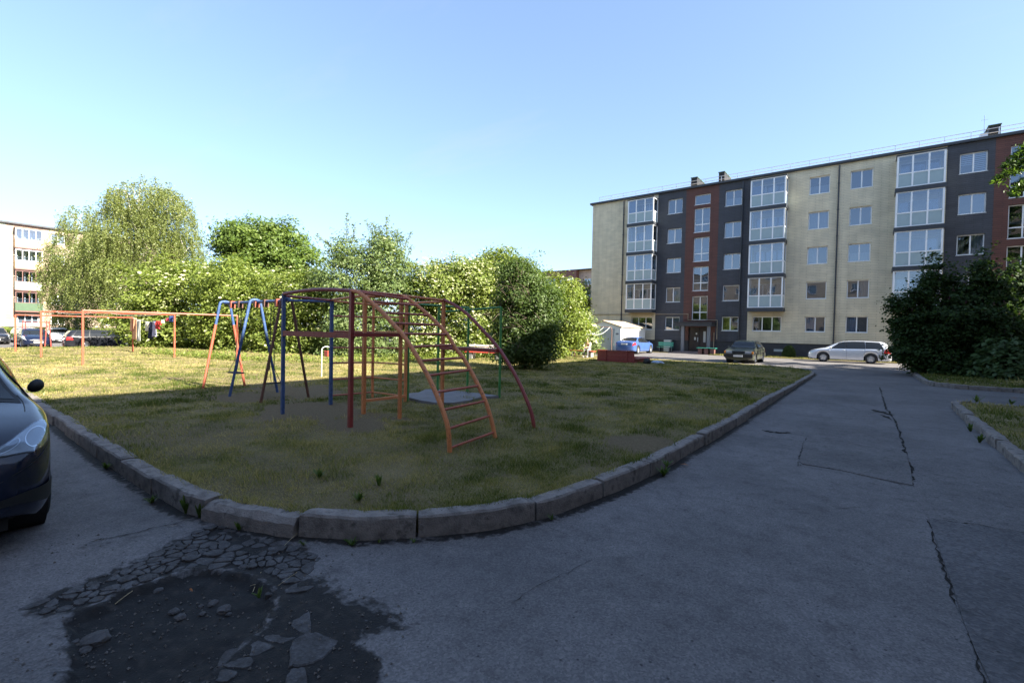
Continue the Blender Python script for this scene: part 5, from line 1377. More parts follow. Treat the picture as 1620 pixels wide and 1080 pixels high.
# clothes line frames
def clothes_frame(a, b, ztop, label, m='paint_coral', r=.034):
    o = thing('clothesline_frame', label, 'clothesline frame', ((a.x + b.x) / 2, (a.y + b.y) / 2, (a.z + b.z) / 2), group='clothes line frames on the left lawn'); O = tuple(o.location)
    for p in (a, b): bar(o, 'post', m, up(p, p.z - .1), up(p, ztop), r, O=O)
    bar(o, 'crossbar', m, up(a, ztop), up(b, ztop), r * .9, O=O)
    mb = MB()
    d = (b - a).normalized()
    for t in np.linspace(.08, .92, 6):
        p = up(a, ztop).lerp(up(b, ztop), t); mb.tube([p, p + Vector((0, 0, .07))], .008, 5)
    mb.build('hook', 'rust', o, origin=O)
    return o, up(a, ztop), up(b, ztop)
q = [(GL(131, 578), GL(375, 571), topz(131, 491, GL(131, 578))), (GL(65, 565), GL(276, 565.5), topz(65, 492.5, GL(65, 565))), (GL(24.5, 556), GL(210, 556), topz(24.5, 498, GL(24.5, 556)))]
FR = [clothes_frame(*x, label=l) for x, l in zip(q, ['rust red clothes line frame nearest the swings, no washing beside it', 'rust red clothes line frame in the middle, washing hung from its far post', 'rust red clothes line frame farthest left on the lawn, nearest the parked cars'])]
def line_wire(a, b, sag, label, name='washing_line'):
    mb = MB(); mb.tube([a.lerp(b, t) - Vector((0, 0, sag * 4 * t * (1 - t))) for t in np.linspace(0, 1, 13)], .006, 4)
    return tag(mb.build(name, 'wire'), label, 'washing line', 'washing lines between the frames')
for (i, j) in ((0, 1), (1, 2)):
    for t in (.1, .5):
        line_wire(FR[i][1].lerp(FR[i][2], t), FR[j][1].lerp(FR[j][2], t), .10, ['front empty washing line between the two frames nearest the swings', 'rear empty washing line between the two frames nearest the swings', 'front empty washing line between the two frames nearest the parked cars', 'rear empty washing line between the two frames nearest the parked cars'][i * 2 + (t > .3)])
wa, wb = FR[1][2].copy(), FR[2][2].copy(); wa.z += .02; wb.z += .02
wash = line_wire(wa, wb, .28, 'washing line sagging under the hung clothes by the hedge'); wash['group'] = ''
del wash['group']
def on_line(px):
    best = min(np.linspace(0.001, .999, 400), key=lambda t: abs(proj(wa.lerp(wb, t))[0] - px)); p = wa.lerp(wb, best) - Vector((0, 0, .28 * 4 * best * (1 - best))); return p
def proj(p):
    qv = CAM_M.transposed() @ (Vector(p) - CW); return 810 + FPX * qv.x / -qv.z, 540 - FPX * qv.y / -qv.z
dline = (wb - wa); dline.z = 0; dline.normalize()
def laundry(name, px, wpx, hpx, m, label, cat, shape='rect', seed=0, dz=0):
    p = on_line(px); Z = -(CAM_M.transposed() @ (p - CW)).z
    # apparent width is foreshortened along the line
    p2 = proj(p + dline * 0.5); sc = abs(p2[0] - proj(p)[0]) / .5
    w = wpx / max(sc, 4) ; h = hpx * Z / FPX
    nx, nz = 10, 12; F = []
    def sheet(x0, x1, z0, z1, ph):
        vs = []
        for i in range(nz + 1):
            for j in range(nx + 1):
                s = x0 + (x1 - x0) * j / nx; z = z0 + (z1 - z0) * i / nz; f = i / nz
                dpt = .05 * f * math.sin(j * 1.3 + ph) + .03 * math.sin(j * .7 + ph * 2)
                q = p + dline * (s * (1 - .12 * f)) + Vector((-dline.y, dline.x, 0)) * dpt; vs.append((q.x - p.x, q.y - p.y, z))
        return vs
    mb = MB()
    parts = {'rect': [(-w / 2, w / 2, 0, -h)], 'trousers': [(-w / 2, w / 2, 0, -h * .35), (-w / 2, -w * .06, -h * .345, -h), (w * .06, w / 2, -h * .345, -h)], 'shirt': [(-w / 2, w / 2, 0, -h), (-w * .8, -w * .5, -h * .05, -h * .5), (w * .5, w * .8, -h * .05, -h * .5)]}[shape]
    for k, (a, b, c, d) in enumerate(parts):
        fs = [(i * (nx + 1) + j, i * (nx + 1) + j + 1, (i + 1) * (nx + 1) + j + 1, (i + 1) * (nx + 1) + j) for i in range(nz) for j in range(nx)]
        mb.add(sheet(a, b, c, d, seed + k), fs)
    me = mb.mesh(name, m, True); o = link(name, me, None, tuple(p)); md = o.modifiers.new('thick', 'SOLIDIFY'); md.thickness = .012
    return tag(o, label, cat, 'laundry on the washing line')
laundry('towel', 199, 6, 22, 'cloth_peach', 'short peach towel farthest left on the washing line', 'towel', seed=1)
laundry('towel', 212, 6, 34, 'cloth_peach', 'long peach towel next to the grey cloth on the washing line', 'towel', seed=2)
laundry('sheet', 219, 5, 34, 'cloth_pale', 'long pale grey cloth hanging beside the peach towel', 'cloth', seed=3)
laundry('shirt', 233, 4, 15, 'cloth_cream', 'pale cream shirt on the washing line left of the dark trousers', 'shirt', 'shirt', 4)
laundry('trousers', 239, 6, 27, 'cloth_navy', 'dark navy trousers hanging on the washing line', 'trousers', 'trousers', 5)
laundry('trousers', 244, 5, 24, 'cloth_lavender', 'pale lavender trousers hanging on the washing line', 'trousers', 'trousers', 6)
laundry('shirt', 250, 4, 13, 'cloth_red', 'bright red shirt on the washing line', 'shirt', 'shirt', 7)
laundry('sock', 257, 3, 5, 'cloth_cream', 'small pale sock on the washing line between the red and pink things', 'sock', seed=8)
laundry('cloth', 264.5, 5, 5, 'cloth_pink', 'small pinkish red cloth on the washing line', 'cloth', seed=9)
laundry('shirt', 271, 4, 9, 'cloth_blue', 'blue shirt at the right end of the washing line', 'shirt', 'shirt', 10)

# red carpet frame far left
ra, rb = GL(38, 547), GL(76, 548.5)
cb = thing('carpet_rack', 'low red carpet beating rack of doubled posts in front of the parked cars', 'rack', tuple((ra + rb) / 2)); OCB = tuple(cb.location); zt = topz(38, 507, ra)
for p in (ra, rb):
    for s in (-.12, .12): bar(cb, 'post', 'paint_red', Vector((p.x, p.y + s * 1.6, p.z - .4)), Vector((p.x, p.y + s * .5, zt)), .035, O=OCB)
bar(cb, 'rail', 'paint_red', up(ra, zt - .1), up(rb, zt - .1), .03, O=OCB)

# clothes line by the garage
fa = GL(909, 563); 
f2a, f2b = G(942, 560, .04), G(967, 561, .04)
cl = thing('clothesline_frame', 'rusty pipe clothes line frame in front of the garage gable', 'clothesline frame', tuple((f2a + f2b) / 2)); OCL = tuple(cl.location)
zt = topz(955, 517, f2b)
mb = MB(); d = (f2b - f2a)
mb.tube([up(f2a, 0), up(f2a, zt - .25), up(f2a, zt - .07) + d * .03, up(f2a, zt) + d * .12, up(f2b, zt) - d * .12, up(f2b, zt - .07) - d * .03, up(f2b, zt - .25), up(f2b, 0)], .03, 8); mb.build('pipe', 'rust', cl, origin=OCL, autosm=50)
cl2 = thing('clothesline_frame', 'thin T shaped clothes line post beside the bench with the seated person', 'clothesline frame', tuple(fa)); 
mb = MB(); zt2 = topz(909, 521, fa) - fa.z; mb.tube([(0, 0, -.05), (0, 0, zt2)], .028, 8); mb.build('post', 'rust', cl2)
mb = MB(); dd = Vector((f2b.x - f2a.x, f2b.y - f2a.y, 0)).normalized(); mb.tube([tuple(dd * -.9 + Vector((0, 0, zt2))), tuple(dd * .9 + Vector((0, 0, zt2)))], .024, 8); mb.build('crossbar', 'rust', cl2)
for k, t in enumerate((-.75, 0, .75)):
    a = Vector((fa.x, fa.y, fa.z + zt2)) + dd * t; b = up(f2a, zt).lerp(up(f2b, zt), .5 + t * .5)
    mb = MB(); mb.tube([a.lerp(b, s) - Vector((0, 0, .45 * 4 * s * (1 - s))) for s in np.linspace(0, 1, 12)], .011, 5); tag(mb.build('washing_line', 'paint_white'), 'slack white washing line from the T post to the garage frame, ' + ['leftmost of three', 'middle of three', 'rightmost of three'][k], 'washing line', 'slack lines by the garage')

# benches
def bench(loc, rz, label, back=False, lg=2.0, group='red benches round the playground'):
    o = thing('park_bench', label, 'bench', loc, rz, group)
    for x in (-lg * .36, lg * .36):
        mb = MB(); mb.box(x - .16, x + .16, -.19, .19, -.08, .37, .02); mb.build('leg', 'concrete', o)
    for y in (-.14, .03, .20):
        mb = MB(); mb.box(-lg / 2, lg / 2, y - .075, y + .075, .372, .415, .008); mb.build('slat', 'bench_red', o)
    if back:
        for x in (-lg * .36, lg * .36):
            mb = MB(); mb.box(x - .03, x + .03, .29, .34, .2, .85); mb.build('back_post', 'concrete', o)
        for z in (.52, .68):
            mb = MB(); mb.box(-lg / 2, lg / 2, .25, .288, z, z + .12, .008); mb.build('back_slat', 'paint_white', o)
    return o
b1, b2, b3 = GL(767, 569), GL(856, 562.5), GL(917, 564)
bench(tuple(b1), .25, 'red seated bench with white back slats, left of the dark bush', True, 2.3)
bench(tuple(b2), .1, 'red plank bench just right of the dark bush, nobody on it', False, 1.9)
bench(tuple(b3), .05, 'red plank bench on concrete blocks with a person sitting on it', False, 2.1)
tb = thing('park_bench', 'turquoise bench with backrest beside the entrance of the tiled block', 'bench', (-14.75, 42.0, .05), PI)
for x in (-.45, .45):
    mb = MB(); mb.box(x - .04, x + .04, -.2, .22, -.05, .42); mb.build('leg', 'dark_trim', tb)
    mb = MB(); mb.box(x - .03, x + .03, -.28, -.22, .3, .9); mb.build('back_post', 'dark_trim', tb)
for y in (-.16, .02, .18):
    mb = MB(); mb.box(-.68, .68, y - .07, y + .07, .422, .46, .006); mb.build('slat', 'paint_teal', tb)
for z in (.56, .75):
    mb = MB(); mb.box(-.68, .68, -.215, -.18, z, z + .15, .006); mb.build('back_slat', 'paint_teal', tb)
tbl = thing('planter_table', 'low brown box table with green top right of the entrance', 'table', (-11.0, 41.6, .03))
for x in (-.5, .0, .5):
    mb = MB(); mb.box(x - .16, x + .16, -.3, .3, -.05, .50, .01); mb.build('support', 'brown_panel', tbl)
mb = MB(); mb.box(-.78, .78, -.38, .38, .502, .55, .008); mb.build('top', 'paint_teal', tbl)

# sandbox
sa, sb, sc_ = GL(945, 570.5), GL(1003, 574), GL(1035, 572)
sbx = thing('sandbox', 'dark red boarded sandbox with a tall back in front of the blue saloon', 'sandbox', tuple(sb)); OSB = tuple(sb)
u0, u1, v0, v1 = sa.x, sb.x, sb.y, sc_.y; zb = sb.z - .05
for k in range(3):
    mb = MB(); mb.box(u0, u1, v0 - .03, v0 + .03, zb + .02 + k * .215, zb + .232 + k * .215, .004); mb.build('board', 'paint_darkred', sbx, origin=OSB)
    mb = MB(); mb.box(u0 - .03, u0 + .03, v0 + .035, v0 + 1.2, zb + .02 + k * .215, zb + .232 + k * .215, .004); mb.build('board', 'paint_darkred', sbx, origin=OSB)
mb = MB(); mb.box(u0 - .05, u1 + .05, v0 - .09, v0 + .09, zb + .672, zb + .70, .006); mb.build('top_board', 'paint_darkred', sbx, origin=OSB)
for u in (u0 + .55, u1 - .4):
    mb = MB(); mb.box(u - .05, u + .05, v0 - .075, v0 - .032, zb, zb + .668, .006); mb.build('batten', 'paint_darkred', sbx, origin=OSB)
for a in ((u1 - .03, u1 + .03, v0 + .035, v1), (u0 - .03, u0 + .03, v0 + 1.22, v1), (u0 - .03, u1 + .03, v1 + .005, v1 + .06)):
    mb = MB(); mb.box(*a, zb, zb + .25, .008); mb.build('board', 'paint_darkred', sbx, origin=OSB)
mb = MB(); mb.box(u1 - .16, u1 + .16, v0 + .1, v1 + .1, zb + .252, zb + .285, .008); mb.build('seat_board', 'paint_darkred', sbx, origin=OSB)
mb = MB(); mb.box(u0 - .16, u1 - .18, v1 - .12, v1 + .16, zb + .252, zb + .285, .008); mb.build('seat_board', 'paint_darkred', sbx, origin=OSB)
mb = MB(); mb.box(u0 + .04, u1 - .04, v0 + .04, v1, zb, zb + .13); mb.build('sand', 'sand', sbx, origin=OSB)
def lump(name, p, s, m, label, cat, seed, flat=.5, sub=3):
    bm = bmesh.new(); bmesh.ops.create_icosphere(bm, subdivisions=sub, radius=1)
    for v in bm.verts:
        k = 1 + .45 * mnoise.noise(v.co * 2.2 + Vector((seed, 0, 0))) + .2 * mnoise.noise(v.co * 6 + Vector((0, seed, 0)))
        v.co = Vector((v.co.x * s[0] * k, v.co.y * s[1] * k, max(-.35, v.co.z) * s[2] * k + s[2] * .3))
    me = bpy.data.meshes.new(name); bm.to_mesh(me); bm.free(); me.materials.append(MATS[m]); me.shade_smooth()
    return tag(link(name, me, None, tuple(p)), label, cat)
lump('bag', GL(1023, 575), (.20, .17, .22), 'black_plastic', 'small black bag on the grass beside the sandbox', 'bag', 3)
lump('crumpled_cloth', GL(1040, 574), (.34, .22, .09), 'cloth_sky', 'crumpled pale blue cloth on the grass right of the black bag', 'cloth', 5)

# ================================================================== PERSON on the bench
def person(loc, rz):
    root = thing('person', 'dark haired person in white top and grey trousers sitting on the red bench', 'person', loc, rz)
    # facing -y locally; seat top at z=.415
    J = {'pel': (0, .03, .50, .125), 'bel': (0, .01, .64, .125), 'che': (0, -.06, .84, .145), 'nek': (0, -.12, 1.00, .055), 'hd0': (0, -.15, 1.08, .072), 'hd1': (0, -.165, 1.18, .088), 'hd2': (0, -.16, 1.25, .06), 'nose': (0, -.255, 1.15, .016)}
    E = [('pel', 'bel'), ('bel', 'che'), ('che', 'nek'), ('nek', 'hd0'), ('hd0', 'hd1'), ('hd1', 'hd2'), ('hd1', 'nose')]
    for s, n in ((-1, 'l'), (1, 'r')):
        J.update({'hip' + n: (s * .10, .0, .49, .095), 'kne' + n: (s * .13, -.43, .49, .062), 'ank' + n: (s * .12, -.38, .09, .042), 'toe' + n: (s * .13, -.58, .045, .035),
                  'sh' + n: (s * .19, -.06, .92, .06), 'elb' + n: (s * .23, -.24, .70, .043), 'wri' + n: (s * .09, -.40, .66, .030), 'pal' + n: (s * .04, -.47, .64, .030)})
        E += [('pel', 'hip' + n), ('hip' + n, 'kne' + n), ('kne' + n, 'ank' + n), ('ank' + n, 'toe' + n), ('che', 'sh' + n), ('sh' + n, 'elb' + n), ('elb' + n, 'wri' + n), ('wri' + n, 'pal' + n)]
        for k in range(4):
            x = s * (.06 - .022 * k); l = (.075, .085, .08, .062)[k]
            J['f%d%s' % (k, n)] = (x - s * .01, -.47 - l * .75, .635 - .008 * k, .009); J['g%d%s' % (k, n)] = (x - s * .02, -.47 - l, .605, .008)
            E += [('pal' + n, 'f%d%s' % (k, n)), ('f%d%s' % (k, n), 'g%d%s' % (k, n))]
        J['th' + n] = (s * .015, -.46, .675, .010); E.append(('wri' + n, 'th' + n))
    def skin(name, keys, edges, add, mat, parent, rootkey, lv=2):
        idx = {k: i for i, k in enumerate(keys)}
        me = bpy.data.meshes.new(name); me.from_pydata([J[k][:3] for k in keys], [(idx[a], idx[b]) for a, b in edges], []); me.materials.append(MATS[mat])
        o = link(name, me, parent)
        md = o.modifiers.new('skin', 'SKIN')
        for k in keys:
            sv = me.skin_vertices[0].data[idx[k]]; sv.radius = (J[k][3] + add, J[k][3] + add); sv.use_root = (k == rootkey)
        md.use_smooth_shade = True
        sd_ = o.modifiers.new('sub', 'SUBSURF'); sd_.levels = lv - 1; sd_.render_levels = lv - 1
        return o
    skin('body', list(J), E, 0, 'skin', root, 'pel')
    k = ['pel', 'bel', 'che', 'shl', 'shr', 'elbl', 'elbr']; skin('top', k, [e for e in E if e[0] in k and e[1] in k], .014, 'cloth_white', root, 'pel')
    k = ['pel', 'hipl', 'hipr', 'knel', 'kner', 'ankl', 'ankr']; skin('trousers', k, [e for e in E if e[0] in k and e[1] in k], .015, 'cloth_grey', root, 'pel')
    for s in (-1, 1):
        mb = MB(); mb.box(s * .125 - .05, s * .125 + .05, -.63, -.33, .0, .085, .02); mb.build('shoe', 'cloth_grey', root)
        e = MB(); e.box(s * .033 - .012, s * .033 + .012, -.252, -.246, 1.175, 1.187); e.build('eye', 'hair', root)
    bm = bmesh.new(); bmesh.ops.create_uvsphere(bm, u_segments=16, v_segments=10, radius=.115)
    for v in list(bm.verts):
        if v.co.y < -.05 and v.co.z < .045: v.co *= .72
        if v.co.z < -.04: v.co.z *= .9
        v.co += Vector((0, -.13, 1.20))
    me = bpy.data.meshes.new('hair'); bm.to_mesh(me); bm.free(); me.materials.append(MATS['hair']); me.shade_smooth(); link('hair', me, root)
    return root
pb_ = b3 + Vector((.62, -.05, 0)); person((pb_.x, pb_.y, pb_.z), 0.15)

# ================================================================== CARS
def interp(tab, x):
    xs = [t[0] for t in tab]; ys = [t[1] for t in tab]
    # monotone cubic
    n = len(xs); x = np.asarray(x, float)
    h = np.diff(xs); d = np.diff(ys) / h; m = np.zeros(n); m[0] = d[0]; m[-1] = d[-1]
    for i in range(1, n - 1): m[i] = 0 if d[i - 1] * d[i] <= 0 else 3 * (h[i - 1] + h[i]) / ((2 * h[i] + h[i - 1]) / d[i - 1] + (h[i] + 2 * h[i - 1]) / d[i])
    k = np.clip(np.searchsorted(xs, x) - 1, 0, n - 2); hh = h[k]; t = np.clip((x - np.array(xs)[k]) / hh, 0, 1); y0 = np.array(ys)[k]; y1 = np.array(ys)[k + 1]; m0 = m[k]; m1 = m[k + 1]
    return (2 * t ** 3 - 3 * t ** 2 + 1) * y0 + (t ** 3 - 2 * t ** 2 + t) * hh * m0 + (-2 * t ** 3 + 3 * t ** 2) * y1 + (t ** 3 - t ** 2) * hh * m1
PROF = {
 'estate': dict(L=4.56, W=1.78, axf=1.36, axr=-1.22, r=.32,
   zt=[(-2.28, .78), (-2.24, .95), (-2.12, 1.16), (-1.92, 1.40), (-1.6, 1.47), (-.6, 1.50), (.2, 1.46), (.65, 1.33), (1.32, .99), (1.7, .90), (2.05, .80), (2.22, .68), (2.28, .55)],
   zs=[(-2.28, .74), (-2.2, .90), (-1.9, .955), (0, .93), (1.2, .90), (1.7, .83), (2.05, .72), (2.22, .62), (2.28, .50)],
   w=[(-2.28, .66), (-2.2, .80), (-1.9, .86), (-1, .885), (1.2, .885), (1.8, .85), (2.08, .76), (2.22, .62), (2.28, .45)],
   wt=[(-2.28, .55), (-1.9, .60), (-.2, .62), (.65, .61), (1.0, .66), (1.32, .74), (1.7, .72), (2.1, .62), (2.28, .34)],
   side=[((1.02, .48, .10, .14), 5.12, 6.86), ((.06, .10, -.92, -.86), 5.12, 6.86), ((-.98, -.92, -1.86, -1.62), 5.12, 6.80)], ws=(.68, 1.27), rw=(-2.15, -1.93), head=((1.72, 2.16), 4.6, 6.7), tail=((-2.22, -1.86), 3.5, 5.0)),
 'hatch': dict(L=4.2, W=1.75, axf=1.24, axr=-1.36, r=.315,
   zt=[(-2.10, .74), (-2.06, .95), (-1.92, 1.15), (-1.62, 1.40), (-1.2, 1.48), (-.4, 1.51), (.15, 1.47), (.55, 1.34), (1.18, 1.02), (1.55, .93), (1.9, .82), (2.05, .70), (2.10, .58)],
   zs=[(-2.10, .70), (-2.0, .88), (-1.7, .95), (0, .93), (1.1, .92), (1.55, .85), (1.9, .72), (2.05, .60), (2.10, .50)],
   w=[(-2.10, .66), (-2.0, .80), (-1.7, .86), (-.9, .872), (1.0, .872), (1.6, .84), (1.88, .75), (2.04, .58), (2.10, .40)],
   wt=[(-2.10, .52), (-1.7, .58), (-.2, .61), (.55, .60), (.9, .66), (1.18, .73), (1.55, .70), (1.9, .58), (2.10, .30)],
   side=[((.92, .42, .02, .05), 5.12, 6.86), ((-.04, -.02, -.98, -.90), 5.12, 6.86), ((-1.04, -.98, -1.52, -1.36), 5.2, 6.7)], ws=(.58, 1.13), rw=(-1.93, -1.64), head=((1.42, 2.02), 4.3, 6.6), tail=((-2.05, -1.80), 3.6, 5.2)),
 'boxy': dict(L=4.0, W=1.65, axf=1.20, axr=-1.26, r=.29,
   zt=[(-2.0, .74), (-1.97, .90), (-1.9, .97), (-1.55, 1.15), (-1.18, 1.33), (-.8, 1.37), (-.1, 1.38), (.2, 1.36), (.38, 1.30), (.98, .94), (1.2, .90), (1.75, .83), (1.95, .77), (2.0, .66)],
   zs=[(-2.0, .70), (-1.95, .84), (-1.6, .89), (0, .87), (.98, .87), (1.75, .80), (1.95, .73), (2.0, .60)],
   w=[(-2.0, .72), (-1.9, .79), (-1, .82), (1.2, .82), (1.8, .80), (1.96, .76), (2.0, .68)],
   wt=[(-2.0, .62), (-1.55, .62), (-1.18, .57), (-.1, .57), (.38, .58), (.98, .70), (1.2, .72), (1.75, .71), (2.0, .60)],
   side=[((.74, .36, -.12, -.09), 5.1, 6.86), ((-.17, -.14, -1.02, -.92), 5.1, 6.86), ((-1.07, -.98, -1.42, -1.18), 5.15, 6.7)], ws=(.40, .94), rw=(-1.55, -1.2), head=((1.90, 1.99), 3.6, 6.2), tail=((-1.99, -1.85), 3.5, 5.0)),
 'sedan': dict(L=4.5, W=1.80, axf=1.40, axr=-1.34, r=.325,
   zt=[(-2.25, .74), (-2.2, .98), (-2.05, 1.05), (-1.62, 1.06), (-1.5, 1.08), (-.95, 1.33), (-.6, 1.39), (-.1, 1.41), (.3, 1.38), (.6, 1.28), (1.15, .98), (1.6, .91), (2.0, .80), (2.2, .68), (2.25, .55)],
   zs=[(-2.25, .70), (-2.15, .88), (-1.8, .95), (0, .92), (1.15, .90), (1.7, .83), (2.05, .72), (2.2, .60), (2.25, .50)],
   w=[(-2.25, .66), (-2.15, .80), (-1.8, .86), (-.9, .89), (1.2, .89), (1.8, .85), (2.05, .76), (2.2, .62), (2.25, .45)],
   wt=[(-2.25, .60), (-1.62, .70), (-1.5, .70), (-.95, .60), (-.1, .60), (.6, .60), (.9, .66), (1.15, .72), (1.6, .71), (2.05, .60), (2.25, .34)],
   side=[((.88, .40, -.02, .02), 5.12, 6.86), ((-.08, -.05, -.92, -.80), 5.12, 6.84), ((-.98, -.86, -1.30, -1.0), 5.15, 6.6)], ws=(.62, 1.10), rw=(-1.50, -.98), head=((1.72, 2.12), 4.5, 6.6), tail=((-2.22, -1.82), 3.7, 5.1)),
}
WHEELS = {}
def wheel_meshes(r, spokes=5):
    if (r, spokes) in WHEELS: return WHEELS[(r, spokes)]
    t = MB(); w = .195; rr = r * .66
    t.lathe([(rr, -w / 2), (rr + .02, -w / 2 - .006), (r - .025, -w / 2 - .004), (r, -w / 2 + .03), (r, w / 2 - .03), (r - .025, w / 2 + .004), (rr + .02, w / 2 + .006), (rr, w / 2)], 'y', n=28)
    tm = t.mesh('tyre', 'rubber', True)
    d = MB(); d.lathe([(rr + .004, .07), (rr - .02, .085), (rr - .035, .06), (rr - .05, .02), (.02, .015), (0, .015)], 'y', n=28)
    for k in range(spokes):
        a = 2 * PI * k / spokes + .3; c, s = math.cos(a), math.sin(a); hw = .035
        p = lambda rad, off, y: (c * rad - s * off, y, s * rad + c * off)
        d.add([p(.03, -hw * 1.2, .085), p(.03, hw * 1.2, .085), p(rr - .02, hw, .075), p(rr - .02, -hw, .075), p(.03, -hw * 1.2, .03), p(.03, hw * 1.2, .03), p(rr - .02, hw, .03), p(rr - .02, -hw, .03)], [(0, 1, 2, 3), (0, 3, 7, 4), (1, 5, 6, 2)])
    d.lathe([(.06, .08), (.055, .095), (0, .095)], 'y', n=14)
    dm = d.mesh('rim', 'rim')
    WHEELS[(r, spokes)] = (tm, dm); return tm, dm
def make_car(name, label, cat, kind, paint, loc, rz, group=None, hubcap='rim', plate=True, detail=1, lamp='lamp_clear', rails=False, spokes=5):
    P = PROF[kind]; Lh = P['L'] / 2
    root = thing(name, label, cat, loc, rz, group)
    axf, axr, r = P['axf'], P['axr'], P['r']; ra = r + .055
    def ctrl(x):
        x = np.asarray(x, float)
        zt, zs, w, wt = (interp(P[k], x) for k in ('zt', 'zs', 'w', 'wt'))
        zb = .20 + .10 * sstep(Lh - .35, Lh, np.abs(x))
        for ax in (axf, axr):
            dx = np.abs(x - ax); zb = np.where(dx < ra, np.maximum(zb, r + np.sqrt(np.maximum(0, ra * ra - dx * dx))), zb)
        zs = np.maximum(zs, zb + .05); zt = np.maximum(zt, zs + .012)
        g = np.clip((zt - zs) / .45, 0, 1)
        wt = np.minimum(wt, w * .97); wb = w * .965
        o = 0 * x
        pts = [(o, o + .17), (w * .93, zb), (w * .985, zb + .05), (w, zb + (zs - zb) * .5), (w * .992, zb + (zs - zb) * .82), (wb, zs),
               ((wb * .46 + wt * .54) + .02 * g, zs + (zt - zs) * .52), (wt, zt - .045 * np.clip((zt - zs) / .1, 0, 1)), (wt * .72, zt - .012), (o, zt)]
        return np.stack([np.stack([a, b], -1) for a, b in pts], -2)     # (...,10,2)
    def S(x, k, side=1, off=0.0):
        def raw(x, k):
            c = ctrl(np.array([x]))[0]; i = min(8, int(k)); f = k - i
            p0, p1, p2, p3 = c[max(0, i - 1)], c[i], c[i + 1], c[min(9, i + 2)]
            if 1 <= i <= 7 and i not in (5,):
                y = .5 * (2 * p1 + (p2 - p0) * f * .6 + (3 * (p2 - p1) - (p2 - p0) * .6 - (p3 - p1) * .6 * .0) * 0 + 2 * (p2 - p1) * f - (p2 - p0) * f * .6)
            y = p1 + (p2 - p1) * f
            return Vector((x, y[0], y[1]))
        p = raw(x, k)
        if off:
            e = .01; a = raw(min(Lh, x + e), k) - raw(max(-Lh, x - e), k); b = raw(x, min(8.999, k + .02)) - raw(x, max(0.02, k - .02))
            n = a.cross(b) * -1
            n = n.normalized() if n.length > 1e-9 else Vector((0, 1, 0))
            if n.y < -.01 or (abs(n.y) < .3 and n.z < 0): n = -n
            p = p + n * off
        return Vector((p.x, side * p.y, p.z))
    xs = np.unique(np.concatenate([np.linspace(-Lh, Lh, 90), np.linspace(axf - ra, axf + ra, 17), np.linspace(axr - ra, axr + ra, 17), -Lh + .01 * np.arange(10), Lh - .01 * np.arange(10)]))
    c = ctrl(xs); nx = len(xs)
    # refine the section with a little rounding
    ks = [0, 1, 1.5, 2, 2.5, 3, 3.5, 4, 4.5, 4.85, 5, 5.15, 5.5, 6, 6.5, 6.85, 7, 7.2, 7.6, 8, 8.5, 9]
    prof = []
    for k in ks:
        i = min(8, int(k)); f = k - i; prof.append(c[:, i] * (1 - f) + c[:, i + 1] * f)
    prof = np.stack(prof, 1); sm = prof.copy()
    for i in range(1, len(ks) - 1):
        if ks[i] > 1.6: sm[:, i] = prof[:, i] * .6 + .2 * (prof[:, i - 1] + prof[:, i + 1])
    full = np.concatenate([np.stack([sm[..., 0], sm[..., 1]], -1), np.stack([-sm[:, ::-1, 0], sm[:, ::-1, 1]], -1)[:, 1:-1]], 1)
    m = full.shape[1]
    V = np.concatenate([np.repeat(xs[:, None, None], m, 1), full], 2).reshape(-1, 3)
    fs = [(i * m + j, (i + 1) * m + j, (i + 1) * m + (j + 1) % m, i * m + (j + 1) % m) for i in range(nx - 1) for j in range(m)]
    fs += [tuple(range(m)), tuple((nx - 1) * m + j for j in range(m - 1, -1, -1))]
    mb = MB(); mb.add([tuple(v) for v in V], fs)
    body = mb.build('body', paint, root, autosm=42)
    def patch(nm, mat, x0b, x0t, x1b, x1t, k0, k1, sides=(1, -1), off=.006, nxp=8, nk=6, parent=None, rim_=True):
        out_ = []
        for s in sides:
            p = MB(); vs = []
            for j in range(nk + 1):
                f = j / nk; k = k0 + (k1 - k0) * f; xa = x0b + (x0t - x0b) * f; xb = x1b + (x1t - x1b) * f
                for i in range(nxp + 1): vs.append(S(xa + (xb - xa) * i / nxp, k, s, off))
            p.add(vs, [(j * (nxp + 1) + i, j * (nxp + 1) + i + 1, (j + 1) * (nxp + 1) + i + 1, (j + 1) * (nxp + 1) + i) for j in range(nk) for i in range(nxp)])
            out_.append(p.build(nm, mat, parent or root, smooth=True))
        return out_
    def screen(nm, x0, x1, k0, mat='car_glass', off=.006, parent=None):
        p = MB(); vs = []; nk = 8; nxp = 6; kk = np.concatenate([np.linspace(k0, 9, nk // 2 + 1), np.linspace(9, k0, nk // 2 + 1)[1:]]); sg = [1] * (nk // 2 + 1) + [-1] * (nk // 2)
        for k, s in zip(kk, sg):
            for i in range(nxp + 1): vs.append(S(x0 + (x1 - x0) * i / nxp, min(k, 8.995), s, off))
        n = len(kk)
        p.add(vs, [(j * (nxp + 1) + i, j * (nxp + 1) + i + 1, (j + 1) * (nxp + 1) + i + 1, (j + 1) * (nxp + 1) + i) for j in range(n - 1) for i in range(nxp)])
        return p.build(nm, mat, parent or root, smooth=True)
    for (a, b, cc, d), k0, k1 in P['side']:
        patch('window_surround', 'black_plastic', a + .035, b + .02, cc - .02, d - .02, k0 - .08, k1 + .06, off=.003)
        for o in patch('side_window', 'car_window', a, b, cc, d, k0, k1, off=.007): pass
    screen('windscreen_surround', P['ws'][0] - .03, P['ws'][1] + .06, 7.05, 'black_plastic', .003)
    screen('windscreen', P['ws'][0], P['ws'][1], 7.2, 'car_window', .007)
    screen('rear_window_surround', P['rw'][0] - .02, P['rw'][1] + .02, 7.05, 'black_plastic', .003)
    screen('rear_window', P['rw'][0], P['rw'][1], 7.25, 'car_window', .007)
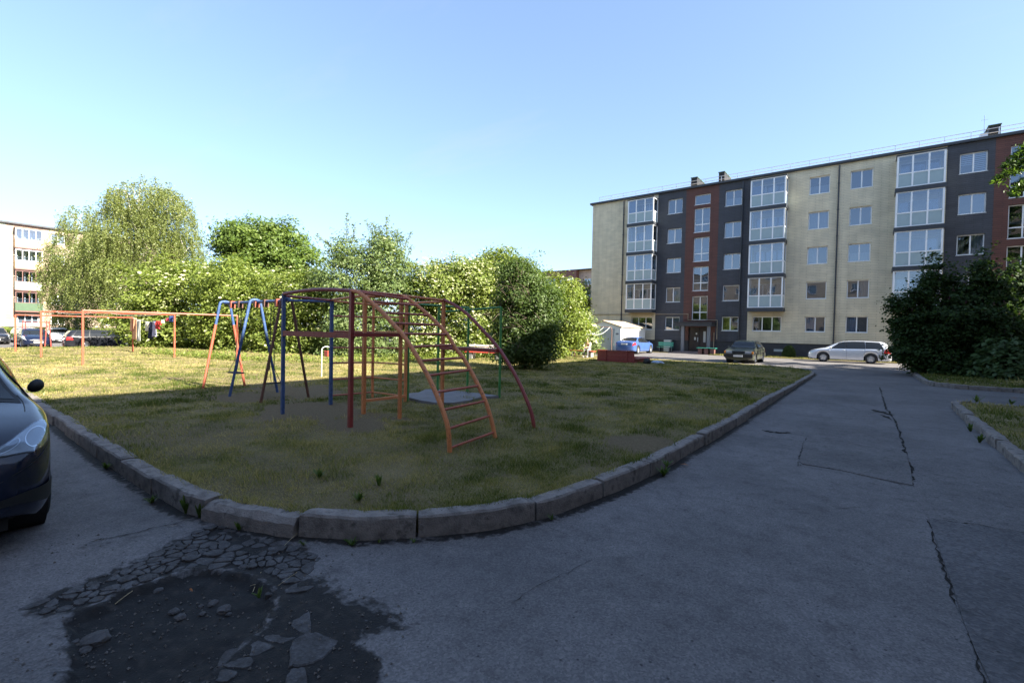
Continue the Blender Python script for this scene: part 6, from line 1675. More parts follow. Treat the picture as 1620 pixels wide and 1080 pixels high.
    (h0, h1), k0, k1 = P['head']
    if kind != 'boxy' and lamp:
        patch('headlight', lamp, h0 + .10, h0 - .02, h1, h1 - .28, k0, k1, off=.005, nxp=12, nk=8)
    (t0, t1), k0, k1 = P['tail']
    patch('tail_light', 'lamp_red', t0, t0 + .02, t1, t1 - .08, k0, k1, off=.006)
    # door seams, handles, sill trim
    for x in (P['side'][0][0][0] + .02, P['side'][0][0][2] - .03, P['side'][1][0][2] + .02):
        patch('door_seam', 'black_plastic', x, x, x + .010, x + .010, 1.8, 4.95, off=.0015, nxp=1, nk=8)
    for x in (P['side'][0][0][2] + .06, P['side'][1][0][2] + .12):
        for s in (1, -1):
            p = S(x + .08, 4.45, s, .02); h = MB(); h.box(p.x - .09, p.x + .09, p.y - .014, p.y + .014, p.z - .015, p.z + .015, .008); h.build('handle', paint, root)
    if kind in ('boxy',): patch('side_trim', 'black_plastic', -1.7, -1.7, 1.75, 1.75, 3.0, 3.35, off=.008, nxp=20)
    # nose and tail furniture
    nose, zc = Lh, None
    bz = (.30, .52)
    def lip(x, hw, z0, z1, d, mat, nm):
        b = MB(); b.box(x - d, x + d, -hw, hw, z0, z1, .015); return b.build(nm, mat, root)
    if kind == 'boxy':
        lip(Lh + .02, .80, .36, .56, .09, 'black_plastic', 'bumper'); lip(-Lh - .02, .80, .36, .56, .09, 'black_plastic', 'bumper')
        lip(Lh - .005, .34, .60, .73, .02, 'black_plastic', 'grille')
        for s in (-1, 1):
            b = MB(); b.box(Lh - .02, Lh + .022, s * .53 - .17, s * .53 + .17, .59, .735, .01); b.build('headlight', 'lamp_clear', root)
            b = MB(); b.box(Lh - .10, Lh + .015, s * .755 - .05, s * .755 + .05, .59, .735, .01); b.build('indicator', 'lamp_amber', root)
        px_ = Lh + .115; pz = .45
    else:
        lip(Lh - .02, .42, .53, .60, .03, 'black_plastic', 'grille'); lip(Lh - .03, .46, .27, .38, .035, 'black_plastic', 'air_intake')
        px_ = Lh + .006; pz = .455
    if plate:
        b = MB(); b.box(px_ - .008, px_ + .012, -.26, .26, pz - .055, pz + .055, .004); b.build('number_plate', 'plate', root)
        b = MB(); b.box(-Lh - .03, -Lh + .01, -.26, .26, (.80 if kind != 'boxy' else .60) - .055, (.80 if kind != 'boxy' else .60) + .055, .004); b.build('number_plate', 'plate', root)
    # mirrors
    mx = P['side'][0][0][0] - (.45 if kind == 'hatch' else .10); mzz = .04 if kind == 'hatch' else 0
    for s in (1, -1):
        q = S(mx, 5.1, s, 0); q.z += mzz; bm = bmesh.new(); bmesh.ops.create_icosphere(bm, subdivisions=3, radius=1)
        for v in bm.verts:
            x_ = v.co.x * (.07 if v.co.x > 0 else .04); v.co = Vector((x_ + q.x + .02, v.co.y * .058 * (1 - .15 * v.co.z) + q.y + s * .055, v.co.z * .062 + q.z + .055 + .012 * v.co.y * s))
        me = bpy.data.meshes.new('mirror'); bm.to_mesh(me); bm.free(); me.materials.append(MATS[paint if detail < 2 else 'black_plastic']); me.shade_smooth(); link('mirror', me, root)
    # floor, wheel housings, wheels
    b = MB(); b.box(-Lh + .15, Lh - .15, -P['W'] / 2 + .30, P['W'] / 2 - .30, .17, .72)
    for ax in (axf, axr):
        for s in (-1, 1): b.lathe([(ra + .0, s * (P['W'] / 2 - .34)), (ra + .0, s * (P['W'] / 2 - .05))], 'y', (ax, 0, r), 24)
    b.build('underbody', 'rubber', root)
    tm, dm = wheel_meshes(r, spokes)
    for ax in (axf, axr):
        for s in (-1, 1):
            w_ = link('wheel', tm, root, (ax, s * (P['W'] / 2 - .125), r)); w_.rotation_euler = (0, 0, 0 if s > 0 else PI); link('rim', dm, w_)
    if rails:
        for s in (1, -1):
            rl = MB(); rl.tube([(-1.6, s * .56, 1.455), (-1.5, s * .57, 1.50), (.05, s * .58, 1.515), (.2, s * .57, 1.47)], .016, 6); rl.build('roof_rail', 'black_plastic', root)
    return root, S, patch
def carwin():
    m, nt, o = newmat('car_window'); b = N(nt, 'ShaderNodeBsdfPrincipled'); b.inputs['Base Color'].default_value = (.012, .014, .016, 1); b.inputs['Roughness'].default_value = .02
    b.inputs['IOR'].default_value = 1.5; L(nt, b.outputs[0], o.inputs[0]); MATS['car_window'] = m
carwin()

# near black hatchback, only its front corner is in the frame
near, S_, patch_ = make_car('parked_car', 'near black hatchback at the left edge, only its front corner and headlight in view', 'car', 'hatch', 'car_navy', (-6.76, -.152, 0), 0.0, detail=2, lamp=None)
LA = [(1.70, 4.30), (1.82, 4.50), (1.93, 4.95), (1.995, 5.9), (2.02, 6.9)]; LB = [(1.53, 5.0), (1.57, 5.6), (1.70, 6.3), (1.82, 6.8), (1.94, 7.15)]
def lam(t, s):
    f = min(max(t, 0), .9999) * 4; i = int(f); f -= i
    a = [LA[i][q] + (LA[i + 1][q] - LA[i][q]) * f for q in (0, 1)]; b = [LB[i][q] + (LB[i + 1][q] - LB[i][q]) * f for q in (0, 1)]
    return a[0] + (b[0] - a[0]) * s, a[1] + (b[1] - a[1]) * s
def lamp_grid(nm, mat, side, off, m=0.0, nt=16, ns=10):
    p = MB(); p.add([S_(*lam(m + (1 - 2 * m) * i / nt, m + (1 - 2 * m) * j / ns), side, off) for j in range(ns + 1) for i in range(nt + 1)], [(j * (nt + 1) + i, j * (nt + 1) + i + 1, (j + 1) * (nt + 1) + i + 1, (j + 1) * (nt + 1) + i) for j in range(ns) for i in range(nt)]); return p.build(nm, mat, near, smooth=True)
def lamp_disc(nm, mat, side, t, s, rt, rs, off, r0=1.0, r1=0.0):
    p = MB(); n = 22; vs = []
    for q in range(n):
        an = 2 * PI * q / n
        for r in (r0, (r0 + r1) / 2, max(r1, .02)): vs.append(S_(*lam(t + rt * r * math.cos(an), s + rs * r * math.sin(an)), side, off))
    p.add(vs, [(3 * i + j, 3 * ((i + 1) % n) + j, 3 * ((i + 1) % n) + j + 1, 3 * i + j + 1) for i in range(n) for j in (0, 1)]); return p.build(nm, mat, near, smooth=True)
for sd_ in (1, -1):
    lamp_grid('lamp_surround', 'black_plastic', sd_, .002, -.02); lamp_grid('lamp_bowl', 'lamp_bowl', sd_, .004, .03)
    for t, s, rt, rs, m in ((.44, .47, .19, .36, 'lamp_eye'), (.82, .50, .13, .36, 'lamp_eye'), (.11, .62, .07, .24, 'lamp_bowl')):
        lamp_disc('projector_ring', 'chrome', sd_, t, s, rt, rs, .006, 1.0, .88); lamp_disc('projector', m, sd_, t, s, rt * .9, rs * .9, .0065)
    lamp_grid('headlight_lens', 'lamp_glass', sd_, .012)
# bonnet shut line and bumper crease
patch_('bonnet_seam', 'black_plastic', 1.05, 1.05, 1.40, 1.40, 6.95, 7.02, off=.002, nxp=10, nk=1)
patch_('bumper_seam', 'black_plastic', 1.62, 1.62, 2.06, 2.06, 4.05, 4.12, off=.002, nxp=10, nk=1)
patch_('bumper_strip', 'black_plastic', 1.62, 1.62, 2.09, 2.09, 2.2, 2.75, off=.010, nxp=12, nk=3)

ua, ub = ONV(1281, 560, 38.3).x, ONV(1407, 560, 38.3).x
make_car('parked_car', 'silver estate car with alloy wheels parked along the tiled block, right of the downpipe', 'car', 'estate', 'car_silver', ((ua + ub) / 2, 38.98, 0), PI, rails=True)
make_car('parked_car', 'old olive green boxy hatchback facing the camera near the entrance', 'car', 'boxy', 'car_olive', (-6.22, 32.35, 0), -PI / 2, spokes=8)
make_car('parked_car', 'bright blue saloon seen from behind, parked beside the white garage', 'car', 'sedan', 'car_blue', (-15.85, 37.8, 0), PI / 2)
ZP = -.36
make_car('parked_car', 'black estate car seen from its side and rear behind the clothes lines', 'car', 'estate', 'car_black', (-48.0, 9.35, ZP), PI / 2)
make_car('parked_car', 'dark navy hatchback facing the lawn at far left, plate in view', 'car', 'hatch', 'car_midnight', (-52.6, 6.0, ZP), 0.03)
make_car('parked_car', 'silver hatchback in the second row, right of the dark navy hatchback', 'car', 'hatch', 'car_silver', (-64.0, 9.0, ZP), 0.0)
make_car('parked_car', 'grey estate car half hidden behind the dark navy hatchback', 'car', 'estate', 'car_grey', (-64.5, 6.85, ZP), 0.0)
make_car('parked_car', 'dark estate car at the extreme left edge of the parking row', 'car', 'estate', 'car_black', (-61.0, 4.5, ZP), 0.0)
make_car('parked_car', 'blue saloon almost hidden behind the bonnet of the black estate car', 'car', 'sedan', 'car_blue', (-59.0, 13.0, ZP), 0.0)

# ================================================================== TREES AND SHRUBS
def leaf_quads(C, Nrm, size, rs, aspect=.5):
    """diamond leaves: centres C (n,3), normals Nrm (n,3), size (n,)"""
    n = len(C)
    a = rs.normal(size=(n, 3)); a -= Nrm * (a * Nrm).sum(1, keepdims=True); a /= np.linalg.norm(a, axis=1, keepdims=True) + 1e-9
    b = np.cross(Nrm, a); s = size[:, None]
    V = np.empty((n, 4, 3))
    V[:, 0] = C - a * s; V[:, 1] = C + b * s * aspect + Nrm * s * .12; V[:, 2] = C + a * s; V[:, 3] = C - b * s * aspect + Nrm * s * .12
    return V.reshape(-1, 3), np.arange(4 * n).reshape(n, 4)
def blob_points(blobs, n, rs, inner=.45, lump=.30, seed=0):
    w = np.array([b[3] * b[4] + b[3] * b[5] + b[4] * b[5] for b in blobs]); w = w / w.sum()
    k = rs.choice(len(blobs), n, p=w); B = np.array(blobs)[k]
    d = rs.normal(size=(n, 3)); d /= np.linalg.norm(d, axis=1, keepdims=True)
    r = inner + (1 - inner) * rs.random(n) ** .45
    # lumpy outline
    lm = 1 + 1.25 * lump * (2 * fbm(d[:, 0] * 2.1 + B[:, 0] * 3, d[:, 1] * 2.1 + d[:, 2] * 1.7 + B[:, 2], seed) - 1)
    lm += .5 * lump * (2 * vnoise(d[:, 0] * 5.3 + B[:, 1] * 2, d[:, 1] * 5.3 + d[:, 2] * 4.7, seed + 5) - 1)
    far = rs.random(n) < .06; lm = np.where(far, lm * (1.05 + .22 * rs.random(n)), lm)
    return B[:, :3] + d * B[:, 3:6] * (r * lm)[:, None], d
def foliage(parent, mat, blobs, nclus, per, sig, size, seed, flat=.7, zmin=None, out_bias=.9, name='crown', inner=.45, tintshift=0.0, droop=0.0, aspect=.5, O=(0, 0, 0), lump=.30):
    rs = np.random.default_rng(seed)
    nclus = int(nclus * .62); per = int(per * 1.6); sig = sig * 1.22
    C, D = blob_points(blobs, nclus, rs, inner, lump, seed)
    if zmin is not None: C[:, 2] = np.maximum(C[:, 2], zmin + rs.random(len(C)) * .3)
    n = nclus * per
    k = np.repeat(np.arange(nclus), per)
    sg = sig * (.6 + .8 * rs.random(nclus))[k]
    off = rs.normal(size=(n, 3)) * sg[:, None]; off[:, 2] *= flat * .8
    P = C[k] + off
    P[:, 2] -= droop * rs.random(n) ** 2
    if zmin is not None: P[:, 2] = np.maximum(P[:, 2], zmin + .02 + .1 * rs.random(n))
    N_ = D[k] * out_bias + np.array([0, 0, .7]) + rs.normal(size=(n, 3)) * .65; N_ /= np.linalg.norm(N_, axis=1, keepdims=True)
    sz = size * (.6 + .8 * rs.random(n))
    V, F = leaf_quads(P - np.array(O), N_, sz, rs, aspect)
    t = np.clip(.42 + tintshift + .22 * (rs.random(nclus)[k] - .5) + .24 * rs.normal(size=n), 0, 1)
    me = npmesh(name, V, F, mat, np.repeat(t, 4)); o = link(name, me, parent); return o, C
def umbels(parent, blobs, n, size, seed, O, topbias=.35, name='blossom'):
    rs = np.random.default_rng(seed)
    C, D = blob_points(blobs, n * 4, rs, .97, .30, seed - 1)
    key = D[:, 2] + .55 * D[:, 0] - .15 * D[:, 1] + rs.normal(size=len(D)) * .5
    keep = np.argsort(-key)[:n]; C = C[keep] + D[keep] * .10; D = D[keep]
    m = 6; V = []; F = []
    N_ = D * .5 + np.array([0.15, -.1, .9]) + rs.normal(size=(n, 3)) * .25; N_ /= np.linalg.norm(N_, axis=1, keepdims=True)
    a = np.cross(N_, rs.normal(size=(n, 3))); a /= np.linalg.norm(a, axis=1, keepdims=True); b = np.cross(N_, a)
    s = size * (.55 + .8 * rs.random(n))
    ang = np.arange(m) * 2 * PI / m
    Vv = np.empty((n, m, 3))
    for i in range(m):
        rr = s * (.8 + .4 * rs.random(n)); Vv[:, i] = C + a * (rr * math.cos(ang[i]))[:, None] + b * (rr * math.sin(ang[i]))[:, None] + N_ * (s * .12 * rs.normal(size=n))[:, None]
    me = npmesh(name, Vv.reshape(-1, 3) - np.array(O), np.arange(n * m).reshape(n, m), 'blossom', np.repeat(rs.random(n), m))
    o = link(name, me, parent); o['kind'] = 'stuff'; return o
def limbs(parent, base, blobs, r0, mat, seed, O, extra=None, trunk_top=None, name='trunk'):
    rnd = random.Random(seed); mb = MB(); B = [Vector(b[:3]) for b in blobs]
    cx = sum((b.x for b in B), 0) / len(B); cy = sum((b.y for b in B), 0) / len(B); zt = max(b[2] for b in blobs)
    top = trunk_top or Vector((cx, cy, zt))
    base = Vector(base); sp = [base - Vector((0, 0, .3)), base.lerp(top, .3) + Vector((rnd.uniform(-.2, .2), rnd.uniform(-.2, .2), 0)), base.lerp(top, .65) + Vector((rnd.uniform(-.3, .3), rnd.uniform(-.3, .3), 0)), top]
    tr = catmull(sp, 5); n = len(tr); mb.tube(tr, [r0 * (1 - .85 * i / (n - 1)) for i in range(n)], 9)
    tr_o = mb.build(name, mat, parent, smooth=True, origin=O)
    mb = MB()
    for bb, b in zip(blobs, B):
        i = max(1, min(n - 2, int(n * rnd.uniform(.35, .8) * min(1, max(.3, (b.z - base.z) / (top.z - base.z + .1))))))
        s = tr[i]; m = s.lerp(b, .5) + Vector((0, 0, .15 * (b - s).length)); pts = catmull([s, m, b], 4); rr = r0 * (.42 if mat != 'bark_birch' else .62)
        mb.tube(pts, [rr * (1 - .8 * j / (len(pts) - 1)) for j in range(len(pts))], 6)
        for q in range(5):
            d = Vector((rnd.gauss(0, 1), rnd.gauss(0, 1), rnd.gauss(.3, .8))).normalized(); e = b + Vector((d.x * bb[3], d.y * bb[4], d.z * bb[5])) * .9
            st = pts[rnd.randint(2, len(pts) - 1)]; md = st.lerp(e, .5) + Vector((0, 0, rnd.uniform(0, .3))); pp = catmull([st, md, e], 3)
            mb.tube(pp, [rr * .35 * (1 - .85 * j / (len(pp) - 1)) for j in range(len(pp))], 5, cap=False)
    mb.build('branch', mat, parent, smooth=True, origin=O)
def blobs_px(lst, Z, deep=1.0):
    out_ = []
    for b in lst:
        px, py, rx, ry = b[:4]; dz = b[4] if len(b) > 4 else 0
        p = AT(px, py, Z + dz); r1 = rx * (Z + dz) / FPX; out_.append((p.x, p.y, p.z, r1 * deep, r1 * deep, ry * (Z + dz) / FPX))
    return out_
def plant(name, label, cat, lst, Z, mat, nclus, per, sig, size, seed, bark='bark', r0=.1, base_px=None, group=None, deep=1.0, flowers=0, fsize=.10, zmin=0.02, **kw):
    bl = blobs_px(lst, Z, deep)
    bx = base_px or (sum(b[0] for b in lst) / len(lst)); bp = AT(bx, 560, Z); g0 = max(.0, float(lawn_z(bp.x, bp.y)) if -40 < bp.x < -2 and 1.5 < bp.y < 29 else 0.03)
    base = (bp.x, bp.y, g0); O = base
    o = thing(name, label, cat, base, 0, group)
    limbs(o, base, bl, r0, bark, seed, O)
    foliage(o, mat, bl, nclus, per, sig, size, seed, zmin=zmin, O=O, **kw)
    if flowers: umbels(o, bl, flowers, fsize, seed + 1, O)
    return o, bl, O

# elder hedge, each bush a thing
EH = 'flowering elder bushes of the hedge'
plant('elder_bush', 'elder bush with scattered flat cream flowers at the left hedge end, behind the washing', 'bush',
      [(262, 452, 62, 48), (235, 505, 48, 48), (312, 470, 55, 55), (288, 528, 62, 42), (340, 530, 45, 42), (250, 545, 35, 25)], 32, 'leaf_lime', 1500, 26, .24, .095, 201, group=EH, flowers=330, fsize=.10)
plant('elder_bush', 'leafy elder bush behind the swing set, few flowers', 'bush',
      [(368, 455, 55, 48), (405, 500, 58, 52), (352, 515, 45, 48), (430, 470, 42, 42), (400, 548, 55, 30)], 30, 'leaf_lime', 1400, 26, .24, .09, 202, group=EH, flowers=160, fsize=.085)
plant('elder_bush', 'elder bush covered in pale blossom between swing set and climbing frame', 'bush',
      [(468, 470, 50, 45), (450, 530, 48, 45), (505, 515, 52, 50), (520, 470, 38, 40), (480, 552, 48, 26)], 28, 'leaf_elder', 1400, 26, .23, .085, 203, group=EH, flowers=380, fsize=.056)
plant('apple_tree', 'tall pale leaved fruit tree with upright shoots above the climbing frame', 'tree',
      [(562, 440, 52, 48), (603, 420, 40, 42), (545, 398, 22, 26), (612, 480, 55, 52), (560, 520, 52, 52), (636, 440, 28, 34), (612, 388, 26, 26), (555, 552, 50, 26), (620, 545, 45, 32)], 26.5, 'leaf_willow', 2300, 22, .20, .075, 204, r0=.14)
plant('elder_bush', 'big elder bush white with flowers behind the curved ladder', 'bush',
      [(690, 462, 50, 46), (668, 520, 40, 50), (722, 440, 36, 32), (700, 550, 48, 28)], 27.4, 'leaf_elder', 1500, 24, .21, .080, 205, group=EH, flowers=1700, fsize=.055)
plant('elder_bush', 'elder bush white with flowers just left of the dark bush', 'bush',
      [(748, 455, 46, 44), (752, 515, 46, 50), (785, 470, 34, 46), (740, 552, 46, 26), (790, 520, 30, 45)], 27.6, 'leaf_elder', 1500, 24, .21, .080, 206, group=EH, flowers=1600, fsize=.055)
plant('elder_bush', 'elder bush with yellowish flowers right of the dark bush by the empty red bench', 'bush',
      [(878, 482, 34, 44), (898, 518, 32, 38), (870, 540, 36, 28), (902, 470, 18, 28), (850, 500, 26, 40)], 29, 'leaf_lime', 1100, 24, .22, .085, 207, group=EH, flowers=360, fsize=.065)
plant('elder_bush', 'small cream flowering bush behind the seated person', 'bush',
      [(918, 512, 20, 20), (926, 540, 20, 20), (905, 545, 16, 18), (893, 555, 16, 10)], 35, 'leaf_willow', 420, 22, .22, .09, 208, group=EH, flowers=170, fsize=.13)
plant('young_tree', 'thin young tree against the left corner of the tiled block', 'tree',
      [(926, 470, 12, 26), (932, 495, 10, 16), (912, 475, 9, 20)], 50, 'leaf_birch', 260, 20, .30, .12, 209, r0=.06)
# trees behind
plant('maple_tree', 'dark green round maple rising behind the hedge, right of the birch', 'tree',
      [(400, 378, 46, 30), (448, 388, 40, 34), (368, 380, 32, 28), (478, 420, 34, 36), (420, 425, 55, 40), (380, 450, 50, 45), (470, 460, 45, 40)], 40, 'leaf_maple', 2200, 26, .30, .125, 221, r0=.22)
plant('lime_tree', 'round lime tree top showing above the dark bush', 'tree',
      [(790, 424, 40, 30), (818, 442, 32, 34), (768, 440, 24, 28), (800, 480, 45, 45)], 44, 'leaf_lime', 1200, 24, .30, .13, 222, r0=.2)
plant('dark_bush', 'tall dark bush with bare brown twigs standing in the lawn right of the green bars', 'bush',
      [(828, 462, 36, 50), (812, 432, 24, 26), (848, 500, 36, 52), (806, 510, 26, 46), (866, 482, 22, 34), (838, 545, 36, 34), (808, 555, 26, 24), (856, 552, 24, 24)], 19.0, 'leaf_dark', 2600, 20, .15, .052, 223, r0=.07, base_px=832)
# bare twigs inside the dark bush
rt = random.Random(5); mb = MB(); bp = AT(832, 560, 19.0)
for i in range(170):
    px, py = rt.gauss(818, 18), rt.gauss(485, 30); p = AT(px, py, 18.0 + rt.uniform(-.1, 1.2)); d = Vector((rt.gauss(0, .5), rt.gauss(0, .5), rt.gauss(.35, .5))).normalized()
    l = rt.uniform(.25, .8); q1 = p + d * l * .5 + Vector((rt.gauss(0, .05), rt.gauss(0, .05), .03)); q2 = p + d * l + Vector((rt.gauss(0, .1), rt.gauss(0, .1), rt.gauss(0, .05)))
    mb.tube([p, q1, q2], [.009, .006, .003], 4, cap=False)
tw = mb.build('twigs', 'deadwood', None); tw['kind'] = 'stuff'
db = [o for o in COL.objects if o.name.startswith('dark_bush')][0]; tw.parent = db; tw.matrix_parent_inverse = Matrix.Translation(-db.location)

# upright shoots of the fruit tree
def shoots(tree_prefix, specs, Z, mat, seed, leaf=.065):
    rs = np.random.default_rng(seed); rnd = random.Random(seed); root = [o for o in COL.objects if o.name.startswith(tree_prefix)][0]; O = np.array(root.location)
    mb = MB(); PP = []
    for (x0, y0, x1, y1) in specs:
        a, b = AT(x0, y0, Z), AT(x1, y1, Z); m = a.lerp(b, .5) + Vector((rnd.gauss(0, .08), rnd.gauss(0, .1), 0)); c = catmull([a, m, b], 6)
        mb.tube([p - Vector(O) for p in c], [.02 * (1 - .8 * i / (len(c) - 1)) for i in range(len(c))], 5)
        for p in resample(c, .045):
            for _ in range(3): PP.append((p.x + rnd.gauss(0, .07), p.y + rnd.gauss(0, .07), p.z + rnd.gauss(0, .04)))
    mb.build('shoot', 'bark', root)
    PP = np.array(PP); Nn = rs.normal(size=PP.shape); Nn /= np.linalg.norm(Nn, axis=1, keepdims=True)
    V, F = leaf_quads(PP - O, Nn, leaf * (.5 + .8 * rs.random(len(PP))), rs, .5)
    link('leaves', npmesh('leaves', V, F, mat, np.repeat(np.clip(rs.normal(.6, .2, len(PP)), 0, 1), 4)), root)
shoots('apple_tree', [(548, 385, 549, 338), (556, 385, 562, 352), (610, 385, 590, 352), (614, 385, 613, 343), (622, 390, 630, 362), (635, 410, 650, 368), (600, 395, 578, 348), (640, 420, 652, 388), (540, 400, 500, 372), (535, 405, 515, 380), (606, 390, 600, 360)], 26.5, 'leaf_willow', 41)

# weeping birches
def birch(label, lst, Z, base_px, seed, nst, r0, tall):
    bl = blobs_px(lst, Z, 1.0); bp = AT(base_px, 545, Z); base = Vector((bp.x, bp.y, 0.0)); O = tuple(base)
    o = thing('birch_tree', label, 'tree', O, 0, 'weeping birches on the left')
    rs = np.random.default_rng(seed); rnd = random.Random(seed)
    top = AT(*tall, Z)
    limbs(o, base, bl, r0, 'bark_birch', seed, O, trunk_top=top)
    S0, D = blob_points(bl, nst, rs, .55, .35, seed)
    P = []; T = []
    tt = rs.random(nst)
    for i in range(nst):
        ln = rnd.uniform(.6, 2.3) * (0.6 if D[i][2] > .6 else 1.0); n = int(ln / .055); p = Vector(S0[i]); dx, dy = D[i][0] * .5 + rnd.gauss(0, .2), D[i][1] * .5 + rnd.gauss(0, .2)
        sp = rnd.uniform(.04, .10)
        for j in range(n):
            f = j / n; q = (p.x + dx * math.sin(min(1.5, f * 2)) * .5 + rnd.gauss(0, sp), p.y + dy * math.sin(min(1.5, f * 2)) * .5 + rnd.gauss(0, sp), p.z + .25 * math.sin(min(PI, f * 5)) * .6 - ln * f * f * .6 - ln * f * .4)
            if q[2] > .6: P.append(q); T.append(tt[i])
    P = np.array(P); T = np.array(T); Nn = rs.normal(size=P.shape) + np.array([0, 0, .2]); Nn /= np.linalg.norm(Nn, axis=1, keepdims=True)
    V, F = leaf_quads(P - np.array(O), Nn, .068 * (.6 + .8 * rs.random(len(P))), rs, .55)
    link('crown', npmesh('crown', V, F, 'leaf_birch', np.repeat(np.clip(.2 + .5 * T + .2 * rs.normal(size=len(P)), 0, 1), 4)), o)
    return o
birch('tall weeping birch with a wide drooping crown left of the hedge', [(228, 320, 42, 34), (190, 362, 40, 44), (268, 348, 40, 48), (232, 385, 60, 50), (165, 405, 38, 34), (215, 440, 62, 40), (292, 400, 28, 40), (150, 450, 34, 36), (225, 490, 50, 34), (262, 320, 26, 24), (190, 320, 22, 22)], 45, 205, 301, 6800, .26, (222, 292))
birch('smaller thin weeping birch left of the tall birch, before the pale block', [(122, 352, 24, 24), (106, 398, 28, 32), (130, 425, 34, 36), (96, 448, 26, 36), (122, 480, 30, 30), (80, 425, 14, 22), (150, 395, 20, 26), (112, 505, 22, 20)], 49, 122, 302, 2300, .15, (118, 338))

# low growth at the foot of the hedge and beyond
def undergrowth(pts, seed, label, n, h, size=.05):
    rs = np.random.default_rng(seed); path = resample([(p.x, p.y, 0) for p in (GL(*q) for q in pts)], .4); PP = []
    k = rs.integers(0, len(path), n)
    for i in k:
        p = path[i]; c = (p.x + rs.normal() * .5, p.y + abs(rs.normal()) * .7, 0); hh = h * rs.random() ** .7
        for _ in range(14): PP.append((c[0] + rs.normal() * .10, c[1] + rs.normal() * .10, .08 + hh * rs.random()))
    PP = np.array(PP); Nn = rs.normal(size=PP.shape) * .6 + np.array([0, 0, .9]); Nn /= np.linalg.norm(Nn, axis=1, keepdims=True)
    V, F = leaf_quads(PP, Nn, size * (.6 + .8 * rs.random(len(PP))), rs, .5)
    o = link('undergrowth', npmesh('undergrowth', V, F, 'leaf_lime', np.repeat(rs.random(len(PP)), 4))); tag(o, label, None, None, 'stuff')
undergrowth([(225, 559), (275, 563), (340, 569), (400, 571), (450, 572), (520, 573), (600, 571), (680, 569), (735, 567)], 61, 'low leafy growth along the foot of the hedge', 620, .42)
undergrowth([(862, 560), (880, 558), (905, 558), (940, 557)], 62, 'low leafy growth behind the benches', 260, .5)
# clipped hedge in front of the far left block
hb = [(-80, -6), (-80, 30)]
rs_ = np.random.default_rng(9); n = 26000
PP = np.stack([-80 + rs_.normal(size=n) * .45, rs_.uniform(-8, 30, n), rs_.uniform(-.3, .95, n)], 1); Nn = rs_.normal(size=PP.shape) * .6 + np.array([.4, 0, .7]); Nn /= np.linalg.norm(Nn, axis=1, keepdims=True)
V, F = leaf_quads(PP, Nn, .11 * (.6 + .8 * rs_.random(n)), rs_, .6)
tag(link('hedge', npmesh('hedge', V, F, 'leaf_lime', np.repeat(rs_.random(n), 4))), 'low clipped bright green hedge before the far left block', 'hedge')
n = 9000
PP = np.stack([rs_.uniform(-1, 1, n), rs_.uniform(-1, 1, n), rs_.uniform(0, 1, n)], 1); PP = PP[(PP[:, 0] ** 2 + PP[:, 1] ** 2 + (PP[:, 2] * 1.1 - .2) ** 2) < .8] * np.array([.55, .5, .95])
Nn = rs_.normal(size=PP.shape) + np.array([0, 0, .6]); Nn /= np.linalg.norm(Nn, axis=1, keepdims=True)
V, F = leaf_quads(PP, Nn, .045 * (.6 + .8 * rs_.random(len(PP))), rs_, .5)
shp = thing('clipped_shrub', 'small dark rounded shrub on the grass strip behind the olive hatchback', 'shrub', (-5.1, 42.9, .05)); link('crown', npmesh('crown', V, F, 'leaf_dark', np.repeat(rs_.random(len(PP)), 4)), shp)
m2 = MB(); m2.tube([(0, 0, -.1), (0, 0, .5)], .03, 6); m2.build('stem', 'bark', shp)

# lilac thicket and big leaved shrub on the right
LG = 'dark lilac bushes right of the road'
def lilac(label, lst, Z, seed, ncl, base_px, fl):
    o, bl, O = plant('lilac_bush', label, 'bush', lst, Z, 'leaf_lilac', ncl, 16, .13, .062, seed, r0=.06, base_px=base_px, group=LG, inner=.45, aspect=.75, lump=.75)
    rs = np.random.default_rng(seed + 5); rnd = random.Random(seed); C, D = blob_points(bl, fl * 3, rs, .98, .45, seed); kp = np.argsort(-(D[:, 2] + rs.normal(size=len(D)) * .4))[:fl]
    PP = []
    for c in C[kp]:
        for _ in range(34):
            f = rnd.random(); PP.append((c[0] + rnd.gauss(0, .030) * (1.2 - f), c[1] + rnd.gauss(0, .030) * (1.2 - f), c[2] + .03 + .17 * f))
    PP = np.array(PP); Nn = rs.normal(size=PP.shape); Nn /= np.linalg.norm(Nn, axis=1, keepdims=True)
    V, F = leaf_quads(PP - np.array(O), Nn, .016 * (.7 + .6 * rs.random(len(PP))), rs, .7)
    q = link('flower_panicles', npmesh('flower_panicles', V, F, 'lilac_flower', np.repeat(rs.random(len(PP)), 4)), o); q['kind'] = 'stuff'
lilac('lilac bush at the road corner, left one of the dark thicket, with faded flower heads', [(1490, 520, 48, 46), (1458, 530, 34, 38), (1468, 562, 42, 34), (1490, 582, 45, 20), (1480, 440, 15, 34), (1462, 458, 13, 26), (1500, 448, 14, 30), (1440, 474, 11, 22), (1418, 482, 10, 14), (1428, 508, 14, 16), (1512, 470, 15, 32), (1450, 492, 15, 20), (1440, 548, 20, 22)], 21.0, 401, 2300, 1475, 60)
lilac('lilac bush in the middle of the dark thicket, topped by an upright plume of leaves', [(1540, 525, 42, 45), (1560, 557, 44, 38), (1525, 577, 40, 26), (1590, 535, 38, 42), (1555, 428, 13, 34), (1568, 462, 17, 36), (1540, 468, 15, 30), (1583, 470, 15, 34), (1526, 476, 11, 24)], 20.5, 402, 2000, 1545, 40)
lilac('lilac bush at the right picture edge behind the large leaved shrub', [(1610, 470, 18, 44), (1600, 440, 9, 22), (1625, 512, 36, 44), (1650, 470, 36, 60), (1640, 552, 50, 48)], 21.0, 403, 1500, 1625, 26)
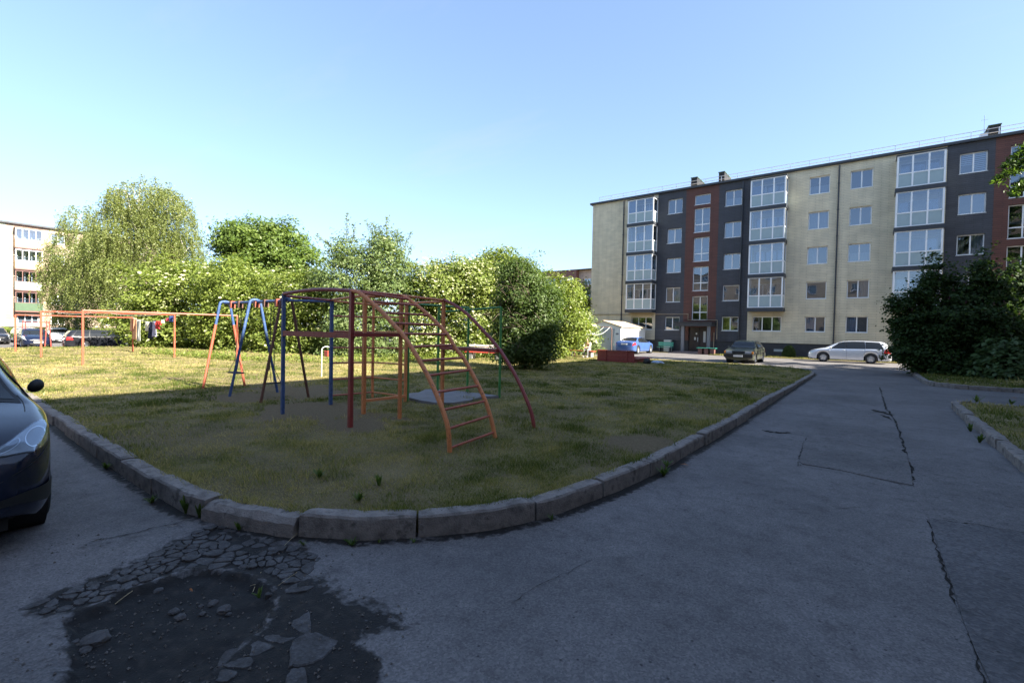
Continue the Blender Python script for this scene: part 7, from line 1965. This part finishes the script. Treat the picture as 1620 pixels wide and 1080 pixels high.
def bigleaf(loc, seed, n, R, H, label):
    o = thing('broadleaf_shrub', label, 'shrub', loc); rs = np.random.default_rng(seed); rnd = random.Random(seed)
    d = rs.normal(size=(n, 3)); d[:, 2] = np.abs(d[:, 2]) * .8 + .02; d /= np.linalg.norm(d, axis=1, keepdims=True); r = .55 + .45 * rs.random(n) ** .5
    lm = 1 + .3 * (2 * fbm(d[:, 0] * 2.5, d[:, 1] * 2.5 + d[:, 2], seed) - 1)
    P = d * np.array([R, R * .8, H]) * (r * lm)[:, None]; Nn = d * .7 + np.array([0, 0, .5]) + rs.normal(size=(n, 3)) * .35; Nn /= np.linalg.norm(Nn, axis=1, keepdims=True)
    V, F = leaf_quads(P, Nn, .11 * (.6 + .8 * rs.random(n)), rs, .62); link('leaves', npmesh('leaves', V, F, 'leaf_broad', np.repeat(np.clip(rs.normal(.5, .25, n), 0, 1), 4)), o)
    mb = MB()
    for i in range(26):
        k = rnd.randrange(n); e = Vector(P[k]); mb.tube([(e.x * .15, e.y * .15, -.05), (e.x * .6, e.y * .6, e.z * .6), tuple(e)], [.014, .01, .006], 5, cap=False)
    mb.build('stem', 'bark', o); PP = []
    kk = [i for i in range(n) if d[i][2] > .45][:26]
    for k in kk:
        for _ in range(40): PP.append((P[k][0] + rnd.gauss(0, .016), P[k][1] + rnd.gauss(0, .016), P[k][2] + .04 + rnd.random() * .17))
    PP = np.array(PP); N2 = rs.normal(size=PP.shape); N2 /= np.linalg.norm(N2, axis=1, keepdims=True)
    V, F = leaf_quads(PP, N2, .013 + 0 * PP[:, 0], rs, .8); q = link('flower_spikes', npmesh('flower_spikes', V, F, 'spike_flower', np.repeat(rs.random(len(PP)), 4)), o); q['kind'] = 'stuff'
p = AT(1592, 600, 19.0); bigleaf((p.x, p.y, .12), 71, 2600, 1.35, 1.75, 'broad leaved shrub with pale flower spikes in front of the lilacs')
p = AT(1675, 600, 19.0); bigleaf((p.x, p.y, .12), 72, 2200, 1.3, 1.6, 'second broad leaved shrub with pale spikes, cut by the right picture edge')

# larch outside the frame on the right; its lower boughs reach in at the upper right
lt = (9.9, 33.6, 0.0)
lo = thing('larch_tree', 'larch at the right edge, bright green boughs in front of the brick red wall', 'tree', lt)
mb = MB(); mb.tube([(0, 0, -.2), (.1, 0, 6), (0, .1, 12), (.1, 0, 18)], [.26, .2, .12, .03], 10); mb.build('trunk', 'bark', lo, smooth=True)
rnd = random.Random(77); mb = MB(); PP = []
def bough(a, b, sag):
    a, b = Vector(a), Vector(b); m = a.lerp(b, .55) + Vector((0, 0, sag)); c = catmull([a, m, b], 8); mb.tube(c, [.05 * (1 - .85 * i / (len(c) - 1)) for i in range(len(c))], 5, cap=False)
    L_ = (b - a).length
    for i, p in enumerate(resample(c, .12)):
        f = (p - a).length / L_
        if f < .2: continue
        for _ in range(7):
            t = Vector((rnd.gauss(0, 1), rnd.gauss(0, 1), rnd.gauss(-.35, .35))).normalized() * rnd.uniform(.15, .8) * (1.15 - f * .6)
            for s in np.linspace(.1, 1, 7): PP.append((p.x + t.x * s + rnd.gauss(0, .03), p.y + t.y * s + rnd.gauss(0, .03), p.z + t.z * s - .10 * s * s + rnd.gauss(0, .03)))
for k in range(58):
    z = 3.0 + 14 * k / 58 + rnd.uniform(-.3, .3); an = k * 2.4 + rnd.uniform(-.3, .3); R = (1 - ((z - 3) / 15) ** 1.3) * 3.1 + .5; bough((0, 0, z), (R * math.cos(an), R * math.sin(an), z - .3 * R * .5), .25)
for px, py, zs in ((1574, 284, 12.2), (1600, 304, 11.6), (1606, 244, 13.2), (1588, 262, 12.6), (1612, 296, 11.4)):
    e = AT(px, py, 21.5); bough((0, 0, zs), (e.x - lt[0], e.y - lt[1], e.z), .5)
mb.build('branch', 'bark', lo, smooth=True)
PP = np.array(PP); rs = np.random.default_rng(3); Nn = rs.normal(size=PP.shape); Nn /= np.linalg.norm(Nn, axis=1, keepdims=True)
V, F = leaf_quads(PP, Nn, .085 * (.6 + .8 * rs.random(len(PP))), rs, .35); link('crown', npmesh('crown', V, F, 'leaf_larch', np.repeat(np.clip(rs.normal(.5, .25, len(PP)), 0, 1), 4)), lo)
